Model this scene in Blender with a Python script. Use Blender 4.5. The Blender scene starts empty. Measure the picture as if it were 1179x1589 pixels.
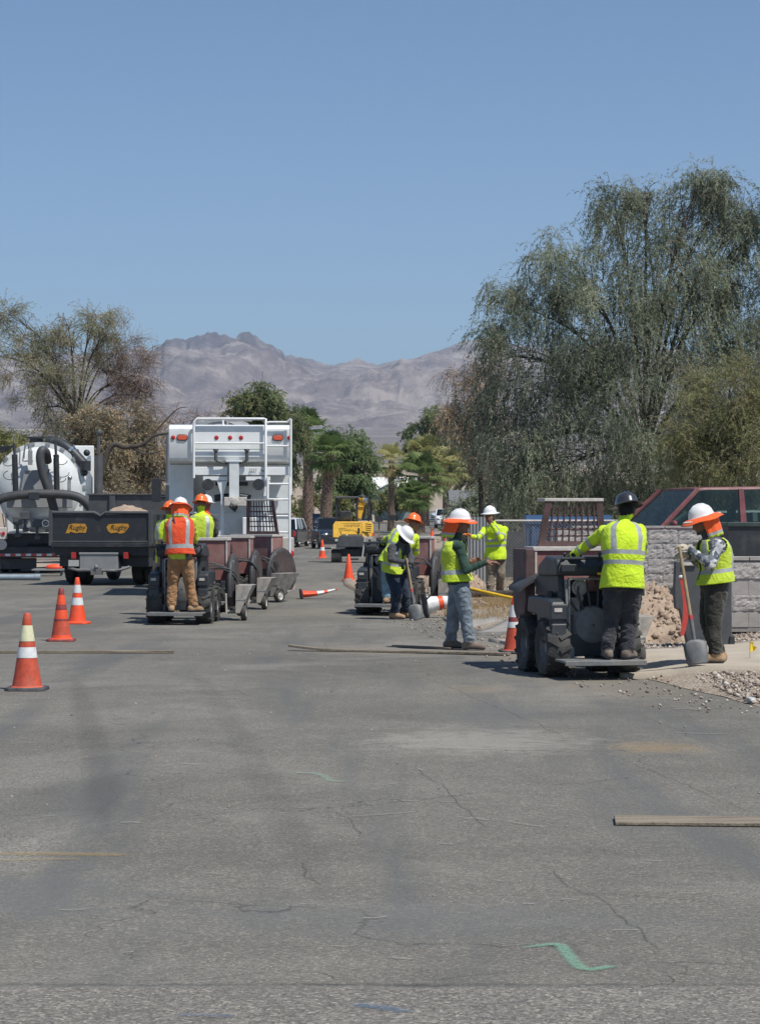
import bpy, bmesh, math, random
import numpy as np
from mathutils import Vector, Matrix, noise, Quaternion
random.seed(7); RNG = np.random.default_rng(11)
S = bpy.context.scene
COL = S.collection
R = math.radians
# ---------------------------------------------------------------- camera, sky, sun, exposure
F, YH, XC, HC = 3500.0, 805.0, 589.5, 1.6          # focal length in photo pixels, horizon row, centre column, eye height
cam = bpy.data.cameras.new('camera'); cam_o = bpy.data.objects.new('camera', cam); COL.objects.link(cam_o)
cam.sensor_fit = 'HORIZONTAL'; cam.sensor_width = 36.0; cam.lens = 36.0 * F / 1179.0
cam.clip_start = 0.1; cam.clip_end = 40000
cam_o.location = (0, 0, HC); cam_o.rotation_euler = (R(90) + math.atan((YH - 794.5) / F), 0, 0)
S.camera = cam_o
SUN_DIR = Vector((0.38, -0.35, 0.87)).normalized()   # towards the sun
SUN_EL = math.asin(SUN_DIR.z); SUN_AZ = math.atan2(SUN_DIR.x, SUN_DIR.y)
W = bpy.data.worlds.new('World'); S.world = W; W.use_nodes = True
wn = W.node_tree.nodes; wl = W.node_tree.links
sky = wn.new('ShaderNodeTexSky'); sky.sky_type = 'NISHITA'; sky.sun_disc = False
sky.sun_elevation = SUN_EL; sky.sun_rotation = SUN_AZ
sky.altitude = 1500; sky.air_density = 1.0; sky.dust_density = 0.0; sky.ozone_density = 4.6
bg = wn['Background']; bg.inputs[1].default_value = 0.094
wl.new(sky.outputs[0], bg.inputs[0])
sun = bpy.data.lights.new('sun', 'SUN'); sun.energy = 4.5; sun.angle = R(0.53); sun.color = (1.0, 0.955, 0.885)
sun_o = bpy.data.objects.new('sun', sun); COL.objects.link(sun_o); sun_o.location = (20, -10, 60)
sun_o.rotation_euler = SUN_DIR.to_track_quat('Z', 'Y').to_euler()
S.view_settings.view_transform = 'Standard'; S.view_settings.look = 'None'
S.view_settings.exposure = 0.2; S.view_settings.gamma = 1.0; S.view_settings.use_curve_mapping = False
S.render.engine = 'CYCLES'
S.cycles.max_bounces = 6; S.cycles.diffuse_bounces = 3; S.cycles.glossy_bounces = 3
S.cycles.transmission_bounces = 4; S.cycles.transparent_max_bounces = 12; S.cycles.volume_bounces = 0
S.cycles.use_denoising = True

# ---------------------------------------------------------------- helpers
def P(px, py, d):                      # a photo pixel at a distance, as a place in metres
    return Vector(((px - XC) * d / F, d, HC + (YH - py) * d / F))
def PX(px, d): return (px - XC) * d / F
def gz(x, y):                          # the lie of the land
    z = 0.0
    if y > 125: z += (min(y, 400) - 125) * 0.0135
    if y > 400: z += (y - 400) * 0.028
    return z
class MB:
    def __init__(s): s.v = []; s.f = []; s.m = []
    def add(s, vs, fs, mi=0):
        o = len(s.v); s.v += [tuple(v) for v in vs]
        s.f += [tuple(o + i for i in f) for f in fs]; s.m += [mi] * len(fs); return s
    def box(s, c, size, rot=None, mi=0, taper=(1, 1), shear=(0, 0)):
        hx, hy, hz = size[0] / 2, size[1] / 2, size[2] / 2
        vs = []
        for z in (-1, 1):
            tx, ty = (taper if z > 0 else (1, 1))
            for x, y in ((-1, -1), (1, -1), (1, 1), (-1, 1)):
                vs.append(Vector((x * hx * tx + (shear[0] if z > 0 else 0), y * hy * ty + (shear[1] if z > 0 else 0), z * hz)))
        if rot is not None:
            Mx = rot if isinstance(rot, Matrix) else Matrix.Rotation(rot, 3, 'Z')
            vs = [Mx @ v for v in vs]
        c = Vector(c)
        return s.add([v + c for v in vs], [(3, 2, 1, 0), (4, 5, 6, 7), (0, 1, 5, 4), (1, 2, 6, 5), (2, 3, 7, 6), (3, 0, 4, 7)], mi)
    def b2(s, lo, hi, mi=0, **k):
        lo, hi = Vector(lo), Vector(hi)
        return s.box((lo + hi) / 2, hi - lo, mi=mi, **k)
    def tube(s, pts, r, n=8, cap=True, mi=0, squash=None):
        pts = [Vector(p) for p in pts]; k = len(pts)
        rs = r if hasattr(r, '__len__') else [r] * k
        rings = []; up = None
        for i, p in enumerate(pts):
            t = (pts[min(i + 1, k - 1)] - pts[max(i - 1, 0)])
            if t.length < 1e-9: t = Vector((0, 0, 1))
            t.normalize()
            if up is None:
                a = Vector((0, 0, 1)) if abs(t.z) < 0.9 else Vector((1, 0, 0))
                up = (a - t * a.dot(t)).normalized()
            else:
                u2 = up - t * up.dot(t)
                up = u2.normalized() if u2.length > 1e-6 else up
            sd = t.cross(up)
            rings.append([p + (up * math.cos(2 * math.pi * j / n) + sd * math.sin(2 * math.pi * j / n)) * rs[i] for j in range(n)])
        return s.loft(rings, cap, mi)
    def loft(s, rings, cap=True, mi=0):
        n = len(rings[0]); vs = [v for r_ in rings for v in r_]; fs = []
        for i in range(len(rings) - 1):
            for j in range(n):
                a = i * n + j; b = i * n + (j + 1) % n
                fs.append((a, b, b + n, a + n))
        if cap:
            fs.append(tuple(range(n - 1, -1, -1))); fs.append(tuple((len(rings) - 1) * n + j for j in range(n)))
        return s.add(vs, fs, mi)
    def cyl(s, p0, p1, r0, r1=None, n=16, mi=0, cap=True):
        return s.tube([p0, p1], [r0, r0 if r1 is None else r1], n, cap, mi)
    def lathe(s, prof, c=(0, 0, 0), axis='z', n=24, mi=0, cap=False):   # prof: (radius, height)
        c = Vector(c); rings = []
        for r_, h in prof:
            ring = []
            for j in range(n):
                a = 2 * math.pi * j / n; x, y = r_ * math.cos(a), r_ * math.sin(a)
                ring.append(c + (Vector((x, y, h)) if axis == 'z' else Vector((h, x, y)) if axis == 'x' else Vector((y, h, x))))
            rings.append(ring)
        return s.loft(rings, cap, mi)
    def prism(s, poly, fn0, fn1, mi=0):     # polygon, two maps to the two end faces
        n = len(poly); vs = [fn0(p) for p in poly] + [fn1(p) for p in poly]
        fs = [tuple(range(n - 1, -1, -1)), tuple(range(n, 2 * n))] + [(i, (i + 1) % n, n + (i + 1) % n, n + i) for i in range(n)]
        return s.add(vs, fs, mi)
    def ball(s, c, r, n=12, m=8, mi=0, Mx=None):
        rx, ry, rz = r if hasattr(r, '__len__') else (r, r, r); c = Vector(c); rings = []
        for i in range(m + 1):
            t = math.pi * (i + 0.02) / (m + 0.04)
            ring = []
            for j in range(n):
                a = 2 * math.pi * j / n
                v = Vector((rx * math.sin(t) * math.cos(a), ry * math.sin(t) * math.sin(a), -rz * math.cos(t)))
                ring.append(c + (Mx @ v if Mx else v))
            rings.append(ring)
        return s.loft(rings, True, mi)
    def mesh(s, name='mesh'):
        me = bpy.data.meshes.new(name); me.from_pydata(s.v, [], s.f)
        me.polygons.foreach_set('material_index', s.m); me.update(); return me
    def build(s, name, mats, parent=None, smooth=None, bevel=0.0, seg=2, fixn=True):
        me = s.mesh(name)
        if fixn:
            bm = bmesh.new(); bm.from_mesh(me); bmesh.ops.recalc_face_normals(bm, faces=bm.faces); bm.to_mesh(me); bm.free()
        o = bpy.data.objects.new(name, me)
        for m in (mats if isinstance(mats, (list, tuple)) else [mats]): me.materials.append(m)
        if smooth is not None:
            me.polygons.foreach_set('use_smooth', [True] * len(me.polygons)); me.set_sharp_from_angle(angle=R(smooth))
        if bevel:
            b = o.modifiers.new('bevel', 'BEVEL'); b.width = bevel; b.segments = seg; b.limit_method = 'ANGLE'; b.angle_limit = R(40)
            if smooth is None:
                me.polygons.foreach_set('use_smooth', [True] * len(me.polygons)); b.harden_normals = True
        COL.objects.link(o)
        if parent: o.parent = parent
        return o
def fast_mesh(name, V, Fq, mats, parent=None, tint=None, smooth=False, matidx=None):
    me = bpy.data.meshes.new(name); V = np.asarray(V, np.float32); Fq = np.asarray(Fq, np.int32)
    k = Fq.shape[1]
    me.vertices.add(len(V)); me.vertices.foreach_set('co', V.ravel())
    me.loops.add(Fq.size); me.loops.foreach_set('vertex_index', Fq.ravel())
    me.polygons.add(len(Fq)); me.polygons.foreach_set('loop_start', np.arange(0, Fq.size, k, dtype=np.int32))
    me.polygons.foreach_set('loop_total', np.full(len(Fq), k, np.int32))
    if smooth: me.polygons.foreach_set('use_smooth', np.ones(len(Fq), bool))
    if matidx is not None: me.polygons.foreach_set('material_index', np.asarray(matidx, np.int32))
    me.update(calc_edges=True)
    if tint is not None:
        a = me.attributes.new('tint', 'FLOAT', 'POINT'); a.data.foreach_set('value', np.asarray(tint, np.float32))
    for m in (mats if isinstance(mats, (list, tuple)) else [mats]): me.materials.append(m)
    o = bpy.data.objects.new(name, me); COL.objects.link(o)
    if parent: o.parent = parent
    return o
def tag(o, label=None, cat=None, group=None, kind=None):
    if label: o['label'] = label
    if cat: o['category'] = cat
    if group: o['group'] = group
    if kind: o['kind'] = kind
    return o
def thing(name, label, cat, loc=(0, 0, 0), rz=0, group=None):
    o = bpy.data.objects.new(name, None); COL.objects.link(o); o.empty_display_size = 0.2
    o.location = loc; o.rotation_euler = (0, 0, rz); return tag(o, label, cat, group)
def copy_tree(o, parent=None):
    c = o.copy(); COL.objects.link(c)
    if parent: c.parent = parent; c.matrix_parent_inverse = o.matrix_parent_inverse
    for ch in list(o.children): copy_tree(ch, c)
    return c
def bez(p0, p1, p2, n=8):
    p0, p1, p2 = Vector(p0), Vector(p1), Vector(p2)
    return [p0 * (1 - t) ** 2 + p1 * 2 * t * (1 - t) + p2 * t * t for t in [i / n for i in range(n + 1)]]
def spline(pts, n=6):
    pts = [Vector(p) for p in pts]; out = []
    for i in range(len(pts) - 1):
        a, b, c, d = pts[max(i - 1, 0)], pts[i], pts[i + 1], pts[min(i + 2, len(pts) - 1)]
        for k in range(n):
            t = k / n
            out.append(0.5 * ((2 * b) + (c - a) * t + (2 * a - 5 * b + 4 * c - d) * t * t + (3 * b - a - 3 * c + d) * t ** 3))
    out.append(pts[-1]); return out

# ---------------------------------------------------------------- materials
def newmat(name):
    m = bpy.data.materials.new(name); m.use_nodes = True
    return m, m.node_tree.nodes, m.node_tree.links, m.node_tree.nodes['Principled BSDF']
def nz(N, L, coord, scale, detail=4, rough=0.55, dist=0.0, vec=None):
    n = N.new('ShaderNodeTexNoise'); n.inputs['Scale'].default_value = scale; n.inputs['Detail'].default_value = detail
    n.inputs['Roughness'].default_value = rough; n.inputs['Distortion'].default_value = dist
    if vec:
        mp = N.new('ShaderNodeMapping'); mp.inputs['Scale'].default_value = vec; L.new(coord, mp.inputs[0]); coord = mp.outputs[0]
    L.new(coord, n.inputs['Vector']); return n.outputs['Fac']
def ramp(N, L, fac, stops):
    r = N.new('ShaderNodeValToRGB'); e = r.color_ramp.elements
    while len(e) < len(stops): e.new(0.5)
    for el, (p, c) in zip(e, stops):
        el.position = p; el.color = (c, c, c, 1) if not hasattr(c, '__len__') else (*c, 1)
    L.new(fac, r.inputs[0]); return r.outputs[0]
def mix(N, L, fac, a, b, mode='MIX'):
    m = N.new('ShaderNodeMix'); m.data_type = 'RGBA'; m.blend_type = mode
    for k, v in ((0, fac), (6, a), (7, b)):
        sock = m.inputs[k]
        if isinstance(v, (int, float)): sock.default_value = v if k == 0 else (v, v, v, 1)
        elif isinstance(v, (tuple, list)): sock.default_value = (*v, 1) if len(v) == 3 else v
        else: L.new(v, sock)
    return m.outputs[2]
def mth(N, L, op, a, b=None, clamp=False):
    m = N.new('ShaderNodeMath'); m.operation = op; m.use_clamp = clamp
    for i, v in enumerate((a, b)):
        if v is None: continue
        if isinstance(v, (int, float)): m.inputs[i].default_value = v
        else: L.new(v, m.inputs[i])
    return m.outputs[0]
def bump(N, L, bsdf, h, strength=0.3, dist=0.01):
    b = N.new('ShaderNodeBump'); b.inputs['Strength'].default_value = strength; b.inputs['Distance'].default_value = dist
    L.new(h, b.inputs['Height']); L.new(b.outputs[0], bsdf.inputs['Normal'])
def mat(name, col, rough=0.55, metal=0.0, var=0.18, scale=6.0, bmp=0.0, bscale=60.0, dust=0.0, dustcol=(0.32, 0.27, 0.21), spec=0.5, coat=0.0, vec=None):
    m, N, L, b = newmat(name)
    tc = N.new('ShaderNodeTexCoord').outputs['Object']
    f = nz(N, L, tc, scale, 6, 0.6, vec=vec)
    lo = tuple(c * (1 - var) for c in col); hi = tuple(min(1, c * (1 + var)) for c in col)
    c = ramp(N, L, f, [(0.3, lo), (0.7, hi)])
    if dust:
        d1 = nz(N, L, tc, 2.6, 8, 0.68)
        dm = ramp(N, L, d1, [(0.62 - 0.32 * dust, 0.0), (0.80, min(1.0, dust * 1.1))])
        c = mix(N, L, dm, c, dustcol)
        rr = N.new('ShaderNodeMapRange'); rr.inputs[3].default_value = rough; rr.inputs[4].default_value = 0.9
        L.new(dm, rr.inputs[0]); L.new(rr.outputs[0], b.inputs['Roughness'])
    else: b.inputs['Roughness'].default_value = rough
    L.new(c, b.inputs['Base Color']); b.inputs['Metallic'].default_value = metal
    b.inputs['Specular IOR Level'].default_value = spec; b.inputs['Coat Weight'].default_value = coat
    if bmp: bump(N, L, b, nz(N, L, tc, bscale, 5), bmp, 0.02)
    return m
def cloth(name, col, var=0.2, bmp=0.5, rough=0.9, dust=0.0, bscale=16, dcol=(0.30, 0.26, 0.2), fl=0.0):
    m, N, L, b = newmat(name); tc = N.new('ShaderNodeTexCoord').outputs['Object']
    c = ramp(N, L, nz(N, L, tc, 7, 5), [(0.3, tuple(x * (1 - var) for x in col)), (0.72, tuple(min(1, x * (1 + var)) for x in col))])
    if dust: c = mix(N, L, ramp(N, L, nz(N, L, tc, 3.3, 7, 0.65), [(0.45, 0), (0.8, dust)]), c, dcol)
    L.new(c, b.inputs['Base Color']); b.inputs['Roughness'].default_value = rough; b.inputs['Specular IOR Level'].default_value = 0.15
    b.inputs['Sheen Weight'].default_value = 0.15
    h = mth(N, L, 'ADD', nz(N, L, tc, bscale, 3, 0.5, 1.2), mth(N, L, 'MULTIPLY', nz(N, L, tc, bscale * 14, 2), 0.08))
    bump(N, L, b, h, bmp, 0.03); return m
def leafmat(name, c0, c1, dead=None, trans=0.45):
    m, N, L, b = newmat(name)
    at = N.new('ShaderNodeAttribute'); at.attribute_name = 'tint'
    st = [(0.0, c0), (0.8, c1)] + ([(0.86, dead), (1.0, tuple(x * 1.5 for x in dead))] if dead else [])
    c = ramp(N, L, at.outputs['Fac'], st)
    L.new(c, b.inputs['Base Color']); b.inputs['Roughness'].default_value = 0.6; b.inputs['Specular IOR Level'].default_value = 0.25
    t = N.new('ShaderNodeBsdfTranslucent'); L.new(c, t.inputs[0])
    mx = N.new('ShaderNodeMixShader'); mx.inputs[0].default_value = trans
    L.new(b.outputs[0], mx.inputs[1]); L.new(t.outputs[0], mx.inputs[2]); L.new(mx.outputs[0], N['Material Output'].inputs[0])
    return m
def glassmat(name, tintc=(0.02, 0.03, 0.035), clear=0.25):
    m, N, L, b = newmat(name)
    b.inputs['Base Color'].default_value = (*tintc, 1); b.inputs['Roughness'].default_value = 0.05; b.inputs['Specular IOR Level'].default_value = 0.6
    t = N.new('ShaderNodeBsdfTransparent'); t.inputs[0].default_value = (0.75, 0.85, 0.85, 1)
    mx = N.new('ShaderNodeMixShader'); mx.inputs[0].default_value = clear
    L.new(b.outputs[0], mx.inputs[1]); L.new(t.outputs[0], mx.inputs[2]); L.new(mx.outputs[0], N['Material Output'].inputs[0])
    return m

K = {}
K['black'] = mat('black_metal', (0.026, 0.030, 0.035), 0.5, dust=0.25)
K['blackp'] = mat('black_plastic', (0.032, 0.037, 0.043), 0.45, dust=0.35, dustcol=(0.12, 0.115, 0.105))
K['rubber'] = mat('tyre_rubber', (0.022, 0.023, 0.024), 0.85, var=0.3, dust=0.75, dustcol=(0.13, 0.12, 0.105), bmp=0.3)
K['hose'] = mat('hose_rubber', (0.045, 0.047, 0.05), 0.6, dust=0.4, dustcol=(0.12, 0.11, 0.10))
K['steel'] = mat('worn_steel', (0.30, 0.30, 0.29), 0.45, 0.7, var=0.35, scale=14, dust=0.5)
K['greysteel'] = mat('grey_steel', (0.17, 0.175, 0.175), 0.6, 0.2, var=0.3, scale=9, dust=0.45)
K['redpaint'] = mat('faded_red_paint', (0.25, 0.075, 0.068), 0.75, var=0.4, scale=5, dust=0.85, dustcol=(0.30, 0.215, 0.19), vec=(5, 5, 0.8), bmp=0.2)
K['darkred'] = mat('dark_red_paint', (0.10, 0.058, 0.055), 0.7, var=0.35, scale=7, dust=0.45, dustcol=(0.17, 0.13, 0.115))
K['dustywhite'] = mat('dusty_pale_edge', (0.5, 0.47, 0.43), 0.8, var=0.2, scale=18)
K['white'] = mat('white_paint', (0.74, 0.76, 0.75), 0.35, var=0.06, dust=0.26, dustcol=(0.50, 0.46, 0.40), coat=0.2)
K['whitegrey'] = mat('white_tank_paint', (0.64, 0.67, 0.665), 0.38, var=0.08, dust=0.3, dustcol=(0.42, 0.40, 0.37), coat=0.2)
K['grey'] = mat('grey_paint', (0.26, 0.27, 0.275), 0.55, var=0.12, dust=0.25)
K['darkgrey'] = mat('dark_grey_paint', (0.07, 0.075, 0.08), 0.6, var=0.2, dust=0.35, dustcol=(0.16, 0.15, 0.135))
K['chrome'] = mat('chrome', (0.6, 0.6, 0.6), 0.2, 1.0, var=0.1)
K['yellow'] = mat('yellow_paint', (0.78, 0.46, 0.05), 0.45, var=0.12, dust=0.35, dustcol=(0.42, 0.33, 0.2))
K['orange'] = mat('cone_orange', (0.80, 0.085, 0.025), 0.55, var=0.12, scale=12, dust=0.12, dustcol=(0.4, 0.13, 0.08))
K['orangeworn'] = mat('worn_cone_orange', (0.52, 0.075, 0.035), 0.65, var=0.25, scale=16, dust=0.5, dustcol=(0.42, 0.2, 0.14))
K['redworn'] = mat('scuffed_cone_band', (0.24, 0.045, 0.045), 0.65, var=0.35, scale=22, dust=0.3)
K['reflect'] = mat('cone_white_sleeve', (0.68, 0.69, 0.67), 0.4, var=0.16, scale=18, dust=0.22, dustcol=(0.5, 0.47, 0.4))
K['reflecty'] = mat('cone_yellowed_sleeve', (0.70, 0.68, 0.44), 0.4, var=0.16, scale=18, dust=0.2, dustcol=(0.5, 0.47, 0.4))
K['conebase'] = mat('cone_base_rubber', (0.04, 0.045, 0.055), 0.8, dust=0.6, dustcol=(0.2, 0.19, 0.18))
K['silver'] = mat('reflective_tape', (0.34, 0.36, 0.36), 0.45, 0.1, var=0.18, scale=20)
K['lime'] = cloth('hivis_lime_shirt', (0.56, 0.76, 0.035), 0.06, 0.6, dust=0.06, dcol=(0.4, 0.5, 0.1))
K['limev'] = cloth('hivis_lime_vest', (0.50, 0.64, 0.05), 0.10, 0.6, dust=0.3, dcol=(0.42, 0.48, 0.14))
K['orangev'] = cloth('hivis_orange_vest', (0.72, 0.085, 0.03), 0.12, 0.6, dust=0.12, dcol=(0.5, 0.2, 0.1))
K['flap'] = cloth('orange_neck_shade', (0.85, 0.13, 0.035), 0.12, 0.4)
K['greensh'] = cloth('dark_green_sweatshirt', (0.035, 0.07, 0.052), 0.2, 0.6)
K['greysh'] = cloth('grey_sweatshirt', (0.075, 0.078, 0.085), 0.2, 0.7)
K['darksh'] = cloth('black_hood', (0.016, 0.017, 0.02), 0.2, 0.4)
K['jeans'] = cloth('faded_jeans', (0.17, 0.21, 0.245), 0.35, 0.8, dust=0.4, dcol=(0.32, 0.34, 0.35))
K['djeans'] = cloth('dark_jeans', (0.022, 0.032, 0.055), 0.4, 0.8, dust=0.3, dcol=(0.07, 0.09, 0.12))
K['ljeans'] = cloth('light_blue_jeans', (0.19, 0.30, 0.36), 0.4, 0.8)
K['brown'] = cloth('tan_work_trousers', (0.31, 0.165, 0.078), 0.25, 0.9, dust=0.4, dcol=(0.47, 0.31, 0.18))
K['khaki'] = cloth('khaki_trousers', (0.20, 0.165, 0.125), 0.3, 0.8, dust=0.4, dcol=(0.35, 0.31, 0.24))
K['blackpants'] = cloth('charcoal_work_trousers', (0.040, 0.042, 0.048), 0.3, 0.9, dust=0.4, dcol=(0.10, 0.10, 0.10))
K['olive'] = cloth('dusty_dark_trousers', (0.045, 0.044, 0.038), 0.3, 0.9, dust=0.55, dcol=(0.13, 0.115, 0.09))
K['boot'] = cloth('tan_leather_boot', (0.33, 0.21, 0.115), 0.25, 0.3, 0.7, dust=0.5, dcol=(0.42, 0.33, 0.24))
K['bootd'] = cloth('dusty_brown_boot', (0.15, 0.12, 0.10), 0.25, 0.3, 0.7, dust=0.5, dcol=(0.3, 0.25, 0.2))
K['skin'] = mat('skin', (0.20, 0.095, 0.06), 0.55, var=0.15, scale=14)
K['glove'] = cloth('pale_work_glove', (0.50, 0.45, 0.36), 0.2, 0.5)
K['gloveo'] = cloth('orange_work_glove', (0.72, 0.25, 0.08), 0.15, 0.5)
K['gloveb'] = cloth('black_work_glove', (0.02, 0.022, 0.025), 0.2, 0.5)
K['hatw'] = mat('white_hard_hat', (0.74, 0.74, 0.73), 0.3, var=0.05, dust=0.12, coat=0.3)
K['hato'] = mat('orange_hard_hat', (0.85, 0.16, 0.025), 0.32, var=0.06, coat=0.3)
K['hatb'] = mat('black_hard_hat', (0.035, 0.037, 0.042), 0.28, var=0.2, coat=0.4, dust=0.2)
K['wood'] = mat('weathered_wood', (0.21, 0.175, 0.13), 0.85, var=0.4, scale=6, bmp=0.5, bscale=40, vec=(0.4, 6, 6))
K['handle'] = mat('ash_handle', (0.34, 0.25, 0.15), 0.7, var=0.25, scale=9)
K['yhandle'] = mat('yellow_fibreglass', (0.78, 0.47, 0.03), 0.5, var=0.1)
K['concrete'] = mat('concrete', (0.40, 0.35, 0.28), 0.9, var=0.14, scale=2.2, bmp=0.25, bscale=50, dust=0.35, dustcol=(0.30, 0.25, 0.19))
K['concreteg'] = mat('grey_concrete', (0.30, 0.285, 0.255), 0.9, var=0.2, scale=5, bmp=0.3, bscale=50, dust=0.4)
K['block'] = mat('block_smooth', (0.38, 0.35, 0.325), 0.92, var=0.16, scale=7, bmp=0.35, bscale=120, dust=0.3, dustcol=(0.3, 0.26, 0.22))
K['blocks'] = mat('block_split', (0.42, 0.39, 0.365), 0.97, var=0.16, scale=30, bmp=0.4, bscale=60, spec=0.1)
K['mortar'] = mat('mortar', (0.30, 0.28, 0.255), 0.95, var=0.2)
K['glass'] = glassmat('car_glass', (0.02, 0.035, 0.035), 0.5); K['glassd'] = glassmat('dark_glass', (0.008, 0.01, 0.012), 0.04)
K['bark'] = mat('bark', (0.07, 0.058, 0.048), 0.95, var=0.35, scale=5, bmp=0.8, bscale=25)
K['barkpale'] = mat('pale_bark', (0.27, 0.23, 0.19), 0.95, var=0.3, scale=9)
K['barkdead'] = mat('dead_twigs', (0.20, 0.155, 0.14), 0.95, var=0.3, scale=9)
K['palmbark'] = mat('palm_bark', (0.17, 0.115, 0.085), 0.95, var=0.5, scale=10, bmp=0.9, bscale=14)
K['bluebin'] = mat('blue_bin_plastic', (0.03, 0.075, 0.16), 0.5, var=0.12, dust=0.2)
K['maroon'] = mat('faded_maroon_paint', (0.15, 0.042, 0.047), 0.5, var=0.35, scale=6, dust=0.55, dustcol=(0.25, 0.14, 0.125), coat=0.15)
K['carwhite'] = mat('white_car_paint', (0.75, 0.77, 0.78), 0.25, var=0.04, coat=0.5)
K['carblack'] = mat('black_car_paint', (0.018, 0.024, 0.034), 0.25, var=0.1, coat=0.6)
K['cargreen'] = mat('pale_green_paint', (0.22, 0.30, 0.26), 0.35, var=0.08, coat=0.3)
K['redlens'] = mat('red_lens', (0.42, 0.03, 0.03), 0.2, var=0.1)
K['orlens'] = mat('orange_red_lens', (0.62, 0.10, 0.05), 0.25, var=0.1)
K['plate'] = mat('licence_plate', (0.45, 0.45, 0.43), 0.5, var=0.2, scale=40)
K['dirtload'] = mat('pale_dirt', (0.36, 0.27, 0.20), 0.95, var=0.25, scale=9, bmp=0.6, bscale=30)
K['stucco'] = mat('pale_stucco', (0.62, 0.60, 0.55), 0.9, var=0.08, scale=3)
K['teal'] = mat('grey_teal_siding', (0.20, 0.27, 0.27), 0.8, var=0.1, scale=3)
K['roofpale'] = mat('pale_roof', (0.66, 0.66, 0.63), 0.7, var=0.1, scale=3)
K['tealtrim'] = mat('teal_trim', (0.05, 0.17, 0.15), 0.6, var=0.1)
K['flagy'] = mat('yellow_flag', (0.85, 0.60, 0.02), 0.6, var=0.1)
K['redpost'] = mat('red_marker', (0.50, 0.06, 0.05), 0.55, var=0.2, scale=9, dust=0.15)
K['bluepipe'] = mat('blue_grey_pipe', (0.25, 0.31, 0.36), 0.5, var=0.15)
K['logoo'] = mat('orange_sticker', (0.55, 0.27, 0.03), 0.6, var=0.25, scale=30)
# ================================================================ the setting
def gz2(y):
    y = np.asarray(y, float)
    z = np.where(y > 125, (np.minimum(y, 400) - 125) * 0.0135, 0.0)
    return z + np.where(y > 400, (y - 400) * 0.02 + (y - 400) ** 2 * 4e-6, 0.0)
def lerp_line(pts, y):
    ys = [p[1] for p in pts]; xs = [p[0] for p in pts]
    return np.interp(y, ys, xs)
KERB = [(5.2, -20), (4.7, 8), (3.25, 19), (2.62, 22.5), (1.55, 30.5), (0.95, 37), (-0.15, 46), (-0.75, 54), (-0.9, 60), (-0.4, 70), (0.6, 95), (1.8, 130), (4.6, 180), (9, 250), (14, 330)]
LEFT = [(-16, -20), (-16, 62), (-10, 78), (-6.6, 95), (-5.6, 130), (-1.5, 180), (2.5, 250), (7, 330)]
def sstep(a, b, x):
    t = np.clip((np.asarray(x, float) - a) / (b - a), 0, 1); return t * t * (3 - 2 * t)
def yard_z(x, y):
    x = np.asarray(x, float); y = np.asarray(y, float)
    u = x - lerp_line(KERB, y)
    far = 1 - sstep(55, 80, y)
    return gz2(y) + 0.004 + 0.10 * sstep(0.0, 0.7, u) + far * 0.17 * sstep(1.0, 4.5, u) * (1 - sstep(20, 22.5, y) * (1 - sstep(25, 29, y)) * 0.6)
def vnoise(P3, scale=1.0, octv=4):
    return np.array([noise.fractal(Vector(p) * scale, 1.0, 2.0, octv) for p in P3])

# --- desert ground sheet
m, N, L, b = newmat('desert_ground'); tc = N.new('ShaderNodeTexCoord').outputs['Object']
c = ramp(N, L, nz(N, L, tc, 0.35, 8, 0.65), [(0.3, (0.27, 0.21, 0.155)), (0.7, (0.42, 0.345, 0.265))])
c = mix(N, L, ramp(N, L, nz(N, L, tc, 9, 4, 0.7), [(0.45, 0), (0.75, 0.55)]), c, (0.22, 0.175, 0.14))
L.new(c, b.inputs['Base Color']); b.inputs['Roughness'].default_value = 0.95
bump(N, L, b, nz(N, L, tc, 14, 6, 0.7), 0.6, 0.04); K['ground'] = m
xs = [-6500, -2000, -500, -120, -60, -30, 0, 30, 60, 120, 500, 2000, 6500]
ys = [-1000, -200, -40, 0, 40, 80, 125, 160, 200, 260, 330, 400, 600, 900, 1300, 1800, 2300, 2800, 3600, 5000, 8000, 12000]
V = [(x, y, float(gz2(y)) - 0.06 - (6 if y > 2500 else 0)) for y in ys for x in xs]
nx = len(xs); Fq = [(j * nx + i, j * nx + i + 1, (j + 1) * nx + i + 1, (j + 1) * nx + i) for j in range(len(ys) - 1) for i in range(nx - 1)]
tag(fast_mesh('ground', V, Fq, K['ground']), kind='structure')

# --- asphalt
m, N, L, b = newmat('asphalt'); tco = N.new('ShaderNodeTexCoord').outputs['Object']
sp = N.new('ShaderNodeSeparateXYZ'); L.new(tco, sp.inputs[0]); X, Y = sp.outputs[0], sp.outputs[1]
vor = N.new('ShaderNodeTexVoronoi'); vor.inputs['Scale'].default_value = 95; L.new(tco, vor.inputs['Vector'])
sv = N.new('ShaderNodeSeparateColor'); L.new(vor.outputs['Color'], sv.inputs[0])
stone = ramp(N, L, sv.outputs[0], [(0.0, (0.105, 0.103, 0.098)), (0.55, (0.165, 0.161, 0.152)), (0.85, (0.215, 0.206, 0.190)), (1.0, (0.33, 0.31, 0.275))])
base = mix(N, L, 1.0, mix(N, L, 0.75, (0.168, 0.165, 0.157), stone), (0.92, 0.90, 0.83), 'MULTIPLY')
big = nz(N, L, tco, 0.22, 6, 0.6, 0.6)
base = mix(N, L, 1.0, base, ramp(N, L, big, [(0.3, 0.78), (0.7, 1.18)]), 'MULTIPLY')
mid = nz(N, L, tco, 1.5, 7, 0.7, 0.4)
base = mix(N, L, 1.0, base, ramp(N, L, mid, [(0.25, 0.84), (0.72, 1.13)]), 'MULTIPLY')
swath = nz(N, L, tco, 0.9, 4, 0.6, 0.3, vec=(1.6, 0.14, 1))                   # wheel tracks along the street
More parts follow.
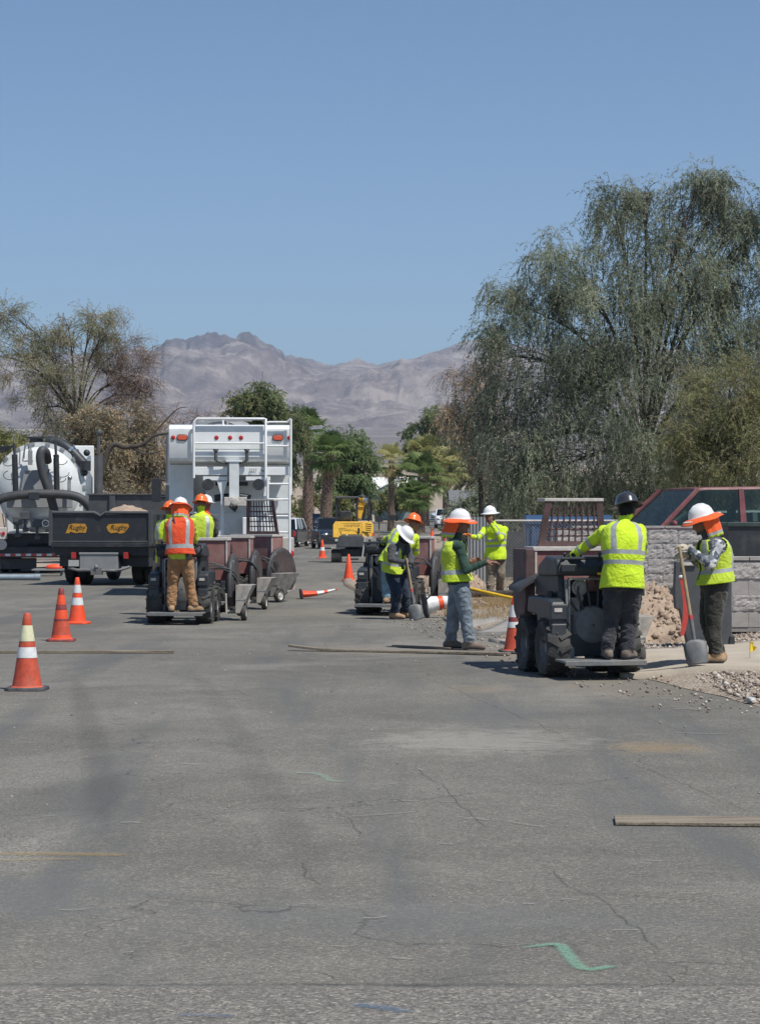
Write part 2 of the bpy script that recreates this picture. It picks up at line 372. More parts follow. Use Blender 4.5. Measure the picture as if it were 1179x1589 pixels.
base = mix(N, L, ramp(N, L, swath, [(0.50, 0.0), (0.66, 0.75)]), base, (0.105, 0.106, 0.104))
pale = nz(N, L, tco, 0.8, 5, 0.65, 0.8, vec=(0.5, 0.35, 1))                    # worn, binder gone
base = mix(N, L, mth(N, L, 'MULTIPLY', ramp(N, L, pale, [(0.52, 0), (0.70, 0.6)]), ramp(N, L, sv.outputs[1], [(0.25, 0), (0.6, 1)])), base, (0.32, 0.30, 0.265))
def blob(cx, cy, rx, ry, amt, colr, sc=1.4):
    global base
    dx = mth(N, L, 'DIVIDE', mth(N, L, 'SUBTRACT', X, cx), rx); dy = mth(N, L, 'DIVIDE', mth(N, L, 'SUBTRACT', Y, cy), ry)
    d = mth(N, L, 'SQRT', mth(N, L, 'ADD', mth(N, L, 'MULTIPLY', dx, dx), mth(N, L, 'MULTIPLY', dy, dy)))
    d = mth(N, L, 'ADD', d, mth(N, L, 'MULTIPLY', mth(N, L, 'SUBTRACT', nz(N, L, tco, sc * 3, 7, 0.75), 0.5), 2.8))
    base = mix(N, L, mth(N, L, 'MULTIPLY', ramp(N, L, d, [(0.35, 1), (1.0, 0)]), amt), base, colr)
blob(0.75, 16.2, 0.95, 1.1, 0.45, (0.34, 0.315, 0.275))          # pale dust scuff
blob(0.35, 27.6, 2.1, 1.6, 0.55, (0.24, 0.215, 0.18))         # dust by the board
blob(1.9, 26.0, 1.0, 4.2, 0.55, (0.235, 0.20, 0.155))         # dirt dragged to the kerb
blob(2.3, 21.5, 0.9, 2.2, 0.5, (0.22, 0.19, 0.15))
blob(-0.4, 38.5, 2.6, 2.8, 0.42, (0.25, 0.225, 0.185))
blob(-0.8, 52, 3.0, 7, 0.35, (0.24, 0.215, 0.18))
blob(1.95, 15.8, 0.45, 0.5, 0.4, (0.30, 0.21, 0.10))         # rusty stain
blob(0.9, 21.2, 0.4, 0.7, 0.3, (0.26, 0.20, 0.13))
blob(-1.65, 9.6, 0.9, 0.8, 0.5, (0.125, 0.127, 0.126))        # dark sealed patches
blob(0.2, 9.0, 1.5, 0.55, 0.45, (0.125, 0.127, 0.126))
blob(1.0, 18.6, 0.9, 1.3, 0.4, (0.125, 0.126, 0.124))
scr = nz(N, L, tco, 5, 4, 0.7, 1.5, vec=(0.8, 2.2, 1))
base = mix(N, L, ramp(N, L, scr, [(0.70, 0), (0.76, 0.6)]), base, (0.32, 0.31, 0.29))
# cracks
wv = N.new('ShaderNodeTexNoise'); wv.inputs['Scale'].default_value = 1.1; wv.inputs['Detail'].default_value = 6; L.new(tco, wv.inputs['Vector'])
wa = N.new('ShaderNodeVectorMath'); wa.operation = 'SCALE'; wa.inputs['Scale'].default_value = 0.9; L.new(wv.outputs['Color'], wa.inputs[0])
wb = N.new('ShaderNodeVectorMath'); wb.operation = 'ADD'; L.new(tco, wb.inputs[0]); L.new(wa.outputs[0], wb.inputs[1])
wm = N.new('ShaderNodeMapping'); wm.inputs['Scale'].default_value = (0.42, 0.20, 1); wm.inputs['Rotation'].default_value = (0, 0, 0.35); L.new(wb.outputs[0], wm.inputs[0])
vc = N.new('ShaderNodeTexVoronoi'); vc.feature = 'DISTANCE_TO_EDGE'; vc.inputs['Scale'].default_value = 1.0; L.new(wm.outputs[0], vc.inputs['Vector'])
crm = mth(N, L, 'MULTIPLY', ramp(N, L, vc.outputs['Distance'], [(0.0, 1), (0.0032, 0.0)]), ramp(N, L, nz(N, L, tco, 0.75, 4), [(0.46, 0), (0.58, 0.6)]))
base = mix(N, L, crm, base, (0.03, 0.03, 0.03))
# the older chip seal nearest the camera, and its seam
ywob = mth(N, L, 'ADD', Y, mth(N, L, 'MULTIPLY', mth(N, L, 'SUBTRACT', nz(N, L, tco, 2.2, 8, 0.7), 0.5), 0.16))
old = ramp(N, L, mth(N, L, 'SUBTRACT', ywob, 7.2), [(0.475, 1), (0.515, 0)])
v2 = N.new('ShaderNodeTexVoronoi'); v2.inputs['Scale'].default_value = 80; L.new(tco, v2.inputs['Vector'])
s2 = N.new('ShaderNodeSeparateColor'); L.new(v2.outputs['Color'], s2.inputs[0])
chip = ramp(N, L, s2.outputs[0], [(0, (0.105, 0.10, 0.09)), (0.5, (0.165, 0.155, 0.138)), (0.9, (0.235, 0.216, 0.188)), (1, (0.34, 0.31, 0.262))])
chip = mix(N, L, 1.0, chip, ramp(N, L, mid, [(0.25, 0.8), (0.72, 1.15)]), 'MULTIPLY')
base = mix(N, L, old, base, chip)
seam = mth(N, L, 'MULTIPLY', ramp(N, L, mth(N, L, 'ABSOLUTE', mth(N, L, 'SUBTRACT', ywob, 7.74)), [(0, 1), (0.035, 0)]), ramp(N, L, nz(N, L, tco, 1.4, 6, 0.7), [(0.35, 0.1), (0.62, 0.85)]))
base = mix(N, L, seam, base, (0.045, 0.046, 0.047))
L.new(base, b.inputs['Base Color']); b.inputs['Roughness'].default_value = 0.88; b.inputs['Specular IOR Level'].default_value = 0.3
hh = mth(N, L, 'ADD', mth(N, L, 'MULTIPLY', vor.outputs['Distance'], -1.0), mth(N, L, 'MULTIPLY', crm, -1.5))
bump(N, L, b, hh, 0.55, 0.006); K['asphalt'] = m
yy = np.concatenate([np.arange(-20, 130, 2.5), np.arange(130, 331, 10)]); V = []; cols = 9
for y in yy:
    a, c_ = float(lerp_line(LEFT, y)), float(lerp_line(KERB, y))
    for i in range(cols):
        t = i / (cols - 1); x = a + (c_ + 0.12 - a) * t
        V.append((x, y, float(gz2(y)) - 0.01 * (t > 0.99)))
Fq = [(j * cols + i, j * cols + i + 1, (j + 1) * cols + i + 1, (j + 1) * cols + i) for j in range(len(yy) - 1) for i in range(cols - 1)]
road = tag(fast_mesh('road', V, Fq, K['asphalt']), kind='structure')

# --- sprayed marks on the road: thin ribbons with frayed edges
def spray(name, pts, w, colr, strength=0.9, nsc=30):
    m, N, L, b = newmat('spray_' + name); tcx = N.new('ShaderNodeTexCoord').outputs['Object']
    at = N.new('ShaderNodeAttribute'); at.attribute_name = 'tint'
    f = mth(N, L, 'SUBTRACT', mth(N, L, 'MULTIPLY', at.outputs['Fac'], 1.5), mth(N, L, 'MULTIPLY', nz(N, L, tcx, nsc, 6, 0.75), 0.95))
    al = mth(N, L, 'MULTIPLY', mth(N, L, 'MULTIPLY', ramp(N, L, f, [(0.0, 0), (0.6, 1)]), strength), ramp(N, L, nz(N, L, tcx, 150, 3, 0.7), [(0.38, 0.25), (0.58, 1.0)]))
    b.inputs['Base Color'].default_value = (*colr, 1); b.inputs['Roughness'].default_value = 0.9; L.new(al, b.inputs['Alpha'])
    pts = spline([Vector((p[0], p[1], 0)) for p in pts], 3); pts = [pts[0]] + [(pts[i - 1] + pts[i] * 2 + pts[i + 1]) / 4 for i in range(1, len(pts) - 1)] + [pts[-1]]; V = []; T = []; n = len(pts)
    for i, p in enumerate(pts):
        t = (pts[min(i + 1, n - 1)] - pts[max(i - 1, 0)]).normalized(); s_ = Vector((-t.y, t.x, 0))
        e = min(1, 6 * i / (n - 1), 6 * (n - 1 - i) / (n - 1))
        for k in (-1, -0.5, 0, 0.5, 1):
            q = p + s_ * k * w; V.append((q.x, q.y, float(gz2(q.y)) + 0.004)); T.append((1 - abs(k)) * (0.25 + 0.75 * e))
    Fq = [(i * 5 + j, i * 5 + j + 1, (i + 1) * 5 + j + 1, (i + 1) * 5 + j) for i in range(n - 1) for j in range(4)]
    return fast_mesh('paint_mark', V, Fq, m, road, tint=T)
def gp(px, py): d = HC * F / (py - YH); return (PX(px, d), d)
spray('green', [gp(800, 1473), gp(845, 1468), gp(868, 1467), gp(882, 1484), gp(904, 1506), gp(935, 1503), gp(966, 1499)], 0.05, (0.22, 0.43, 0.31), 0.68, 60)
spray('pale_green', [gp(440, 1202), gp(480, 1200), gp(505, 1206), gp(515, 1214), gp(550, 1212)], 0.05, (0.30, 0.42, 0.33), 0.5)
spray('yellow', [gp(-20, 1326), gp(60, 1326), gp(130, 1327), gp(215, 1328)], 0.10, (0.40, 0.28, 0.10), 0.42, 26)
spray('yellow_two', [gp(-20, 1337), gp(50, 1335), gp(130, 1334)], 0.05, (0.40, 0.28, 0.10), 0.35, 26)
spray('blue', [gp(545, 1560), gp(585, 1564), gp(640, 1573)], 0.06, (0.09, 0.16, 0.25), 0.55)
spray('blue_two', [gp(270, 1576), gp(320, 1577), gp(370, 1579)], 0.04, (0.09, 0.16, 0.25), 0.4)
for a, b_ in (((540, 1268), (650, 1260)), ((560, 1155), (600, 1152)), ((1040, 1137), (1130, 1139)), ((640, 1160), (900, 1166)), ((255, 1198), (290, 1200)), ((90, 1413), (135, 1412)), ((1000, 1336), (1030, 1337)), ((600, 1486), (645, 1490)), ((780, 1274), (850, 1285))):
    spray('scuff', [gp(*a), gp((a[0] + b_[0]) / 2, (a[1] + b_[1]) / 2 + 1), gp(*b_)], 0.035, (0.33, 0.315, 0.285), 0.5, 24)

def crack(pts, w=0.009, strength=0.42):
    q = spline([Vector((*gp(*p), 0)) for p in pts], 10); out = []
    for i, p in enumerate(q):
        j = noise.noise_vector(p * 1.7) * 0.05 + noise.noise_vector(p * 6.0) * 0.03 + noise.noise_vector(p * 17.0) * 0.012; out.append((p.x + j.x, p.y + j.y * 1.6))
    o = spray('crack', out, w, (0.028, 0.028, 0.027), strength, 9); o.name = 'crack'; return o
for c_ in ([(655, 1050), (696, 1066), (767, 1096), (833, 1124), (880, 1150)], [(971, 1104), (1037, 1127), (1078, 1145), (1179, 1175)], [(640, 1188), (681, 1218), (732, 1264), (770, 1290)], [(955, 1175), (1037, 1208), (1088, 1229), (1164, 1264)],
           [(844, 1342), (894, 1375), (935, 1403), (981, 1442), (1032, 1480)], [(880, 1384), (976, 1391), (1057, 1397), (1164, 1405)], [(1050, 1507), (1110, 1516), (1179, 1524)], [(214, 1525), (285, 1515), (387, 1511), (499, 1509), (540, 1525)], [(625, 1523), (690, 1522), (760, 1515), (830, 1513)], [(465, 1338), (480, 1360), (500, 1380)], [(520, 1260), (545, 1278), (560, 1300)], [(300, 1150), (420, 1162), (560, 1168)], [(240, 1040), (330, 1062), (420, 1090)]):
    crack(c_)
spray('tyre_band', [gp(118, 1048), gp(135, 1120), gp(160, 1200), gp(160, 1290)], 0.20, (0.09, 0.091, 0.09), 0.22, 5)
spray('tyre_band', [gp(300, 1040), gp(345, 1100), gp(420, 1230), gp(520, 1420)], 0.20, (0.095, 0.096, 0.095), 0.13, 5)
for k in range(46):
    y = random.uniform(1030, 1500); x = random.uniform(20, 1150); l_ = random.uniform(10, 55); spray('scuff', [gp(x, y), gp(x + l_ / 2, y + random.uniform(-2, 2)), gp(x + l_, y + random.uniform(-3, 3))], random.uniform(0.012, 0.04), (0.36, 0.345, 0.31), random.uniform(0.3, 0.6), 30)
# --- yard on the right, with its rolled edge
m, N, L, b = newmat('yard_soil'); tc = N.new('ShaderNodeTexCoord').outputs['Object']
c = ramp(N, L, nz(N, L, tc, 0.9, 8, 0.68), [(0.3, (0.24, 0.185, 0.13)), (0.7, (0.40, 0.325, 0.24))])
v3 = N.new('ShaderNodeTexVoronoi'); v3.inputs['Scale'].default_value = 34; L.new(tc, v3.inputs['Vector'])
s3 = N.new('ShaderNodeSeparateColor'); L.new(v3.outputs['Color'], s3.inputs[0])
c = mix(N, L, 0.55, c, ramp(N, L, s3.outputs[0], [(0, (0.14, 0.11, 0.09)), (0.6, (0.34, 0.28, 0.22)), (1, (0.5, 0.44, 0.37))]))
L.new(c, b.inputs['Base Color']); b.inputs['Roughness'].default_value = 0.95
bump(N, L, b, mth(N, L, 'ADD', nz(N, L, tc, 10, 6, 0.7), mth(N, L, 'MULTIPLY', v3.outputs['Distance'], -0.8)), 0.7, 0.03); K['yard'] = m
us = [0.06, 0.2, 0.4, 0.6, 0.8, 1.1, 1.5, 2, 2.6, 3.3, 4.2, 5.5, 8, 14, 30, 60]; yy = np.concatenate([np.arange(6, 34, 0.25), np.arange(34, 80, 1.0), np.arange(80, 331, 6)])
V = []
for y in yy:
    k = float(lerp_line(KERB, y))
    for i, u in enumerate(us):
        x = k + u + (0.05 * noise.noise(Vector((y * 1.7, u, 3))) + 0.06 * noise.noise(Vector((y * 0.6, u, 9))) if u < 1 else 0)
        z = float(yard_z(x, y)) + (0.018 * noise.fractal(Vector((x * 2.2, y * 2.2, 0)), 1, 2, 3) if u > 0.1 else -0.012)
        V.append((x, y, z))
n = len(us); Fq = [(j * n + i, j * n + i + 1, (j + 1) * n + i + 1, (j + 1) * n + i) for j in range(len(yy) - 1) for i in range(n - 1)]
yard = tag(fast_mesh('terrain', V, Fq, K['yard'], smooth=True), kind='structure')

def sheet(name, poly, mt, z0, thick, parent=None, nseg=10, extra=0.0, kind=None, label=None):
    # quad patch a-b-c-d draped on the yard, with real thickness
    a, b_, c_, d_ = [Vector((p[0], p[1], 0)) for p in poly]; V = []; n = nseg
    for j in range(n + 1):
        for i in range(n + 1):
            u, v = i / n, j / n
            p = a * (1 - u) * (1 - v) + b_ * u * (1 - v) + c_ * u * v + d_ * (1 - u) * v
            V.append((p.x, p.y, float(yard_z(p.x, p.y)) + z0))
    top = [(j * (n + 1) + i, j * (n + 1) + i + 1, (j + 1) * (n + 1) + i + 1, (j + 1) * (n + 1) + i) for j in range(n) for i in range(n)]
    rim = [i for i in range(n + 1)] + [j * (n + 1) + n for j in range(1, n + 1)] + [n * (n + 1) + i for i in range(n - 1, -1, -1)] + [j * (n + 1) for j in range(n - 1, 0, -1)]
    o = len(V)
    for r_ in rim: V.append((V[r_][0], V[r_][1], V[r_][2] - thick))
    side = [(rim[k], o + k, o + (k + 1) % len(rim), rim[(k + 1) % len(rim)]) for k in range(len(rim))]
    ob = fast_mesh(name, V, top + side, mt, parent)
    if kind: ob['kind'] = kind
    return ob
# sidewalk of three poured panels running off to the right
sw = thing('sidewalk', None, None); sw['kind'] = 'structure'
fl, bl = [(2.42, 22.75), (3.9, 22.2), (5.9, 21.6), (9.5, 20.6)], [(2.50, 25.0), (4.5, 26.6), (6.4, 27.2), (10, 28)]
for i in range(3):
    a, b_, c_, d_ = Vector(fl[i]), Vector(fl[i + 1]), Vector(bl[i + 1]), Vector(bl[i])
    g = 0.006 * Vector((1, 0))
    sheet('panel', (a + g, b_ - g, c_ - g, d_ + g), K['concrete'], 0.035, 0.14, sw, 12)
# broken apron and gutter along the kerb
ap = thing('pavement', None, None)
ap['kind'] = 'structure'
sheet('apron_slab', ((1.30, 31.3), (2.32, 30.0), (2.75, 32.6), (1.9, 33.2)), K['concreteg'], 0.03, 0.12, ap, 8)
sheet('apron_slab', ((1.42, 29.6), (2.36, 25.2), (2.62, 27.4), (2.34, 29.8)), K['concrete'], 0.028, 0.12, ap, 8)
sheet('apron_slab', ((1.12, 33.2), (1.85, 33.4), (2.0, 36.2), (1.0, 36.2)), K['concreteg'], 0.022, 0.12, ap, 8)
MBk = MB(); line = [(float(lerp_line(KERB, y)) + 0.04, y) for y in np.arange(38, 76, 1.0)]
ring = []
for x, y in line:
    z = float(gz2(y)); ring.append([Vector((x - 0.16, y, z - 0.05)), Vector((x - 0.13, y, z + 0.04)), Vector((x - 0.05, y, z + 0.075)), Vector((x + 0.08, y, z + 0.075)), Vector((x + 0.08, y, z - 0.05))])
MBk.loft(ring); tag(MBk.build('kerb', K['yard'], smooth=50), kind='structure')

# --- loose stones
def stones(name, n, pick, smin, smax, mt, parent=None, label=None, cat=None, flat=0.7):
    base = np.array([(1, 0, 0), (-1, 0, 0), (0, 1, 0), (0, -1, 0), (0, 0, 1), (0, 0, -1)], float)
    fc = np.array([(0, 2, 4), (2, 1, 4), (1, 3, 4), (3, 0, 4), (2, 0, 5), (1, 2, 5), (3, 1, 5), (0, 3, 5)])
    xy = np.array([pick() for _ in range(n)]); s_ = smin + (smax - smin) * RNG.random(n) ** 2.2
    z = yard_z(xy[:, 0], xy[:, 1]); inroad = xy[:, 0] < lerp_line(KERB, xy[:, 1]); z = np.where(inroad, gz2(xy[:, 1]), z)
    ang = RNG.random(n) * 6.28; sc = 0.6 + 0.8 * RNG.random((n, 6, 1))
    v = base[None] * sc; v[:, :, 2] *= flat
    v += RNG.normal(0, 0.18, v.shape)
    c_, q = np.cos(ang)[:, None], np.sin(ang)[:, None]
    vx = v[:, :, 0] * c_ - v[:, :, 1] * q; vy = v[:, :, 0] * q + v[:, :, 1] * c_
    v = np.stack([vx, vy, v[:, :, 2]], 2) * s_[:, None, None]
    v[:, :, 0] += xy[:, 0:1]; v[:, :, 1] += xy[:, 1:2]; v[:, :, 2] += (z + s_ * 0.25)[:, None]
    ff = (fc[None] + 6 * np.arange(n)[:, None, None]).reshape(-1, 3)
    o = fast_mesh(name, v.reshape(-1, 3), ff, mt, parent, tint=np.repeat(RNG.random(n), 6)); o['kind'] = 'stuff'
    if label: tag(o, label, cat)
    return o
m, N, L, b = newmat('gravel_stone'); at = N.new('ShaderNodeAttribute'); at.attribute_name = 'tint'
L.new(ramp(N, L, at.outputs['Fac'], [(0, (0.13, 0.10, 0.085)), (0.4, (0.30, 0.24, 0.19)), (0.8, (0.42, 0.36, 0.30)), (1, (0.58, 0.53, 0.47))]), b.inputs['Base Color']); b.inputs['Roughness'].default_value = 0.9; K['gravel'] = m
def rect(x0, x1, y0, y1):
    return lambda: (random.uniform(x0, x1), random.uniform(y0, y1))
def kerbpick(y0, y1, u0, u1):
    def f():
        y = random.uniform(y0, y1); return (float(lerp_line(KERB, y)) + random.uniform(u0, u1), y)
    return f
def quadpick(a, b_, c_, d_):
    def f():
        u, v = random.random(), random.random()
        return tuple(a[i] * (1 - u) * (1 - v) + b_[i] * u * (1 - v) + c_[i] * u * v + d_[i] * (1 - u) * v for i in (0, 1))
    return f
stones('gravel', 5200, quadpick((3.22, 19.4), (5.6, 17.5), (5.8, 21.4), (3.05, 22.1)), 0.008, 0.034, K['gravel'], None, 'pale gravel in the corner in front of the sidewalk', 'gravel')
stones('gravel', 9000, quadpick((2.62, 25.4), (6.6, 27.4), (6.6, 30.0), (2.55, 28.6)), 0.008, 0.036, K['gravel'], None, 'pale gravel strip between the sidewalk and the block wall', 'gravel')
stones('gravel', 5000, quadpick((1.75, 33.6), (3.2, 29.6), (4.2, 36), (2.0, 42)), 0.008, 0.036, K['gravel'], None, 'gravel behind the traffic cone with the yellow pole', 'gravel')
stones('gravel', 3500, kerbpick(36, 64, 0.1, 4.5), 0.01, 0.05, K['gravel'], None, 'stony verge around the plain orange cone at the kerb', 'gravel')
stones('rubble', 1300, kerbpick(18.5, 40, -0.9, 0.5), 0.004, 0.022, K['gravel'], None, 'crumbs of rubble strewn along the road edge', 'rubble')
stones('grit', 450, rect(-3.5, 3.0, 8, 34), 0.003, 0.011, K['gravel'], None, 'loose grit scattered over the asphalt', 'grit')

# --- heaps of dug soil
m, N, L, b = newmat('dug_soil'); tc = N.new('ShaderNodeTexCoord').outputs['Object']
c = ramp(N, L, nz(N, L, tc, 5, 8, 0.7), [(0.3, (0.25, 0.18, 0.13)), (0.7, (0.50, 0.39, 0.29))])
L.new(c, b.inputs['Base Color']); b.inputs['Roughness'].default_value = 0.97; bump(N, L, b, nz(N, L, tc, 28, 6, 0.7), 0.8, 0.03); K['soil'] = m
def mound(label, c, rx, ry, h, seed, mt='soil', n=84, amp=0.75):
    V = []
    for j in range(n + 1):
        for i in range(n + 1):
            u, v = i / n * 2 - 1, j / n * 2 - 1; x, y = c[0] + u * rx, c[1] + v * ry
            r_ = math.hypot(u, v) + 0.22 * noise.noise(Vector((u * 2.3, v * 2.3, seed)))
            e = max(0, 1 - r_ * r_) ** 0.9
            q = Vector((x, y, seed))
            k = noise.fractal(q * 2.4, 0.9, 2, 4) * 0.34 + abs(noise.noise(q * 6)) * 0.30 + abs(noise.noise(q * 13)) * 0.26 + noise.noise(q * 27) * 0.12
            V.append((x, y, float(yard_z(x, y)) - 0.02 + h * e * (0.82 + amp * k) - (0.1 if e <= 0 else 0)))
    Fq = [(j * (n + 1) + i, j * (n + 1) + i + 1, (j + 1) * (n + 1) + i + 1, (j + 1) * (n + 1) + i) for j in range(n) for i in range(n)]
    o = thing('soil_heap', label, 'soil heap'); fast_mesh('earth', V, Fq, K[mt], o)
    VV = np.array(V); z0 = yard_z(VV[:, 0], VV[:, 1]); ok = np.nonzero(VV[:, 2] > z0 + 0.02)[0]; nn = 900; pk = VV[RNG.choice(ok, nn)] + RNG.normal(0, 0.02, (nn, 3)) * np.array([1, 1, 0.3])
    b6 = np.array([(1, 0, 0), (-1, 0, 0), (0, 1, 0), (0, -1, 0), (0, 0, 1), (0, 0, -1)], float)[None] * (0.6 + 0.8 * RNG.random((nn, 6, 1))) * (0.012 + 0.045 * RNG.random(nn) ** 2.5)[:, None, None]
    fc = np.array([(0, 2, 4), (2, 1, 4), (1, 3, 4), (3, 0, 4), (2, 0, 5), (1, 2, 5), (3, 1, 5), (0, 3, 5)])
    fast_mesh('clods', (b6 + pk[:, None]).reshape(-1, 3), (fc[None] + 6 * np.arange(nn)[:, None, None]).reshape(-1, 3), K[mt], o)['kind'] = 'stuff'
    return o
mound('brown clumpy soil heap against the block wall beside the shovel worker', (3.30, 28.3), 0.85, 1.5, 0.66, 1.3)
mound('low soil heap behind the centre trencher', (1.25, 47.5), 1.0, 2.2, 0.62, 5.1)
mound('long low bank of soil behind the worker in the dark green sleeves', (2.5, 57), 2.2, 2.2, 0.35, 8.1)

# --- dry grass
def grass(label, n, pick, h0, h1, cols, name='dry_grass'):
    xy = []
    while len(xy) < n:
        q = pick()
        if noise.fractal(Vector((q[0] * 1.6, q[1] * 0.9, 4)), 1, 2, 4) + random.uniform(-0.25, 0.25) > 0.02: xy.append(q)
    xy = np.array(xy); z = yard_z(xy[:, 0], xy[:, 1]); h = h0 + (h1 - h0) * RNG.random(n)
    a = RNG.random(n) * 6.28; w = 0.0035; lean = RNG.normal(0, 0.45, (n, 2)) * h[:, None]
    sx, sy = np.cos(a) * w, np.sin(a) * w
    p0 = np.stack([xy[:, 0] - sx, xy[:, 1] - sy, z - 0.01], 1); p1 = np.stack([xy[:, 0] + sx, xy[:, 1] + sy, z - 0.01], 1)
    tp = np.stack([xy[:, 0] + lean[:, 0], xy[:, 1] + lean[:, 1], z + h], 1)
    V = np.stack([p0, p1, tp], 1).reshape(-1, 3); o = fast_mesh(name, V, np.arange(3 * n).reshape(-1, 3), cols, tint=np.repeat(RNG.random(n) * 0.8, 3))
    o['kind'] = 'stuff'; return tag(o, label, 'grass')
K['drygrass'] = leafmat('dry_grass_blades', (0.30, 0.20, 0.10), (0.50, 0.37, 0.19), None, 0.25)
K['drygrass2'] = leafmat('grey_weeds', (0.22, 0.18, 0.12), (0.38, 0.32, 0.21), None, 0.25)
grass('tuft of dry straw coloured grass behind the traffic cone with the pole', 14000, quadpick((1.1, 34.2), (2.9, 32.0), (4.2, 41.5), (1.0, 43.5)), 0.02, 0.15, K['drygrass'])
grass('tall dry weeds along the chain link fence', 4500, quadpick((2.8, 44), (4.3, 42), (4.6, 48), (3.2, 50)), 0.1, 0.55, K['drygrass2'])
grass('sparse dry weeds in the yard beside the blue bin', 2500, quadpick((2.0, 42), (5.5, 38), (5.5, 52), (2.0, 52)), 0.04, 0.16, K['drygrass2'])

# --- mountains
m, N, L, b = newmat('desert_mountain'); tc = N.new('ShaderNodeTexCoord').outputs['Object']
c = ramp(N, L, nz(N, L, tc, 0.0045, 10, 0.72), [(0.38, (0.22, 0.158, 0.145)), (0.5, (0.42, 0.33, 0.29)), (0.59, (0.66, 0.54, 0.46))])
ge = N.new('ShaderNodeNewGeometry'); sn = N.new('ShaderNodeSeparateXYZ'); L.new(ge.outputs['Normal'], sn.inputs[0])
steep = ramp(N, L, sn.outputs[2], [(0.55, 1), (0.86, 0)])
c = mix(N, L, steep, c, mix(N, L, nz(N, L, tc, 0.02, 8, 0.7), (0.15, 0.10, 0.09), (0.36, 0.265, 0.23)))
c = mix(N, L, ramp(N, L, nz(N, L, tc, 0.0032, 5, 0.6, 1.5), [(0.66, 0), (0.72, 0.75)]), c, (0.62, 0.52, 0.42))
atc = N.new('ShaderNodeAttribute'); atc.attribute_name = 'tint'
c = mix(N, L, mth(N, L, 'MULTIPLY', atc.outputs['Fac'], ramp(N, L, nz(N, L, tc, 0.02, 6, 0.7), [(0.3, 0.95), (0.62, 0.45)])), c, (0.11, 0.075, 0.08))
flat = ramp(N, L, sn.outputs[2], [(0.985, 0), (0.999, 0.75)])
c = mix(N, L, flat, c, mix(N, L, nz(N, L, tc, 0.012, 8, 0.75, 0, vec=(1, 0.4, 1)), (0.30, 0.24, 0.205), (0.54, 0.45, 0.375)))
L.new(c, b.inputs['Base Color']); b.inputs['Roughness'].default_value = 0.95; b.inputs['Specular IOR Level'].default_value = 0.1
bump(N, L, b, nz(N, L, tc, 0.016, 12, 0.8), 1.0, 34.0); K['mountain'] = m
PROF = [(-700, 600), (-300, 575), (-100, 560), (60, 548), (180, 552), (236, 545), (250, 541), (256, 531), (275, 531), (288, 534), (300, 528), (310, 524), (322, 522), (335, 526), (343, 530), (352, 525), (366, 526), (384, 523), (394, 530), (402, 534), (410, 538), (424, 542), (430, 547), (436, 548), (442, 556), (452, 554), (466, 557), (476, 565), (488, 569), (510, 571), (530, 568), (560, 567), (580, 569), (600, 570), (612, 566), (622, 560), (630, 565), (642, 562), (660, 556), (676, 548), (690, 541), (705, 535), (722, 530), (742, 528), (760, 527), (800, 534), (860, 545), (950, 535), (1100, 550), (1300, 570), (1700, 590), (2200, 620)]
na = 900
pxs = np.linspace(-500, 1700, na); dist = np.concatenate([np.linspace(2500, 5200, 45), np.linspace(5260, 8580, 95), np.linspace(8600, 9080, 36), np.linspace(9120, 9600, 10), np.linspace(9700, 12000, 14)]); nd = len(dist)
prof = np.interp(pxs, [p[0] for p in PROF], [p[1] for p in PROF])
D0 = 9000.0; crest = HC + (YH - prof) * D0 / F
crag = np.interp(pxs, [235, 255, 300, 400, 440, 470, 490], [0, 1, 1, 1, 0.7, 0.6, 0]) + np.interp(pxs, [610, 622, 634], [0, 0.5, 0]) + 0.25 * np.interp(pxs, [680, 720, 760], [0, 1, 1])
V = np.zeros((nd, na, 3)); CT = np.zeros((nd, na))
for j, y in enumerate(dist):
    x = (pxs - XC) * y / F; bz = float(gz2(y)); t = max(0.0, 1 - abs(y - D0) / (3600 if y < D0 else 2600))
    A = crest - float(gz2(D0))
    for i in range(na):
        q = Vector((x[i] / 900, y / 900, 0.3))
        rg = noise.ridged_multi_fractal(q, 0.9, 2.1, 6, 1.0, 2.0) - 1.0
        fr = noise.fractal(q * 3.1, 0.8, 2.2, 5)
        w = t * (1 - t) * 4
        z = bz + A[i] * (t ** 1.45) + (rg * 80 + fr * 48) * w * (0.25 + 0.75 * min(1, t * 2.2)) + fr * 9 * min(1, t * 5)
        if crag[i] > 0 and t > 0.80:
            cq = noise.ridged_multi_fractal(Vector((x[i] / 85, y / 85, 2)), 0.7, 2.2, 5, 1.0, 2.0) - 1.1
            bq = max(-0.35, min(0.35, 1.6 * noise.noise(Vector((x[i] / 62, y / 80, 5)))))
            k = sstep(0.80, 0.93, t)
            z += crag[i] * (cq * 15 * k + 30 * bq * k - 46 * k * (1 - sstep(0.945 + 0.012 * bq, 0.975 + 0.012 * bq, t)) + 5 * k)
            CT[j, i] = min(1, crag[i] * float(sstep(0.86, 0.93, t)) * (0.75 + 0.5 * bq))
        # a darker rounded ridge in front of the saddle
        hx = (x[i] + 60) / 520; hy = (y - 7600) / 700
        z += 46 * math.exp(-hx * hx - hy * hy)
        if y < 2750: z -= 6 * (1 - (y - 2500) / 250)
        V[j, i] = (x[i], y, z)
Fq = (np.arange(nd - 1)[:, None] * na + np.arange(na - 1)[None, :])[..., None] + np.array([0, 1, na + 1, na])
tag(fast_mesh('mountain_range', V.reshape(-1, 3), Fq.reshape(-1, 4), K['mountain'], smooth=False, tint=CT.ravel()), kind='structure')

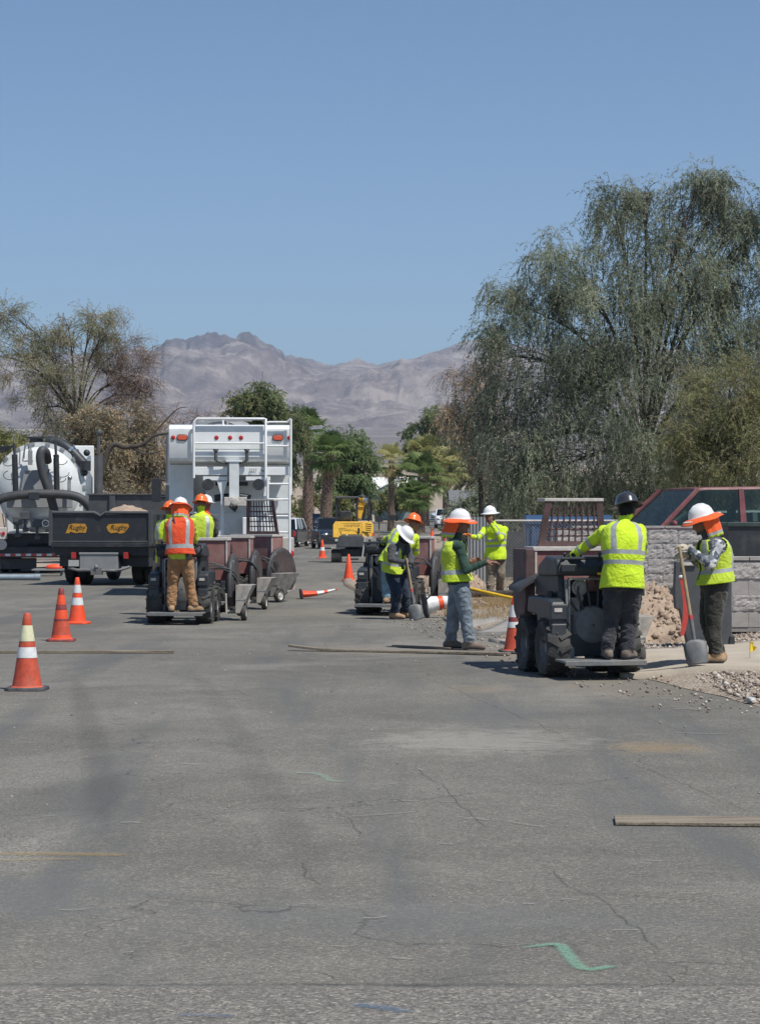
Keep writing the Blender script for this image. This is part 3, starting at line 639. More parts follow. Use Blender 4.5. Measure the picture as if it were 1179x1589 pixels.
# --- dry air
hz = MB(); hz.b2((-6900, -1300, -3), (6900, 12600, 830))
m = bpy.data.materials.new('haze_air'); m.use_nodes = True; N = m.node_tree.nodes; L = m.node_tree.links
N.remove(N['Principled BSDF']); pv = N.new('ShaderNodeVolumePrincipled'); pv.inputs['Color'].default_value = (0.62, 0.80, 1.0, 1)
pv.inputs['Density'].default_value = 8.5e-5; pv.inputs['Anisotropy'].default_value = 0.2
L.new(pv.outputs[0], N['Material Output'].inputs['Volume'])
tag(hz.build('haze', m), kind='stuff')
# ================================================================ trees and plants
K['lf_grey'] = leafmat('grey_green_leaves', (0.092, 0.124, 0.084), (0.38, 0.425, 0.30), (0.38, 0.31, 0.22))
K['lf_mesq'] = leafmat('mesquite_leaves', (0.15, 0.175, 0.105), (0.43, 0.45, 0.28), (0.507, 0.381, 0.254))
K['lf_palo'] = leafmat('palo_verde_leaves', (0.15, 0.17, 0.07), (0.34, 0.35, 0.16), (0.36, 0.30, 0.16))
K['lf_dark'] = leafmat('dark_green_leaves', (0.075, 0.112, 0.056), (0.27, 0.335, 0.165), (0.381, 0.331, 0.152))
K['lf_olive'] = leafmat('olive_shrub_leaves', (0.115, 0.139, 0.055), (0.381, 0.393, 0.165), (0.558, 0.457, 0.229))
K['lf_brown'] = leafmat('dry_shrub_leaves', (0.16, 0.155, 0.105), (0.38, 0.34, 0.235), (0.635, 0.457, 0.280))
K['lf_green'] = leafmat('fresh_green_leaves', (0.075, 0.12, 0.05), (0.27, 0.35, 0.16), (0.3, 0.3, 0.15))
K['lf_palm'] = leafmat('palm_fronds', (0.052, 0.105, 0.032), (0.24, 0.31, 0.115), (0.30, 0.225, 0.14))
K['lf_palmy'] = leafmat('yellowing_palm_fronds', (0.15, 0.19, 0.065), (0.50, 0.47, 0.22), (0.38, 0.30, 0.18))

def in_ball(n, bias=0.45):
    v = RNG.normal(size=(n, 3)); v /= np.linalg.norm(v, axis=1)[:, None]
    return v * (RNG.random(n) ** bias)[:, None]
def tubes_np(paths, rad, sides=3):
    # paths (k, s, 3), rad (k, s): many thin tapered tubes at once
    k, s, _ = paths.shape; t = np.gradient(paths, axis=1); t /= np.linalg.norm(t, axis=2, keepdims=True) + 1e-9
    ref = np.where(np.abs(t[..., 2:3]) < 0.9, np.array([0, 0, 1.0]), np.array([1.0, 0, 0]))
    u = np.cross(t, ref); u /= np.linalg.norm(u, axis=2, keepdims=True) + 1e-9; w = np.cross(t, u)
    a = np.arange(sides) * 2 * np.pi / sides
    V = paths[:, :, None, :] + rad[:, :, None, None] * (u[:, :, None, :] * np.cos(a)[None, None, :, None] + w[:, :, None, :] * np.sin(a)[None, None, :, None])
    idx = np.arange(k * s * sides).reshape(k, s, sides); nxt = np.roll(idx, -1, axis=2)
    Fq = np.stack([idx[:, :-1], nxt[:, :-1], nxt[:, 1:], idx[:, 1:]], -1).reshape(-1, 4)
    return V.reshape(-1, 3), Fq
def leaves_np(pos, dirs, ln, wd):
    n = len(pos); dirs = dirs / (np.linalg.norm(dirs, axis=1)[:, None] + 1e-9)
    r_ = RNG.normal(size=(n, 3)); sd = np.cross(dirs, r_); sd /= np.linalg.norm(sd, axis=1)[:, None] + 1e-9
    ln = ln[:, None]; wd = wd[:, None]
    V = np.stack([pos, pos + dirs * ln * 0.45 + sd * wd, pos + dirs * ln, pos + dirs * ln * 0.45 - sd * wd], 1).reshape(-1, 3)
    return V, np.arange(4 * n).reshape(-1, 4)
def tree(name, label, cat, d, base_px, clumps, leaf='lf_grey', fork=None, trunk_r=0.16, nleaf=60000, ll=(0.05, 0.11), lw=0.009, twig=(0.4, 0.9), droop=0.8, twigm='bark',
         twig_frac=0.35, depth=1.0, tw=0.006, dead=0.04, group=None, stems=1, limbm='bark', sub=7, pale=0, perk=26):
    g = P(base_px, 800, d); z0 = float(gz2(d)) if g.x < lerp_line(KERB, d) else float(yard_z(g.x, d))
    base = Vector((g.x, d, z0)); root = thing(name, label, cat, base, group=group)
    cl = []
    for c_ in clumps:
        q = P(c_[0], c_[1], d); rx, rz = c_[2] * d / F, c_[3] * d / F; ry = (rx + rz) / 2 * depth
        dy = (c_[4] if len(c_) > 4 else random.uniform(-0.5, 0.5)) * ry * 0.8
        cl.append((np.array([q.x - base.x, dy, q.z - base.z]), np.array([rx, ry, rz]), c_[5] if len(c_) > 5 else 1.0))
    fk = fork and (P(fork[0], fork[1], d) - base)
    if fk is None: fk = Vector((0, 0, 0.8))
    else: fk.y = 0
    # limbs
    mb = MB(); mb.tube(spline([(0, 0, -0.15), fk * 0.5 + Vector((0.06, 0.03, 0)), fk], 4), [trunk_r * 1.25] + [trunk_r * (1.15 - 0.04 * i) for i in range(8)], 9)
    tips = []
    for c0, r0, dens in cl:
        e = Vector(c0) + Vector((0, 0, -0.15 * r0[2])); mid = fk * 0.45 + e * 0.55 + Vector((random.uniform(-.2, .2), random.uniform(-.2, .2), 0.22 * (e - fk).length * 0.6)); mid.x = fk.x * 0.55 + e.x * 0.45
        pth = spline([fk - Vector((0, 0, 0.1)), mid, e], 6); n = len(pth)
        ra = trunk_r * (0.5 if len(cl) < 6 else 0.33)
        mb.tube(pth, [ra * (1 - 0.8 * i / (n - 1)) for i in range(n)], 6)
        for k in range(sub):
            s0 = pth[random.randint(n // 2, n - 1)]; o = in_ball(1, 0.3)[0] * r0 * 0.85
            e2 = Vector(c0 + o); m2 = (s0 + e2) / 2 + Vector((random.uniform(-.1, .1), random.uniform(-.1, .1), 0.14 * (e2 - s0).length))
            p2 = spline([s0, m2, e2], 4); mb.tube(p2, [ra * 0.28 * (1 - 0.75 * i / (len(p2) - 1)) for i in range(len(p2))], 5)
            tips.append((p2, c0, r0))
    mb.build('trunk', K[limbm], root, smooth=60, fixn=False)
    # twigs
    vol = np.array([(c[1][0] * c[1][2]) ** 0.9 * c[2] for c in cl]); vol /= vol.sum()
    LV, LF, LT, TV, TF, off, toff = [], [], [], [], [], 0, 0
    for (c0, r0, dens), share in zip(cl, vol):
        nl = int(nleaf * share); per = perk; k = max(12, nl // per); s_ = 7
        # little sub-clusters so that light and dark clumps and gaps show
        nc = max(6, int(k / 26)); cc = in_ball(nc, 0.38) * r0 + c0; cr = 0.36 * r0.mean() * (0.6 + 0.8 * RNG.random(nc))
        wch = RNG.integers(0, nc, k); st = cc[wch] + in_ball(k, 0.5) * cr[wch][:, None] * np.array([1, 1, 0.8])
        ln = twig[0] + (twig[1] - twig[0]) * RNG.random(k)
        out = (st - c0) / (r0 + 1e-6); out /= np.linalg.norm(out, axis=1)[:, None] + 1e-9
        dr = out * 0.8 + RNG.normal(0, 0.55, (k, 3)) + np.array([0, 0, 0.35]); dr /= np.linalg.norm(dr, axis=1)[:, None]
        pth = np.zeros((k, s_, 3)); pth[:, 0] = st - dr * ln[:, None] * 0.3
        for i in range(1, s_):
            dr = dr + np.array([0, 0, -droop * 0.42]) + RNG.normal(0, 0.12, (k, 3)); dr /= np.linalg.norm(dr, axis=1)[:, None]
            pth[:, i] = pth[:, i - 1] + dr * (ln / (s_ - 1))[:, None]
        sel = RNG.random(k) < twig_frac
        if sel.any():
            a, f = tubes_np(pth[sel], np.linspace(tw, tw * 0.35, s_)[None] * (0.7 + 0.6 * RNG.random((sel.sum(), 1)))); TV.append(a); TF.append(f + toff); toff += len(a)
        if nl > 0 and dens >= 0:
            ti = RNG.integers(0, k, nl); u = RNG.random(nl) ** 0.8 * (s_ - 1.001); i0 = u.astype(int); fr = (u - i0)[:, None]
            pos = pth[ti, i0] * (1 - fr) + pth[ti, i0 + 1] * fr; tdir = pth[ti, i0 + 1] - pth[ti, i0]; tdir /= np.linalg.norm(tdir, axis=1)[:, None] + 1e-9
            dd = tdir * 0.7 + RNG.normal(0, 0.6, (nl, 3)) + np.array([0, 0, -droop * 0.45])
            lln = ll[0] + (ll[1] - ll[0]) * RNG.random(nl); a, f = leaves_np(pos, dd, lln, lw * (0.7 + 0.6 * RNG.random(nl)))
            tt = np.clip(0.4 + 0.28 * RNG.normal(size=nc)[wch][ti] + 0.2 * RNG.normal(size=nl), 0, 0.8)
            dd_ = RNG.random(nl) < dead * (1 + 2.5 * (RNG.random(nc) < 0.2)[wch][ti]); tt[dd_] = 0.86 + 0.14 * RNG.random(dd_.sum())
            LV.append(a); LF.append(f + off); LT.append(np.repeat(tt, 4)); off += len(a)
    if LV: fast_mesh('crown', np.concatenate(LV), np.concatenate(LF), K[leaf], root, tint=np.concatenate(LT))
    if TV: fast_mesh('twigs', np.concatenate(TV), np.concatenate(TF), K[twigm], root)['kind'] = 'stuff'
    return root

# the tall weeping tree on the right
tall = tree('willow_tree', 'tall weeping grey green tree towering behind the maroon vehicle', 'tree', 62, 985,
     [(1075, 318, 70, 62, 0), (1005, 300, 36, 42, 0.3), (952, 325, 42, 58, -0.4), (1125, 300, 30, 45), (1020, 410, 105, 85, 0), (880, 410, 75, 62, -0.3), (815, 465, 62, 62, 0.3), (905, 505, 110, 95, -0.6), (1060, 505, 120, 110, 0.4),
      (1150, 420, 60, 95, 0), (1165, 330, 34, 50), (1205, 330, 40, 60), (1090, 275, 40, 30), (775, 540, 36, 60, 0), (850, 600, 115, 92, 0.2), (1000, 625, 140, 100, -0.6), (790, 680, 70, 90, -0.3), (900, 705, 140, 72, -0.5), (1085, 690, 120, 85, 0.4), (1165, 560, 60, 110, 0.2), (1230, 480, 60, 150, 0), (830, 742, 70, 40, -0.2), (960, 745, 90, 40, -0.6), (1110, 745, 80, 40)],
     'lf_grey', (1000, 700), 0.20, 460000, (0.06, 0.13), 0.0088, (0.6, 1.4), 1.1, 'barkpale', 0.14, 0.75, 0.006, 0.03, sub=8, perk=34)
wisp = tree('willow_tree', 'thin grey half bare tree left of the tall weeping tree', 'tree', 66, 742,
     [(712, 600, 32, 45, 0), (735, 650, 42, 60, 0), (760, 590, 30, 40), (770, 700, 40, 55), (700, 640, 24, 40, 0), (735, 575, 22, 25)], 'lf_brown', (745, 740), 0.08, 16000, (0.05, 0.11), 0.009, (0.6, 1.2), 1.1, 'barkdead', 0.8, 0.9, 0.0055, 0.2, sub=10, perk=11)
palo = tree('palo_verde_tree', 'yellow green feathery tree at the right edge above the vehicle', 'tree', 50, 1140,
     [(1130, 610, 70, 55, 0), (1170, 600, 60, 70), (1075, 660, 60, 55, 0), (1145, 690, 90, 65, -0.3), (1060, 715, 65, 45), (1200, 680, 60, 90), (1110, 735, 70, 35, 0)], 'lf_palo', (1140, 740), 0.11, 80000, (0.04, 0.09), 0.0075, (0.4, 0.9), 0.55, 'barkpale', 0.45, 0.8, 0.0045, 0.1)
mesq = tree('mesquite_tree', 'spreading half bare mesquite tree behind the tank truck', 'tree', 88, 112,
     [(38, 515, 55, 42, 0), (15, 485, 34, 26), (105, 500, 48, 38, 0.2), (150, 488, 42, 28, 0), (165, 515, 40, 30), (60, 575, 62, 46, -0.3), (112, 560, 52, 46), (75, 625, 58, 40, 0), (115, 610, 48, 50, -0.4), (30, 545, 40, 40), (95, 665, 40, 36), (-20, 540, 40, 60)], 'lf_mesq', (118, 650), 0.17, 95000, (0.04, 0.09), 0.0085, (0.5, 1.1), 0.6, 'barkdead', 0.4, 0.8, 0.007, 0.08, sub=9)
bare = tree('mesquite_tree', 'leafless pinkish brown twigs of a dead tree above the white truck', 'tree', 90, 130,
     [(190, 535, 50, 45, 0, 1), (215, 575, 42, 48, 0, 1), (180, 590, 42, 40, 0, 1), (232, 610, 25, 30, 0, 1), (205, 625, 40, 32), (150, 560, 30, 30)], 'lf_brown', (122, 650), 0.14, 11000, (0.04, 0.08), 0.006, (0.6, 1.3), 0.35, 'barkdead', 1.0, 0.8, 0.008, 0.5, sub=16, perk=7)
tree('desert_shrub', 'grey green bush under the half bare mesquite', 'bush', 84, 150, [(140, 665, 42, 36, 0), (165, 700, 46, 42), (120, 705, 36, 36), (150, 745, 60, 36)], 'lf_brown', None, 0.06, 60000, (0.06, 0.13), 0.014, (0.4, 0.8), 0.4, 'barkdead', 0.4, 0.8, 0.006, 0.1)
tree('desert_shrub', 'brown green thicket left of the white truck', 'bush', 86, 215, [(205, 660, 42, 36, 0), (232, 690, 34, 46), (200, 720, 46, 46), (240, 740, 34, 36), (185, 690, 30, 30)], 'lf_brown', None, 0.06, 60000, (0.06, 0.13), 0.013, (0.5, 0.9), 0.5, 'barkdead', 0.7, 0.8, 0.006, 0.1)
tree('desert_shrub', 'pale low bush at the left edge beyond the tank truck', 'bush', 100, 10, [(5, 690, 40, 22, 0), (50, 695, 30, 18), (-30, 690, 40, 25)], 'lf_olive', None, 0.05, 24000, (0.07, 0.14), 0.015, (0.4, 0.8), 0.3, 'barkdead', 0.3)
dead = thing('dead_branch', 'dark bare branch reaching sideways left of the white truck', 'branch', P(160, 790, 80).xy.to_3d())
mb = MB(); q = [P(*a, 80) - dead.location for a in ((120, 760), (165, 705), (195, 694), (220, 690), (238, 676), (262, 672))]; q[0].z = -0.1
mb.tube(spline(q, 5), [0.13 * (1 - 0.028 * i) for i in range(26)], 7)
q2 = [P(*a, 80) - dead.location for a in ((205, 694), (225, 704), (250, 700))]; mb.tube(spline(q2, 5), [0.06 * (1 - 0.07 * i) for i in range(11)], 6)
q2 = [P(*a, 80) - dead.location for a in ((225, 688), (250, 660), (275, 635), (290, 632))]; mb.tube(spline(q2, 5), [0.04 * (1 - 0.05 * i) for i in range(16)], 5)
mb.build('limb', K['bark'], dead, smooth=60)
bare2 = tree('desert_shrub', 'spindly bare twigs above the left corner of the white truck', 'bush', 92, 285, [(285, 650, 40, 28, 0), (310, 640, 28, 20), (262, 650, 24, 28)], 'lf_brown', (285, 690), 0.05, 500, (0.05, 0.1), 0.008, (0.6, 1.4), 0.1, 'barkdead', 1.0, 0.8, 0.008, 0.5, sub=10, perk=5)
tree('shade_tree', 'dense dark tree standing behind the white truck', 'tree', 112, 410, [(400, 622, 36, 28, 0), (425, 640, 40, 36), (385, 645, 28, 32), (445, 665, 34, 40), (410, 690, 50, 50), (430, 740, 30, 40)], 'lf_dark', (412, 720), 0.15, 90000, (0.09, 0.19), 0.02, (0.5, 1.0), 0.9, 'barkdead', 0.2, 0.9, 0.008, 0.08)
tree('shade_tree', 'mid green tree between the palms and the excavator', 'tree', 155, 545, [(545, 700, 32, 32, 0), (560, 725, 28, 32), (525, 730, 34, 40), (530, 765, 30, 30), (555, 755, 26, 28)], 'lf_green', (540, 770), 0.15, 60000, (0.10, 0.22), 0.03, (0.6, 1.1), 0.9, 'bark', 0.1, 0.9)
tree('shade_tree', 'dark green tree left of the wispy tree, above the palms', 'tree', 222, 700, [(655, 670, 30, 26, 0), (690, 660, 36, 30), (720, 690, 40, 45), (690, 710, 40, 40), (735, 745, 30, 45), (665, 700, 30, 30), (760, 770, 36, 30), (640, 690, 16, 16)], 'lf_dark', (695, 770), 0.18, 90000, (0.11, 0.24), 0.032, (0.6, 1.2), 0.7, 'bark', 0.1, 0.9)
tree('desert_shrub', 'green brush behind the parked cars beside the fan palms', 'bush', 150, 490, [(455, 790, 22, 26, 0), (485, 785, 20, 24), (520, 790, 22, 22), (545, 795, 20, 18), (470, 815, 26, 18), (510, 815, 26, 16)], 'lf_olive', None, 0.06, 26000, (0.09, 0.18), 0.028, (0.4, 0.8), 0.3, 'bark', 0.1)
tree('desert_shrub', 'round olive shrub in front of the pale house', 'bush', 178, 615, [(600, 778, 18, 18, 0), (622, 775, 18, 18), (612, 762, 12, 14), (640, 783, 14, 14), (590, 788, 12, 10)], 'lf_olive', None, 0.07, 22000, (0.10, 0.2), 0.035, (0.3, 0.7), 0.2, 'bark', 0.1)
tree('desert_shrub', 'dark hedge below the tall weeping tree', 'bush', 72, 860, [(800, 770, 60, 28, 0), (880, 772, 60, 26, 0), (960, 770, 60, 28), (1040, 765, 60, 28), (760, 780, 30, 20), (1120, 765, 60, 28), (760, 815, 40, 30), (830, 805, 50, 30), (900, 810, 50, 30), (980, 810, 60, 30), (715, 800, 26, 30), (1080, 800, 60, 30)], 'lf_grey', None, 0.06, 170000, (0.07, 0.15), 0.014, (0.4, 0.9), 0.6, 'barkdead', 0.3)

def palm(label, d, px, crown_py, base_py=None, trunk_r=0.24, n=34, fl=1.2, leaf='lf_palm', dead_n=10, lean=0.0, group='fan palms down the street', stubby=False):
    g = P(px, 800, d); z0 = float(gz2(d)); root = thing('fan_palm', label, 'palm tree', (g.x, d, z0), group=group)
    H = P(px, crown_py, d).z - z0; mb = MB(); rings = []; n_ = 14
    for i in range(n_ + 1):
        t = i / n_; r_ = trunk_r * (1.25 - 0.45 * t ** 0.6 + 0.05 * math.sin(i * 2.1)); c_ = Vector((lean * t * t, 0.05 * math.sin(3 * t), -0.1 + (H + 0.1) * t))
        rings.append([c_ + Vector((math.cos(6.2832 * k / 10) * r_, math.sin(6.2832 * k / 10) * r_, 0)) for k in range(10)])
    mb.loft(rings); tr = mb.build('trunk', K['palmbark'], root, smooth=50)
    # old leaf bases
    V = []; rows = max(6, int(H / 0.16))
    mbb = MB()
    for r_ in range(rows):
        t = (r_ + 0.5) / rows
        for k in range(7):
            a = 6.2832 * (k + 0.5 * (r_ % 2)) / 7 + random.uniform(-.2, .2); rr = trunk_r * (1.25 - 0.45 * t ** 0.6); c_ = Vector((lean * t * t, 0, H * t))
            e = Vector((math.cos(a), math.sin(a), 0)); s_ = Vector((-e.y, e.x, 0)) * 0.07
            b0 = c_ + e * rr * 0.9; tip = c_ + e * (rr + random.uniform(0.05, 0.13)) + Vector((0, 0, random.uniform(0.10, 0.2)))
            mbb.add([b0 - s_, b0 + s_, tip], [(0, 1, 2)])
    mbb.build('leaf_bases', K['barkpale'], root, fixn=False)['kind'] = 'stuff'
    V, Fq, T, off = [], [], [], 0
    top = np.array([lean, 0, H])
    for k in range(n + dead_n):
        isd = k >= n; a = RNG.random() * 6.283; el = RNG.uniform(-0.55, 1.4) if not isd else RNG.uniform(-1.5, -0.75)
        L_ = fl * RNG.uniform(0.75, 1.15); e = np.array([math.cos(a) * math.cos(el), math.sin(a) * math.cos(el), math.sin(el)]); L_ *= 0.7 if isd else 1.0
        pet = top + e * L_ * 0.55 + np.array([0, 0, -0.06 * L_]); s_ = np.cross(e, [0, 0, 1.0]); s_ /= np.linalg.norm(s_) + 1e-9; up = np.cross(s_, e)
        w = s_ * 0.018; V += [top - w, top + w, pet + w, pet - w]; Fq.append((off, off + 1, off + 2, off + 3)); T += [0.5] * 4; off += 4
        tn = 0.9 + 0.1 * RNG.random() if isd else np.clip(0.4 + 0.25 * RNG.normal(), 0.05, 0.8)
        nb = 22
        for b_ in range(nb):
            f = (b_ / (nb - 1) - 0.5) * 2; ang = f * 1.35; dd = e * math.cos(ang) + s_ * math.sin(ang); l_ = L_ * 0.62 * (1 - 0.25 * abs(f))
            m_ = pet + dd * l_ * 0.6 + up * 0.05; tip = pet + dd * l_ + np.array([0, 0, -0.28 * l_]); wd = (np.cross(dd, up)) * 0.020 * L_; tip = tip + RNG.normal(0, 0.05 * L_, 3)
            V += [pet, m_ + wd, tip, m_ - wd]; Fq.append((off, off + 1, off + 2, off + 3)); T += [tn] * 4; off += 4
    fast_mesh('crown', V, Fq, K[leaf], root, tint=T); return root
palm('tall fan palm, left of the pair beside the white truck', 138, 478, 672, trunk_r=0.34, n=52, fl=1.75, dead_n=12)
palm('shorter fan palm, right of the pair beside the white truck', 132, 505, 706, trunk_r=0.36, n=50, fl=1.6, dead_n=12, lean=0.25)
palm('fan palm with yellow fronds above the pale house', 172, 607, 715, trunk_r=0.25, n=34, fl=1.7, leaf='lf_palmy', dead_n=22)
for (px, py, d, lab) in ((652, 742, 166, 'low bushy fan palm, left of the clump by the white hatchback'), (692, 726, 196, 'fan palm with brown skirt, right of the clump by the white hatchback'), (660, 708, 196, 'tallest fan palm of the clump by the white hatchback'), (645, 772, 160, 'fan palm with fronds down to the ground by the white hatchback')):
    palm(lab, d, px, py, trunk_r=0.3, n=64, fl=1.4 if py > 760 else 2.1, leaf='lf_palmy' if px > 655 else 'lf_palm', dead_n=30 if px > 655 else 14)
# ================================================================ vehicles and machines
def wheel(parent, c, r, w, rim='steel', lugs=0, n=28, rim_r=0.56, side=1):
    mb = MB(); h = w / 2
    mb.lathe([(r * rim_r, -h * 0.8), (r * 0.8, -h), (r * 0.93, -h * 0.92), (r, -h * 0.62), (r, h * 0.62), (r * 0.93, h * 0.92), (r * 0.8, h), (r * rim_r, h * 0.8)], (0, 0, 0), 'x', n)
    if lugs:
        for k in range(lugs):
            for s in (-1, 1):
                a = 6.2832 * (k + (0.5 if s > 0 else 0)) / lugs
                Mx = Matrix.Rotation(a, 3, 'X') @ Matrix.Rotation(s * 0.55, 3, 'Z')
                q = Matrix.Rotation(a, 3, 'X') @ Vector((s * h * 0.5, 0, r))
                mb.box(q, (h * 1.05, r * 0.14, r * 0.09), rot=Matrix.Rotation(a, 3, 'X') @ Matrix.Rotation(s * 0.5, 3, 'Z'))
    t = mb.build('wheel', K['rubber'], parent, smooth=45); t.location = c
    rb = MB(); rb.lathe([(r * rim_r * 1.02, -h * 0.78), (r * rim_r * 0.9, -h * 0.35), (r * 0.22, -h * 0.3), (r * 0.18, -h * 0.55), (0.004, -h * 0.55)], (0, 0, 0), 'x', 20)
    rb.lathe([(r * rim_r * 1.02, h * 0.78), (r * rim_r * 0.9, h * 0.35), (r * 0.22, h * 0.3), (r * 0.18, h * 0.55), (0.004, h * 0.55)], (0, 0, 0), 'x', 20)
    for k in range(5):
        a = 6.2832 * k / 5
        for s in (-1, 1): rb.cyl((s * h * 0.28, math.cos(a) * r * 0.3, math.sin(a) * r * 0.3), (s * h * 0.42, math.cos(a) * r * 0.3, math.sin(a) * r * 0.3), r * 0.035, n=6)
    rb.build('rim', K[rim], t, smooth=40); return t
def text_mesh(name, body, size, mt, parent, loc, rot, ext=0.003, align='CENTER', shear=0.0):
    cu = bpy.data.curves.new('txt', 'FONT'); cu.body = body; cu.size = size; cu.extrude = ext; cu.align_x = align; cu.align_y = 'CENTER'; cu.shear = shear; cu.resolution_u = 3
    t = bpy.data.objects.new('txt', cu); COL.objects.link(t); me = bpy.data.meshes.new_from_object(t.evaluated_get(bpy.context.evaluated_depsgraph_get()))
    bpy.data.objects.remove(t); bpy.data.curves.remove(cu); me.materials.clear(); me.materials.append(mt)
    o = bpy.data.objects.new(name, me); COL.objects.link(o); o.parent = parent; o.location = loc; o.rotation_euler = rot; return o
def bolt_row(mb, a, b, n, r=0.012):
    a, b = Vector(a), Vector(b)
    for i in range(n): mb.ball(a.lerp(b, i / max(1, n - 1)), r, 6, 4)

# ------------------------------------------------ white hopper truck
s = F / 46.0
def w3(px, py, y=0.0): return Vector(((px - 357) / s, y, HC - (py - YH) / s))
T = thing('hopper_truck', 'white hopper truck seen from behind with a rear ladder and red lights', 'truck', (PX(357, 46), 46, 0), R(3.6))
mb = MB(); prof = [(0.0, 3.44), (0.06, 3.5), (0.5, 3.54), (4.2, 3.54), (4.2, 1.75), (1.0, 1.75), (0.46, 2.72), (0.04, 2.78), (0, 2.84)]
mb.prism(prof, lambda p: Vector((-1.25, p[0], p[1])), lambda p: Vector((1.25, p[0], p[1])))
mb.build('hopper', K['white'], T, bevel=0.02)
for x0, x1 in ((-1.25, -0.745), (0.745, 1.25)): mb = MB(); mb.b2((x0, 0.40, 1.70), (x1, 0.7, 2.72)); mb.build('corner_cabinet', K['whitegrey'], T, bevel=0.012)
mb = MB(); mb.b2((-0.735, -0.012, 3.02), (0.735, 0.02, 3.50)); mb.b2((-0.735, -0.01, 2.86), (0.735, 0.02, 3.005)); mb.build('rear_panel', K['white'], T, bevel=0.008)
mb = MB(); mb.b2((-0.73, -0.04, 2.49), (-0.05, 0.14, 2.66)); mb.b2((0.16, -0.04, 2.49), (1.24, 0.14, 2.66)); mb.build('cross_beam', K['white'], T, bevel=0.01)
mb = MB(); mb.b2((-0.02, -0.2, 2.04), (0.18, -0.02, 2.76)); mb.b2((-0.09, -0.22, 2.75), (0.25, 0.02, 2.79)); mb.build('mast_post', K['whitegrey'], T, bevel=0.01)
for x, y0 in ((-0.55, 0.0), (0.32, 0.0)):
    mb = MB(); mb.b2((x, -0.05, 2.38), (x + 0.5, 0.06, 2.46)); mb.prism([(x + 0.28, 2.37), (x + 0.5, 2.37), (x + 0.42, 2.1), (x + 0.36, 2.1)], lambda p: Vector((p[0], -0.04, p[1])), lambda p: Vector((p[0], 0.05, p[1])))
    mb.b2((x + 0.36, -0.04, 1.2), (x + 0.42, 0.05, 2.1)); mb.build('bracket', K['white'], T, bevel=0.006)
for x in (-0.45, 0.58):
    mb = MB(); mb.lathe([(0.11, -0.06), (0.12, 0), (0.09, 0.1), (0.03, 0.13)], (x, -0.06, 2.30), 'y', 14, cap=True); mb.build('work_lamp', K['black'], T, smooth=40)
for x in (-0.29, 0.34):
    mb = MB(); mb.cyl((x, -0.14, 2.78), (x, -0.14, 2.98), 0.035); mb.cyl((x, -0.14, 2.98), (x, -0.14, 3.02), 0.055); mb.tube([(x, -0.14, 2.78), (x * 0.6, -0.12, 2.74), (x * 0.2, -0.1, 2.72)], 0.02, 6); mb.build('valve_stem', K['darkgrey'], T, smooth=40)
mb = MB(); mb.b2((-0.5, 0.5, 1.5), (0.75, 0.6, 2.4)); mb.build('recess_panel', K['whitegrey'], T)
mb = MB(); mb.b2((-0.3, 0.18, 2.28), (0.36, 0.45, 2.36)); mb.cyl((-0.32, 0.12, 2.02), (0.0, 0.12, 2.06), 0.07); mb.cyl((0.2, 0.12, 2.06), (0.42, 0.12, 2.02), 0.07)
for k in range(4): mb.tube(spline([(-0.12 + 0.1 * k, 0.0, 2.05), (-0.05 + 0.08 * k, -0.1, 1.9 + 0.02 * k), (0.1, -0.05, 1.75)], 5), 0.016, 6)
mb.build('hydraulics', K['black'], T, smooth=40)
mb = MB(); mb.b2((-0.12, -0.28, 1.86), (0.34, -0.08, 2.04)); mb.lathe([(0.03, -0.04), (0.08, -0.03), (0.08, 0.03), (0.03, 0.04)], (0.10, -0.34, 1.95), 'y', 14, cap=True); mb.build('winch_box', K['dustywhite'], T, bevel=0.012)
# rails: one loop across the middle, one at the ladder side
mb = MB(); mb.tube([w3(301, 742, -0.1), w3(301, 662, -0.1), w3(302, 654, -0.1), w3(306, 650, -0.1), w3(409, 650, -0.1), w3(412, 650, -0.1), w3(412, 755, -0.1)], 0.027, 8); mb.tube([w3(301, 688, -0.1), w3(412, 688, -0.1)], 0.018, 8)
mb.tube([w3(346, 651, 0.2), w3(346, 662, 0.2)], 0.02, 6); mb.build('guard_rail', K['white'], T, smooth=50)
mb = MB(); mb.tube([w3(414, 656, -0.1), w3(418, 655, -0.1), w3(448, 655, -0.1)], 0.022, 8); mb.tube([w3(451, 650, -0.12), w3(451, 768, -0.12)], 0.026, 8); mb.tube([w3(445, 655, -0.1), w3(451, 650, -0.12)], 0.022, 8); mb.tube([w3(413, 692, -0.1), w3(450, 692, -0.1)], 0.02, 8); mb.build('hand_rail', K['white'], T, smooth=50)
ld = MB(); ld.tube([w3(415, 741, -0.16), w3(415, 832, -0.24)], 0.026, 8); ld.tube([w3(449, 741, -0.16), w3(449, 898, -0.3)], 0.026, 8); lo = ld.build('ladder', K['white'], T, smooth=50)
for py, a in ((751, 415), (775, 415), (801, 415), (826, 415), (876, 442)):
    r_ = MB(); yv = -0.16 - 0.1 * (py - 741) / 150; r_.tube([w3(a, py, yv), w3(449, py, yv)], 0.022, 8); r_.build('rung', K['white'], lo, smooth=50)
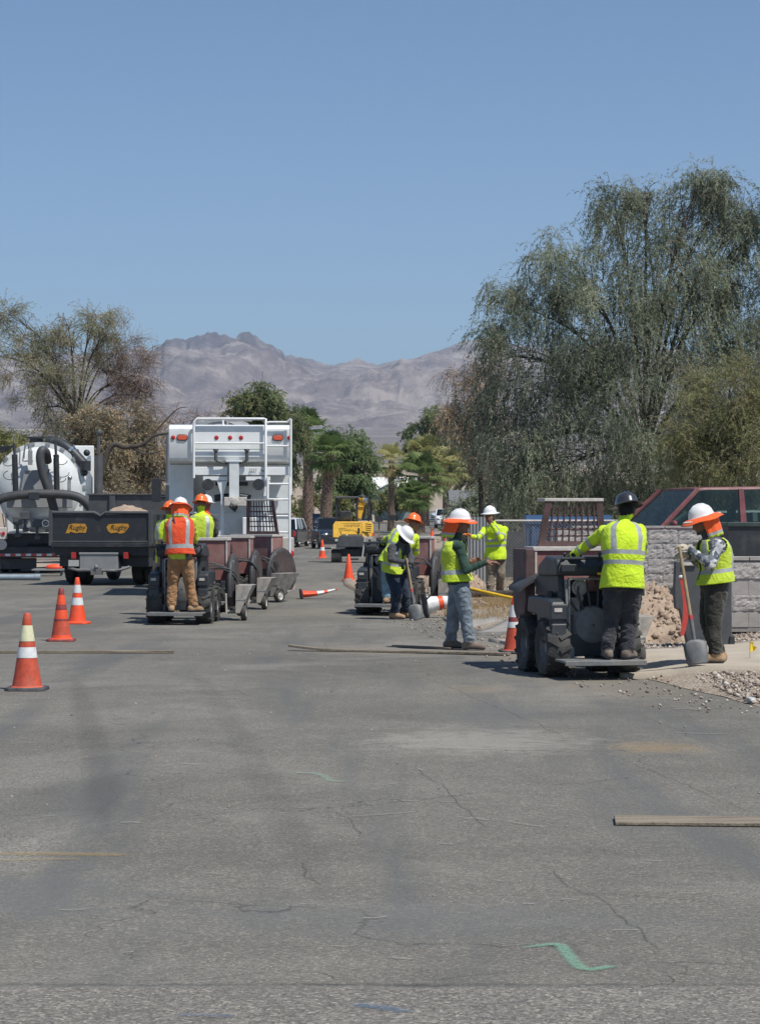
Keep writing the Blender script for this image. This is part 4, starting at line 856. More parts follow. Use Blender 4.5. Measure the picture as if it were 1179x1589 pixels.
for px, mt, rx in ((283, 'orlens', 0.10), (431, 'orlens', 0.10)):
    mb = MB(); c_ = w3(px, 679, -0.02)
    mb.prism([(math.copysign(0.05, math.cos(t)) + 0.05 * math.cos(t), 0.05 * math.sin(t)) for t in [6.2832 * k / 20 + 0.01 for k in range(20)]], lambda p: c_ + Vector((p[0], -0.015, p[1])), lambda p: c_ + Vector((p[0], 0.04, p[1]))); mb.build('tail_light', K[mt], T, bevel=0.008)
    rm = MB(); rm.prism([(math.copysign(0.05, math.cos(t)) + 0.066 * math.cos(t), 0.066 * math.sin(t)) for t in [6.2832 * k / 20 + 0.01 for k in range(20)]], lambda p: c_ + Vector((p[0], 0.0, p[1])), lambda p: c_ + Vector((p[0], 0.04, p[1]))); rm.build('light_rim', K['darkgrey'], T)
for px in (269, 336, 357, 374, 449):
    mb = MB(); mb.lathe([(0.045, 0.03), (0.045, -0.02), (0.02, -0.035), (0.002, -0.036)], w3(px, 679, 0.0), 'y', 14); mb.build('marker_light', K['redlens'], T, smooth=40)
text_mesh('lettering', 'Q77   hall', 0.085, K['darkgrey'], T, (0.56, -0.066, 2.585), (R(90), 0, 0))
mb = MB(); mb.lathe([(0.62, 0.0), (0.58, 0.08), (0.35, 0.16), (0.02, 0.18)], (-0.2, 1.6, 3.54), 'z', 22); mb.tube([(-0.55, 1.0, 3.66), (0.45, 1.0, 3.66)], 0.03, 8); mb.tube([(-0.06, 1.0, 3.54), (-0.06, 1.0, 3.76)], 0.03, 8); mb.build('top_hatch', K['grey'], T, smooth=40)
# undercarriage
mb = MB(); mb.b2((-0.45, 0.3, 0.75), (-0.30, 7.6, 1.0)); mb.b2((0.30, 0.3, 0.75), (0.45, 7.6, 1.0)); mb.prism([(-0.7, 1.75), (0.7, 1.75), (0.4, 1.0), (-0.4, 1.0)], lambda p: Vector((p[0], 0.9, p[1])), lambda p: Vector((p[0], 3.6, p[1]))); mb.b2((-1.2, 0.25, 0.62), (1.2, 0.4, 0.85)); mb.build('chassis', K['black'], T, bevel=0.01)
mb = MB(); mb.b2((-1.2, 0.45, 1.05), (1.2, 0.7, 1.72)); mb.build('rear_skirt', K['whitegrey'], T)
mb = MB(); mb.prism([(0.35, 1.35), (0.75, 1.35), (0.95, 1.05), (0.95, 0.85), (0.35, 0.85)], lambda p: Vector((p[0] - 0.1, -0.02, p[1] + 0.28)), lambda p: Vector((p[0] - 0.1, 0.4, p[1] + 0.28))); mb.build('pump_cover', K['white'], T, bevel=0.02)
for sx in (-1, 1):
    for y in (1.5, 2.75):
        for dx in (0.78, 1.08): wheel(T, (sx * dx, y, 0.5), 0.5, 0.27, 'grey')
    wheel(T, (sx * 1.02, 6.6, 0.5), 0.5, 0.28, 'grey')
    mb = MB(); mb.b2((sx * 0.62 - 0.02 if sx > 0 else -1.24, 0.72, 0.28), (1.24 if sx > 0 else -0.6, 0.74, 1.02)); mb.build('mud_flap', K['blackp'], T)
mb = MB(); mb.b2((1.06, -0.02, 0.92), (1.30, 0.3, 1.22)); mb.build('light_box', K['dustywhite'], T, bevel=0.02)
mb = MB(); mb.lathe([(0.085, 0.02), (0.085, -0.03), (0.04, -0.05), (0.002, -0.05)], (1.22, -0.02, 0.88), 'y', 16); mb.build('tail_light', K['redlens'], T, smooth=40)
mb = MB(); mb.prism([(1.0, 0.36), (1.32, 0.36), (1.32, 0.16), (1.0, -0.0 + 0.05)], lambda p: Vector((p[0], -0.02, p[1])), lambda p: Vector((p[0], 0.03, p[1]))); mb.build('corner_bracket', K['dustywhite'], T)
# cab far ahead
mb = MB(); mb.b2((-1.15, 5.4, 0.95), (1.15, 7.4, 2.85)); mb.build('cab', K['white'], T, bevel=0.08, seg=3)
for sx in (-1,):
    mb = MB(); mb.b2((sx * 1.75 - 0.11, 7.0, 2.0), (sx * 1.75 + 0.11, 7.1, 2.55)); mb.tube([(sx * 1.15, 7.05, 2.15), (sx * 1.75, 7.05, 2.1)], 0.025, 6); mb.tube([(sx * 1.15, 7.05, 2.5), (sx * 1.75, 7.05, 2.52)], 0.02, 6); mb.build('side_mirror', K['black'], T, bevel=0.02)
mb = MB(); mb.cyl((-1.36, 4.8, 1.2), (-1.36, 4.8, 3.5), 0.10); mb.b2((-1.46, 4.7, 1.0), (-1.28, 5.0, 2.4)); mb.build('exhaust_stack', K['grey'], T, smooth=40)

# ------------------------------------------------ black dump truck
T = thing('dump_truck', 'black dump truck loaded with soil with two yellow stickers on its tailgate', 'truck', (PX(156, 54), 54, 0), R(-7))
mb = MB(); mb.b2((-1.2, 0.0, 0.98), (1.2, 0.05, 1.70)); mb.b2((-1.2, -0.05, 0.92), (1.2, 0.04, 1.02)); mb.build('tailgate', K['black'], T, bevel=0.01)
mb = MB(); mb.tube([(-1.2, 0.0, 1.75), (-0.15, 0.0, 1.745), (0.0, 0.0, 1.665), (0.12, 0.0, 1.745), (1.2, 0.0, 1.74)], 0.045, 8)
for x in (-1.22, 1.22): mb.b2((x - 0.045, -0.04, 0.95), (x + 0.045, 0.06, 1.8))
mb.b2((-1.16, -0.035, 1.03), (1.16, 0.0, 1.07)); mb.build('gate_frame', K['darkgrey'], T, bevel=0.008)
for sx in (-1, 1):
    mb = MB(); mb.b2((sx * 1.2 - 0.04, 0.06, 0.95), (sx * 1.2 + 0.04, 3.6, 1.72))
    for y in (0.7, 1.4, 2.1, 2.8): mb.b2((sx * 1.25 - 0.04, y, 0.95), (sx * 1.25 + 0.04, y + 0.09, 1.7))
    mb.build('bed_side', K['black'], T, bevel=0.006)
mb = MB(); mb.b2((-1.16, 0.06, 0.92), (1.16, 3.6, 1.0)); mb.build('bed_floor', K['black'], T)
mb = MB(); mb.b2((-1.2, 3.55, 0.95), (1.2, 3.63, 2.2)); mb.b2((-1.24, 3.5, 2.2), (1.24, 3.9, 2.24)); mb.b2((-0.65, 3.49, 1.5), (-0.5, 3.545, 2.19)); mb.build('headboard', K['darkgrey'], T, bevel=0.008)
V = []; n = 26
for j in range(n + 1):
    for i in range(n + 1):
        u, v = i / n * 2 - 1, j / n * 2 - 1; x, y = 0.1 + u * 1.03, 1.8 + v * 1.7
        e = max(0, 1 - (0.8 * (u - 0.15) ** 2 + 0.8 * v * v)); V.append((x, y, 1.25 + 0.66 * e ** 1.3 + 0.07 * noise.fractal(Vector((x * 4, y * 4, 1)), 1, 2, 4)))
fast_mesh('soil_load', V, [(j * (n + 1) + i, j * (n + 1) + i + 1, (j + 1) * (n + 1) + i + 1, (j + 1) * (n + 1) + i) for j in range(n) for i in range(n)], K['dirtload'], T)
for x, poly in ((-0.60, [(-0.26, -0.13), (-0.16, -0.13), (-0.15, -0.09), (0.0, -0.13), (0.08, -0.11), (0.24, -0.12), (0.27, 0.02), (0.22, 0.12), (-0.05, 0.13), (-0.18, 0.10), (-0.2, 0.0)]), (0.42, [(-0.24, -0.06), (-0.17, -0.13), (-0.02, -0.11), (0.06, -0.14), (0.16, -0.12), (0.28, 0.04), (0.26, 0.12), (0.06, 0.13), (-0.22, 0.11), (-0.27, 0.03)])):
    mb = MB(); mb.prism(poly, lambda p: Vector((x + p[0], -0.008, 1.37 + p[1] * 0.9)), lambda p: Vector((x + p[0], 0.001, 1.37 + p[1] * 0.9))); st = mb.build('sticker', K['logoo'], T)
    text_mesh('lettering', 'Rugby', 0.165, K['black'], st, (x + 0.02, -0.012, 1.39), (R(90), 0, 0), 0.002, shear=0.25)
mb = MB(); mb.b2((-1.15, 0.1, 0.72), (1.15, 0.3, 0.93)); mb.b2((-0.42, 0.1, 0.55), (-0.3, 6.0, 0.8)); mb.b2((0.3, 0.1, 0.55), (0.42, 6.0, 0.8)); mb.b2((-1.1, 0.35, 0.45), (1.1, 2.2, 0.9)); mb.build('chassis', K['black'], T)
mb = MB(); mb.b2((-0.50, -0.05, 0.36), (0.42, 0.35, 0.78)); mb.b2((-0.52, -0.07, 0.74), (0.44, 0.36, 0.79)); mb.build('tool_box', K['grey'], T, bevel=0.015)
mb = MB(); mb.tube([(-0.8, 0.05, 0.42), (-0.55, -0.08, 0.37), (0.45, -0.08, 0.36), (0.7, 0.05, 0.45)], 0.035, 8); mb.b2((-0.18, -0.24, 0.26), (0.06, 0.0, 0.42)); mb.ball((-0.05, -0.22, 0.45), 0.055, 10, 8); mb.cyl((-0.05, -0.22, 0.36), (-0.05, -0.22, 0.42), 0.03); mb.build('hitch', K['greysteel'], T, smooth=40)
mb = MB(); mb.b2((-0.78, -0.03, 0.46), (-0.52, -0.015, 0.61)); mb.build('licence_plate', K['plate'], T)
for x in (-0.66, 0.62):
    mb = MB(); mb.b2((x - 0.06, -0.01, 0.64), (x + 0.06, 0.05, 0.80)); mb.build('tail_light', K['redlens'], T, bevel=0.01)
for sx in (-1, 1):
    for dx in (0.68, 0.99): wheel(T, (sx * dx, 1.25, 0.46), 0.46, 0.26, 'grey')
    wheel(T, (sx * 0.95, 5.2, 0.46), 0.46, 0.26, 'grey')
mb = MB(); mb.b2((-1.05, 4.0, 0.7), (1.05, 6.0, 2.15)); mb.build('cab', K['black'], T, bevel=0.08)

# ------------------------------------------------ tank truck
s = F / 66.0
def v3(px, py, y=0.0): return Vector(((px - 62) / s, y, HC - (py - YH) / s))
T = thing('vacuum_truck', 'white vacuum tank truck with thick black hoses at the left edge', 'truck', (PX(62, 66), 66, 0), R(7.5))
mb = MB(); R0 = 1.27; zc = 2.52
mb.lathe([(0.02, -0.30), (0.45, -0.26), (0.85, -0.14), (1.1, 0.02), (1.2, 0.14)], (0, 0, zc), 'y', 40); mb.build('rear_door', K['whitegrey'], T, smooth=50)
mb = MB(); mb.lathe([(1.2, 0.13), (1.33, 0.13), (1.33, 0.22), (1.27, 0.22), (1.27, 0.34), (1.31, 0.34), (1.31, 0.40), (1.26, 0.40), (1.26, 5.4), (0.9, 5.6), (0.01, 5.7)], (0, 0, zc), 'y', 40); mb.build('tank', K['whitegrey'], T, smooth=40)
mb = MB()
for k in range(18):
    a = 6.2832 * k / 18; mb.box((math.cos(a) * 1.29, 0.17, zc + math.sin(a) * 1.29), (0.09, 0.14, 0.14), rot=Matrix.Rotation(-a, 3, 'Y'))
mb.build('door_clamps', K['grey'], T, bevel=0.01)['kind'] = 'stuff'
mb = MB(); mb.b2((0.8, 2.2, 1.1), (1.58, 5.0, 3.82)); mb.build('side_cabinet', K['white'], T, bevel=0.03); mb = MB(); mb.b2((1.15, 2.17, 1.3), (1.5, 2.195, 3.2)); mb.build('cabinet_door', K['white'], T, bevel=0.006)
mb = MB(); mb.b2((-0.95, -0.34, 1.92), (0.95, -0.2, 2.35)); mb.b2((-0.75, -0.42, 1.3), (0.75, -0.2, 1.6)); mb.build('rear_brace', K['grey'], T, bevel=0.02)
mb = MB(); mb.prism([(-0.45, 3.0), (0.3, 3.05), (0.1, 2.4), (-0.55, 2.4)], lambda p: Vector((p[0], -0.36, p[1])), lambda p: Vector((p[0], -0.28, p[1]))); mb.build('shield_plate', K['grey'], T, bevel=0.01)
mb = MB(); mb.tube(spline([v3(72, 684, 0.6), v3(88, 686, 0.5), v3(104, 695, 0.35), v3(118, 708, 0.25), v3(132, 724, 0.2)], 5), 0.17, 12); mb.build('suction_pipe', K['black'], T, smooth=50)
mb = MB()
for q in ((108, 698), (114, 704)): mb.tube([v3(q[0] - 1.5, q[1] - 1.5, 0.3), v3(q[0] + 1.5, q[1] + 1.5, 0.3)], 0.19, 12)
mb.build('pipe_clamp', K['chrome'], T, smooth=50)
mb = MB(); mb.cyl(v3(132, 715, 0.1), v3(132, 730, 0.1), 0.16); mb.ball(v3(134, 702, 0.2), 0.1); mb.ball(v3(130, 733, 0.1), 0.11); mb.build('pipe_flange', K['black'], T, smooth=40)
for px in (24, 87):
    mb = MB(); mb.tube([v3(px, 706, -0.55), v3(px + 1.5, 764, -0.5)], 0.085, 10); mb.tube([v3(px - 1, 688, -0.5), v3(px, 708, -0.55)], 0.04, 8); mb.build('lift_cylinder', K['black'], T, smooth=40)
mb = MB(); mb.tube(spline([v3(74, 716, -0.35), v3(72, 704, -0.6), v3(66, 700, -0.75), v3(63, 712, -0.8), v3(67, 735, -0.8), v3(76, 762, -0.8), v3(84, 790, -0.7), v3(90, 815, -0.6)], 6), 0.13, 12); mb.build('suction_hose', K['hose'], T, smooth=60)
mb = MB(); mb.tube(spline([v3(-30, 800, -0.9), v3(-10, 784, -0.9), v3(8, 773, -0.95), v3(40, 768, -1.0), v3(75, 767, -1.0), v3(110, 769, -1.0), v3(130, 778, -1.0), v3(146, 800, -0.9), v3(152, 820, -0.8)], 6), 0.13, 12); mb.build('suction_hose', K['hose'], T, smooth=60)
mb = MB(); mb.b2(v3(46, 776, -1.15), v3(62, 764, -0.85)); mb.build('hose_clamp', K['black'], T, bevel=0.02)
mb = MB(); mb.cyl(v3(153, 764, 1.8), v3(153, 704, 1.8), 0.125); mb.tube([v3(153, 704, 1.8), v3(153, 672, 1.8)], 0.05, 8); mb.ball(v3(153.5, 667, 1.8), (0.08, 0.08, 0.1)); mb.cyl(v3(152, 810, 1.8), v3(152, 764, 1.8), 0.15); mb.build('exhaust_stack', K['darkgrey'], T, smooth=40)
mb = MB(); mb.lathe([(0.16, 0), (0.2, 0.1), (0.2, 0.2), (0.3, 0.22), (0.3, 0.26), (0.02, 0.28)], v3(55, 690, 1.0), 'z', 16); mb.lathe([(0.3, 0), (0.26, 0.06), (0.05, 0.12)], v3(84, 685, 1.0), 'z', 16, cap=True); mb.build('vent_cap', K['black'], T, smooth=40)
mb = MB()
for k in range(5): mb.tube(spline([v3(-5, 693 + 2 * k, -0.3), v3(10, 694 + 2 * k, -0.35), v3(22, 692, -0.4)], 5), 0.018, 6)
for cx_, cy_, r_ in ((95, 715, 9), (96, 733, 11), (93, 742, 9), (14, 718, 8), (17, 738, 10)):
    mb.tube([v3(cx_ + r_ * math.cos(t), cy_ + 0.7 * r_ * math.sin(t), -0.42) for t in [6.2832 * k / 20 for k in range(15)]], 0.012, 5)
mb.build('hydraulic_lines', K['black'], T, smooth=60)['kind'] = 'stuff'
mb = MB()
for a in ((40, 690, 36, 716), (44, 690, 50, 718), (36, 716, 52, 716), (32, 700, 31, 722)): mb.tube([v3(a[0], a[1], -0.4), v3(a[2], a[3], -0.4)], 0.02, 6)
mb.tube(spline([v3(38, 712, -0.4), v3(40, 694, -0.45), v3(46, 690, -0.45), v3(49, 700, -0.45), v3(49, 722, -0.4)], 5), 0.02, 6); mb.b2(v3(44, 722, -0.48), v3(51, 700, -0.36)); mb.build('latch_frame', K['grey'], T, smooth=40)
mb = MB(); mb.tube(spline([v3(107, 770, -0.5), v3(107, 748, -0.5), v3(108, 742, -0.5)], 4), 0.05, 8); mb.ball(v3(108, 742, -0.5), 0.07); mb.build('drain_valve', K['chrome'], T, smooth=50)
mb = MB(); mb.b2((-1.2, 0.2, 0.75), (1.25, 5.5, 1.15)); mb.b2((-0.4, 0.2, 0.5), (0.4, 9.0, 0.9)); mb.b2((-1.2, -0.1, 0.46), (0.62, 0.15, 0.78)); mb.b2((-1.15, 0.1, 0.12), (-0.1, 0.2, 0.45)); mb.build('chassis', K['black'], T, bevel=0.02)
bar = MB(); bar.b2((-1.2, -0.14, 0.51), (0.64, -0.11, 0.58)); bo = bar.build('reflective_bar', K['reflect'], T)
for k in range(6):
    rb = MB(); rb.b2((-1.15 + k * 0.3, -0.146, 0.512), (-1.0 + k * 0.3, -0.138, 0.578)); rb.build('red_stripe', K['redpost'], bo)
for px, py, r_ in ((28, 808, 0.12), (58, 812, 0.15), (40, 800, 0.1)):
    mb = MB(); mb.b2(v3(px - 7, py + 6, -0.5), v3(px + 7, py - 6, -0.25)); mb.tube([v3(px, py + 4, -0.4), v3(px, py + 20, -0.4)], 0.05, 8); mb.cyl(v3(px - 4, py + 22, -0.45), v3(px + 5, py + 22, -0.45), 0.06); mb.build('valve_block', K['darkgrey'], T, bevel=0.02)
mb = MB(); mb.tube([v3(71 + 5 * math.cos(t), 812 + 5 * math.sin(t), -0.5) for t in [6.2832 * k / 16 for k in range(17)]], 0.02, 6); mb.build('hand_wheel', K['chrome'], T, smooth=50)
mb = MB(); mb.b2((-1.3, -0.2, 1.0), (-0.95, 0.4, 1.35)); mb.lathe([(0.16, 0), (0.16, 0.1), (0.02, 0.14)], (-1.1, -0.3, 0.85), 'y', 14, cap=True); mb.build('light_box', K['dustywhite'], T, bevel=0.03)
for x in (-1.18, -1.05):
    mb = MB(); mb.lathe([(0.055, 0.0), (0.055, -0.03), (0.01, -0.04)], (x, -0.2, 1.17), 'y', 12); mb.build('tail_light', K['redlens'], T, smooth=40)
for sx in (-1, 1):
    for y in (1.6, 2.9):
        for dx in (0.75, 1.07): wheel(T, (sx * dx, y, 0.52), 0.52, 0.28, 'grey')
    wheel(T, (sx * 1.05, 7.6, 0.52), 0.52, 0.28, 'grey')
mb = MB(); mb.b2((-1.2, 6.6, 0.9), (1.2, 8.6, 2.9)); mb.build('cab', K['white'], T, bevel=0.08)
text_mesh('lettering', 'VAC', 0.12, K['reflect'], T, (-1.1, -0.115, 0.36), (R(90), 0, 0)) if False else None

# ------------------------------------------------ small excavator
s = F / 82.0
def e3(px, py, y=0.0): return Vector(((px - 548) / s, y, HC - (py - YH) / s))
T = thing('mini_excavator', 'yellow mini excavator with a black canopy parked in the street', 'excavator', (PX(548, 82), 82, 0))
mb = MB(); pl = [(-0.74, 0.92), (-0.74, 1.38), (-0.66, 1.5), (0.62, 1.5), (0.72, 1.40), (0.74, 1.0), (0.5, 0.86), (0.34, 0.86), (0.32, 1.02), (-0.42, 1.02), (-0.46, 0.9)]
mb.prism(pl, lambda p: Vector((p[0], 0.0 if abs(p[0]) < 0.6 else 0.14, p[1])), lambda p: Vector((p[0], 1.5, p[1]))); mb.build('engine_cover', K['yellow'], T, bevel=0.02)
mb = MB(); mb.prism([(-0.50, 1.0), (0.34, 1.0), (0.42, 0.86), (0.40, 0.56), (-0.62, 0.56), (-0.62, 0.62)], lambda p: Vector((p[0], -0.06, p[1])), lambda p: Vector((p[0], 1.3, p[1]))); mb.build('counterweight', K['darkgrey'], T, bevel=0.04)
text_mesh('lettering', 'YANMAR', 0.15, K['black'], T, (-0.06, -0.012, 1.34), (R(90), 0, 0), 0.004)
mb = MB(); mb.b2((-0.42, -0.006, 1.425), (0.28, 0.01, 1.44)); mb.b2((-0.44, -0.006, 1.04), (-0.432, 0.01, 1.48)); mb.b2((0.30, -0.006, 1.04), (0.31, 0.01, 1.48)); mb.b2((0.16, -0.02, 1.08), (0.24, 0.01, 1.26)); mb.build('seam_lines', K['black'], T)
for k in range(5):
    mb = MB(); mb.box((0.55, -0.0 + 0.0, 1.40 - 0.075 * k), (0.24 - 0.015 * k, 0.04, 0.032), rot=Matrix.Rotation(R(8), 3, 'Y')); mb.build('louvre', K['black'], T)
mb = MB()
for x, y in ((-0.62, 0.5), (0.12, 0.5), (-0.62, 1.45), (0.12, 1.45)): mb.b2((x - 0.04, y, 1.5), (x + 0.04, y + 0.06, 2.34))
mb.build('canopy_posts', K['black'], T, bevel=0.01); mb = MB(); mb.b2((-0.68, 0.4, 2.34), (0.2, 1.6, 2.42)); mb.build('canopy_roof', K['darkgrey'], T, bevel=0.03)
mb = MB(); mb.b2((-0.52, 0.55, 1.48), (-0.08, 0.95, 1.6)); mb.b2((-0.52, 0.5, 1.55), (-0.08, 0.62, 1.9)); mb.build('operator_seat', K['black'], T, bevel=0.05, seg=3)
mb = MB(); mb.prism([(0.15, 1.6), (0.26, 1.6), (0.42, 2.1), (0.42, 2.38), (0.18, 2.38), (0.14, 2.0)], lambda p: Vector((p[0], 1.7, p[1])), lambda p: Vector((p[0], 1.95, p[1]))); mb.build('boom', K['yellow'], T, bevel=0.02)
for x in (0.22, 0.3): mb = MB(); mb.b2((x - 0.015, 1.66, 2.2), (x + 0.015, 1.7, 2.35)); mb.build('boom_slot', K['black'], T)
mb = MB(); mb.b2((0.16, 1.66, 2.01), (0.4, 1.7, 2.03)); mb.ball((0.30, 1.8, 2.42), (0.16, 0.12, 0.07)); mb.build('boom_pivot', K['black'], T)
mb = MB(); mb.lathe([(0.02, -0.06), (0.1, -0.05), (0.1, 0.05), (0.02, 0.06)], (0.45, 1.7, 2.28), 'y', 16, cap=True); mb.build('work_lamp', K['chrome'], T, smooth=40)
mb = MB(); mb.tube([(0.42, 1.75, 2.1), (0.34, 1.8, 1.55)], 0.06, 8); mb.tube([(0.52, 1.9, 2.35), (0.55, 1.9, 1.5)], 0.03, 8)
for k in range(3): mb.tube(spline([(0.5, 1.7, 2.4), (0.6 + 0.04 * k, 1.7, 2.1), (0.6, 1.8, 1.55)], 5), 0.02, 6)
mb.build('hydraulic_lines', K['black'], T, smooth=40); mb = MB(); mb.prism([(0.68, 1.75), (0.76, 1.75), (0.78, 1.5), (0.7, 1.5)], lambda p: Vector((p[0], 0.8, p[1])), lambda p: Vector((p[0], 1.2, p[1]))); mb.build('side_shield', K['dustywhite'], T)
for sx in (-1, 1):
    mb = MB(); pr = [(0.03, -0.1), (0.0, 0.2)]
    path = [(0.25 + 0.22 * math.cos(t) + (1.35 if math.cos(t) > 0 else 0), 0.23 + 0.22 * math.sin(t)) for t in [6.2832 * (k + 0.5) / 24 for k in range(24)]]
    mb.prism(path, lambda p: Vector((sx * 0.62 - 0.17, p[0], p[1])), lambda p: Vector((sx * 0.62 + 0.17, p[0], p[1])))
    for p in path: mb.box((sx * 0.62, p[0], p[1]), (0.36, 0.05, 0.05))
    mb.build('track', K['rubber'], T, bevel=0.008)
mb = MB(); mb.b2((-0.45, 0.2, 0.22), (0.45, 1.7, 0.5)); mb.cyl((0, 0.9, 0.45), (0, 0.9, 0.6), 0.4); mb.b2((-0.25, -0.05, 0.1), (0.2, 0.3, 0.16)); mb.build('undercarriage', K['black'], T, bevel=0.02)
mb = MB(); mb.b2((-0.80, -0.02, 0.52), (-0.3, 0.3, 0.56)); mb.b2((0.36, -0.05, 0.88), (0.72, 0.02, 0.95)); mb.tube([(0.42, -0.05, 0.95), (0.33, -0.05, 0.2)], 0.03, 6); mb.build('step_frame', K['dustywhite'], T)
mb = MB(); mb.b2((0.68, -0.04, 0.98), (0.78, 0.02, 1.08)); mb.build('reflector', K['orlens'], T)

# ------------------------------------------------ cars
def car(name, label, cat, loc, rz, paint, L_=4.4, W_=1.8, H_=1.55, belt=0.95, hood=0.9, yA=1.05, yB=0.35, yC=-1.5, yD=-1.95, wr=0.33, glass='glassd', low=None, group=None, pick=False, deck=None, detail=True, roofp=None):
    T = thing(name, label, cat, loc, rz, group); h = W_ / 2; fy = L_ / 2; dk = deck or belt
    def ring(y, w, zb, zt, e=0.12): return [Vector((-w + 0.06, y, zb)), Vector((-w, y, zb + 0.15)), Vector((-w, y, zt - e)), Vector((-w + e * 0.8, y, zt)), Vector((w - e * 0.8, y, zt)), Vector((w, y, zt - e)), Vector((w, y, zb + 0.15)), Vector((w - 0.06, y, zb))]
    mb = MB(); mb.loft([ring(-fy, h * 0.90, 0.38, dk * 0.90), ring(-fy + 0.12, h * 0.97, 0.30, dk * 0.99), ring(yD, h, 0.26, dk), ring(yD + 0.02, h, 0.26, belt), ring(0, h, 0.25, belt), ring(yA, h, 0.26, belt - 0.01), ring(yA + 0.05, h, 0.26, hood + 0.05), ring(fy - 0.35, h * 0.97, 0.28, hood - 0.04), ring(fy - 0.1, h * 0.92, 0.3, hood - 0.16), ring(fy, h * 0.84, 0.36, hood - 0.28)])
    mb.build('body', K[paint], T, smooth=35, bevel=0.02)
    rw, bw = h - 0.17, h - 0.05; z0, z1 = belt - 0.01, H_
    def q3(x, y, z): return Vector((x, y, z))
    # roof and pillars
    mb = MB(); mb.loft([[q3(-rw + 0.02, y, z1 - 0.055 - dz), q3(-rw + 0.05, y, z1 - 0.015 - dz), q3(-rw * 0.5, y, z1 - dz), q3(rw * 0.5, y, z1 - dz), q3(rw - 0.05, y, z1 - 0.015 - dz), q3(rw - 0.02, y, z1 - 0.055 - dz)] for y, dz in ((yB + 0.02, 0.025), (yB - 0.15, 0.005), ((yB + yC) / 2, -0.015), (yC + 0.1, 0.005), (yC - 0.02, 0.03))]); mb.build('roof', K[roofp or paint], T, smooth=40)
    nb = 2 if (yB - yC) < 2.1 else 3
    for sx in (-1, 1):
        pts = [(yA, z0, yB, z1 - 0.05)]
        mb = MB(); mb.tube([q3(sx * bw, yA + 0.02, z0), q3(sx * rw, yB + 0.02, z1 - 0.05)], 0.045, 6); mb.build('pillar', K[roofp or paint], T, smooth=40)
        div = [yB - (yB - yC) * k / nb for k in range(nb + 1)]
        for k in range(1, nb + 1):
            yb = div[k] if k < nb else yD; mb = MB(); w_ = 0.06 if k < nb else 0.07
            mb.prism([(yb - w_, z0), (yb + w_, z0), (div[k] + w_ * 0.8, z1 - 0.04), (div[k] - w_ * 0.8, z1 - 0.04)], lambda p: q3(sx * (bw + (rw - bw) * (p[1] - z0) / (z1 - z0)) + sx * 0.012, p[0], p[1]), lambda p: q3(sx * (bw + (rw - bw) * (p[1] - z0) / (z1 - z0)) - sx * 0.04, p[0], p[1])); mb.build('pillar', K[roofp or paint], T)
        for k in range(nb):
            y0b = yA if k == 0 else div[k]; y1b = div[k + 1] if k < nb - 1 else yD; mb = MB()
            mb.add([q3(sx * bw, y0b, z0), q3(sx * bw, y1b, z0), q3(sx * rw, div[k + 1], z1 - 0.05), q3(sx * rw, div[k], z1 - 0.05)], [(0, 1, 2, 3)]); mb.build('side_window', K[glass], T, fixn=False)
    mb = MB(); mb.add([q3(-bw, yA, z0), q3(bw, yA, z0), q3(rw, yB, z1 - 0.04), q3(-rw, yB, z1 - 0.04)], [(0, 1, 2, 3)]); mb.build('windshield', K[glass], T, fixn=False)
    mb = MB(); mb.add([q3(bw, yD, z0), q3(-bw, yD, z0), q3(-rw, yC, z1 - 0.05), q3(rw, yC, z1 - 0.05)], [(0, 1, 2, 3)]); mb.build('rear_window', K[glass], T, fixn=False)
    mb = MB()
    for sx in (-0.4, 0.4): mb.b2((sx - 0.24, -0.35, belt - 0.5), (sx + 0.24, -0.2, belt + 0.12)); mb.b2((sx - 0.12, -0.33, belt + 0.14), (sx + 0.12, -0.23, belt + 0.32))
    mb.b2((-h + 0.15, -1.2, belt - 0.3), (h - 0.15, -1.05, belt + 0.1)); mb.build('seats', K['black'], T, bevel=0.04)
    mb = MB(); mb.tube([Vector((-0.4 + 0.18 * math.cos(t), 0.35 + 0.08 * math.sin(t), belt + 0.05 + 0.16 * math.sin(t))) for t in [6.2832 * k / 16 for k in range(17)]], 0.018, 6); mb.build('steering_wheel', K['black'], T, smooth=40)
    for sx in (-1, 1):
        for y in (fy - 0.85, -fy + 0.85): wheel(T, (sx * (h - 0.11), y, wr), wr, 0.21, 'steel', n=22)
        mb = MB(); mb.ball((sx * (h + 0.09), yA - 0.15, belt + 0.06), (0.1, 0.06, 0.07)); mb.build('side_mirror', K['black' if low else paint], T, smooth=50)
        mb = MB(); mb.ball((sx * (h * 0.68), fy - 0.06, hood - 0.25), (0.2, 0.09, 0.085)); mb.build('headlight', K['chrome'], T, smooth=50)
        mb = MB(); mb.b2((sx * (h * 0.82) - 0.08, -fy - 0.015, dk - 0.42), (sx * (h * 0.82) + 0.08, -fy + 0.1, dk - 0.12)); mb.build('tail_light', K['redlens'], T, bevel=0.02)
    mb = MB(); mb.b2((-h * 0.45, fy - 0.03, hood - 0.36), (h * 0.45, fy + 0.012, hood - 0.26)); mb.b2((-h * 0.5, fy - 0.03, hood - 0.56), (h * 0.5, fy + 0.015, hood - 0.40)); mb.build('grille', K['black'], T, bevel=0.01)
    mb = MB(); mb.b2((-h * 0.86, fy - 0.14, 0.24), (h * 0.86, fy - 0.01, 0.36)); mb.build('bumper', K['blackp'], T, bevel=0.02); mb = MB(); mb.b2((-h * 0.9, -fy + 0.01, 0.26), (h * 0.9, -fy + 0.15, 0.4)); mb.build('bumper', K['blackp'], T, bevel=0.02)
    for sy, z in ((fy + 0.02, hood - 0.62), (-fy - 0.012, dk - 0.38)):
        mb = MB(); mb.b2((-0.16, sy - 0.008, z), (0.16, sy + 0.008, z + 0.13)); mb.build('licence_plate', K['plate'], T)
    return T
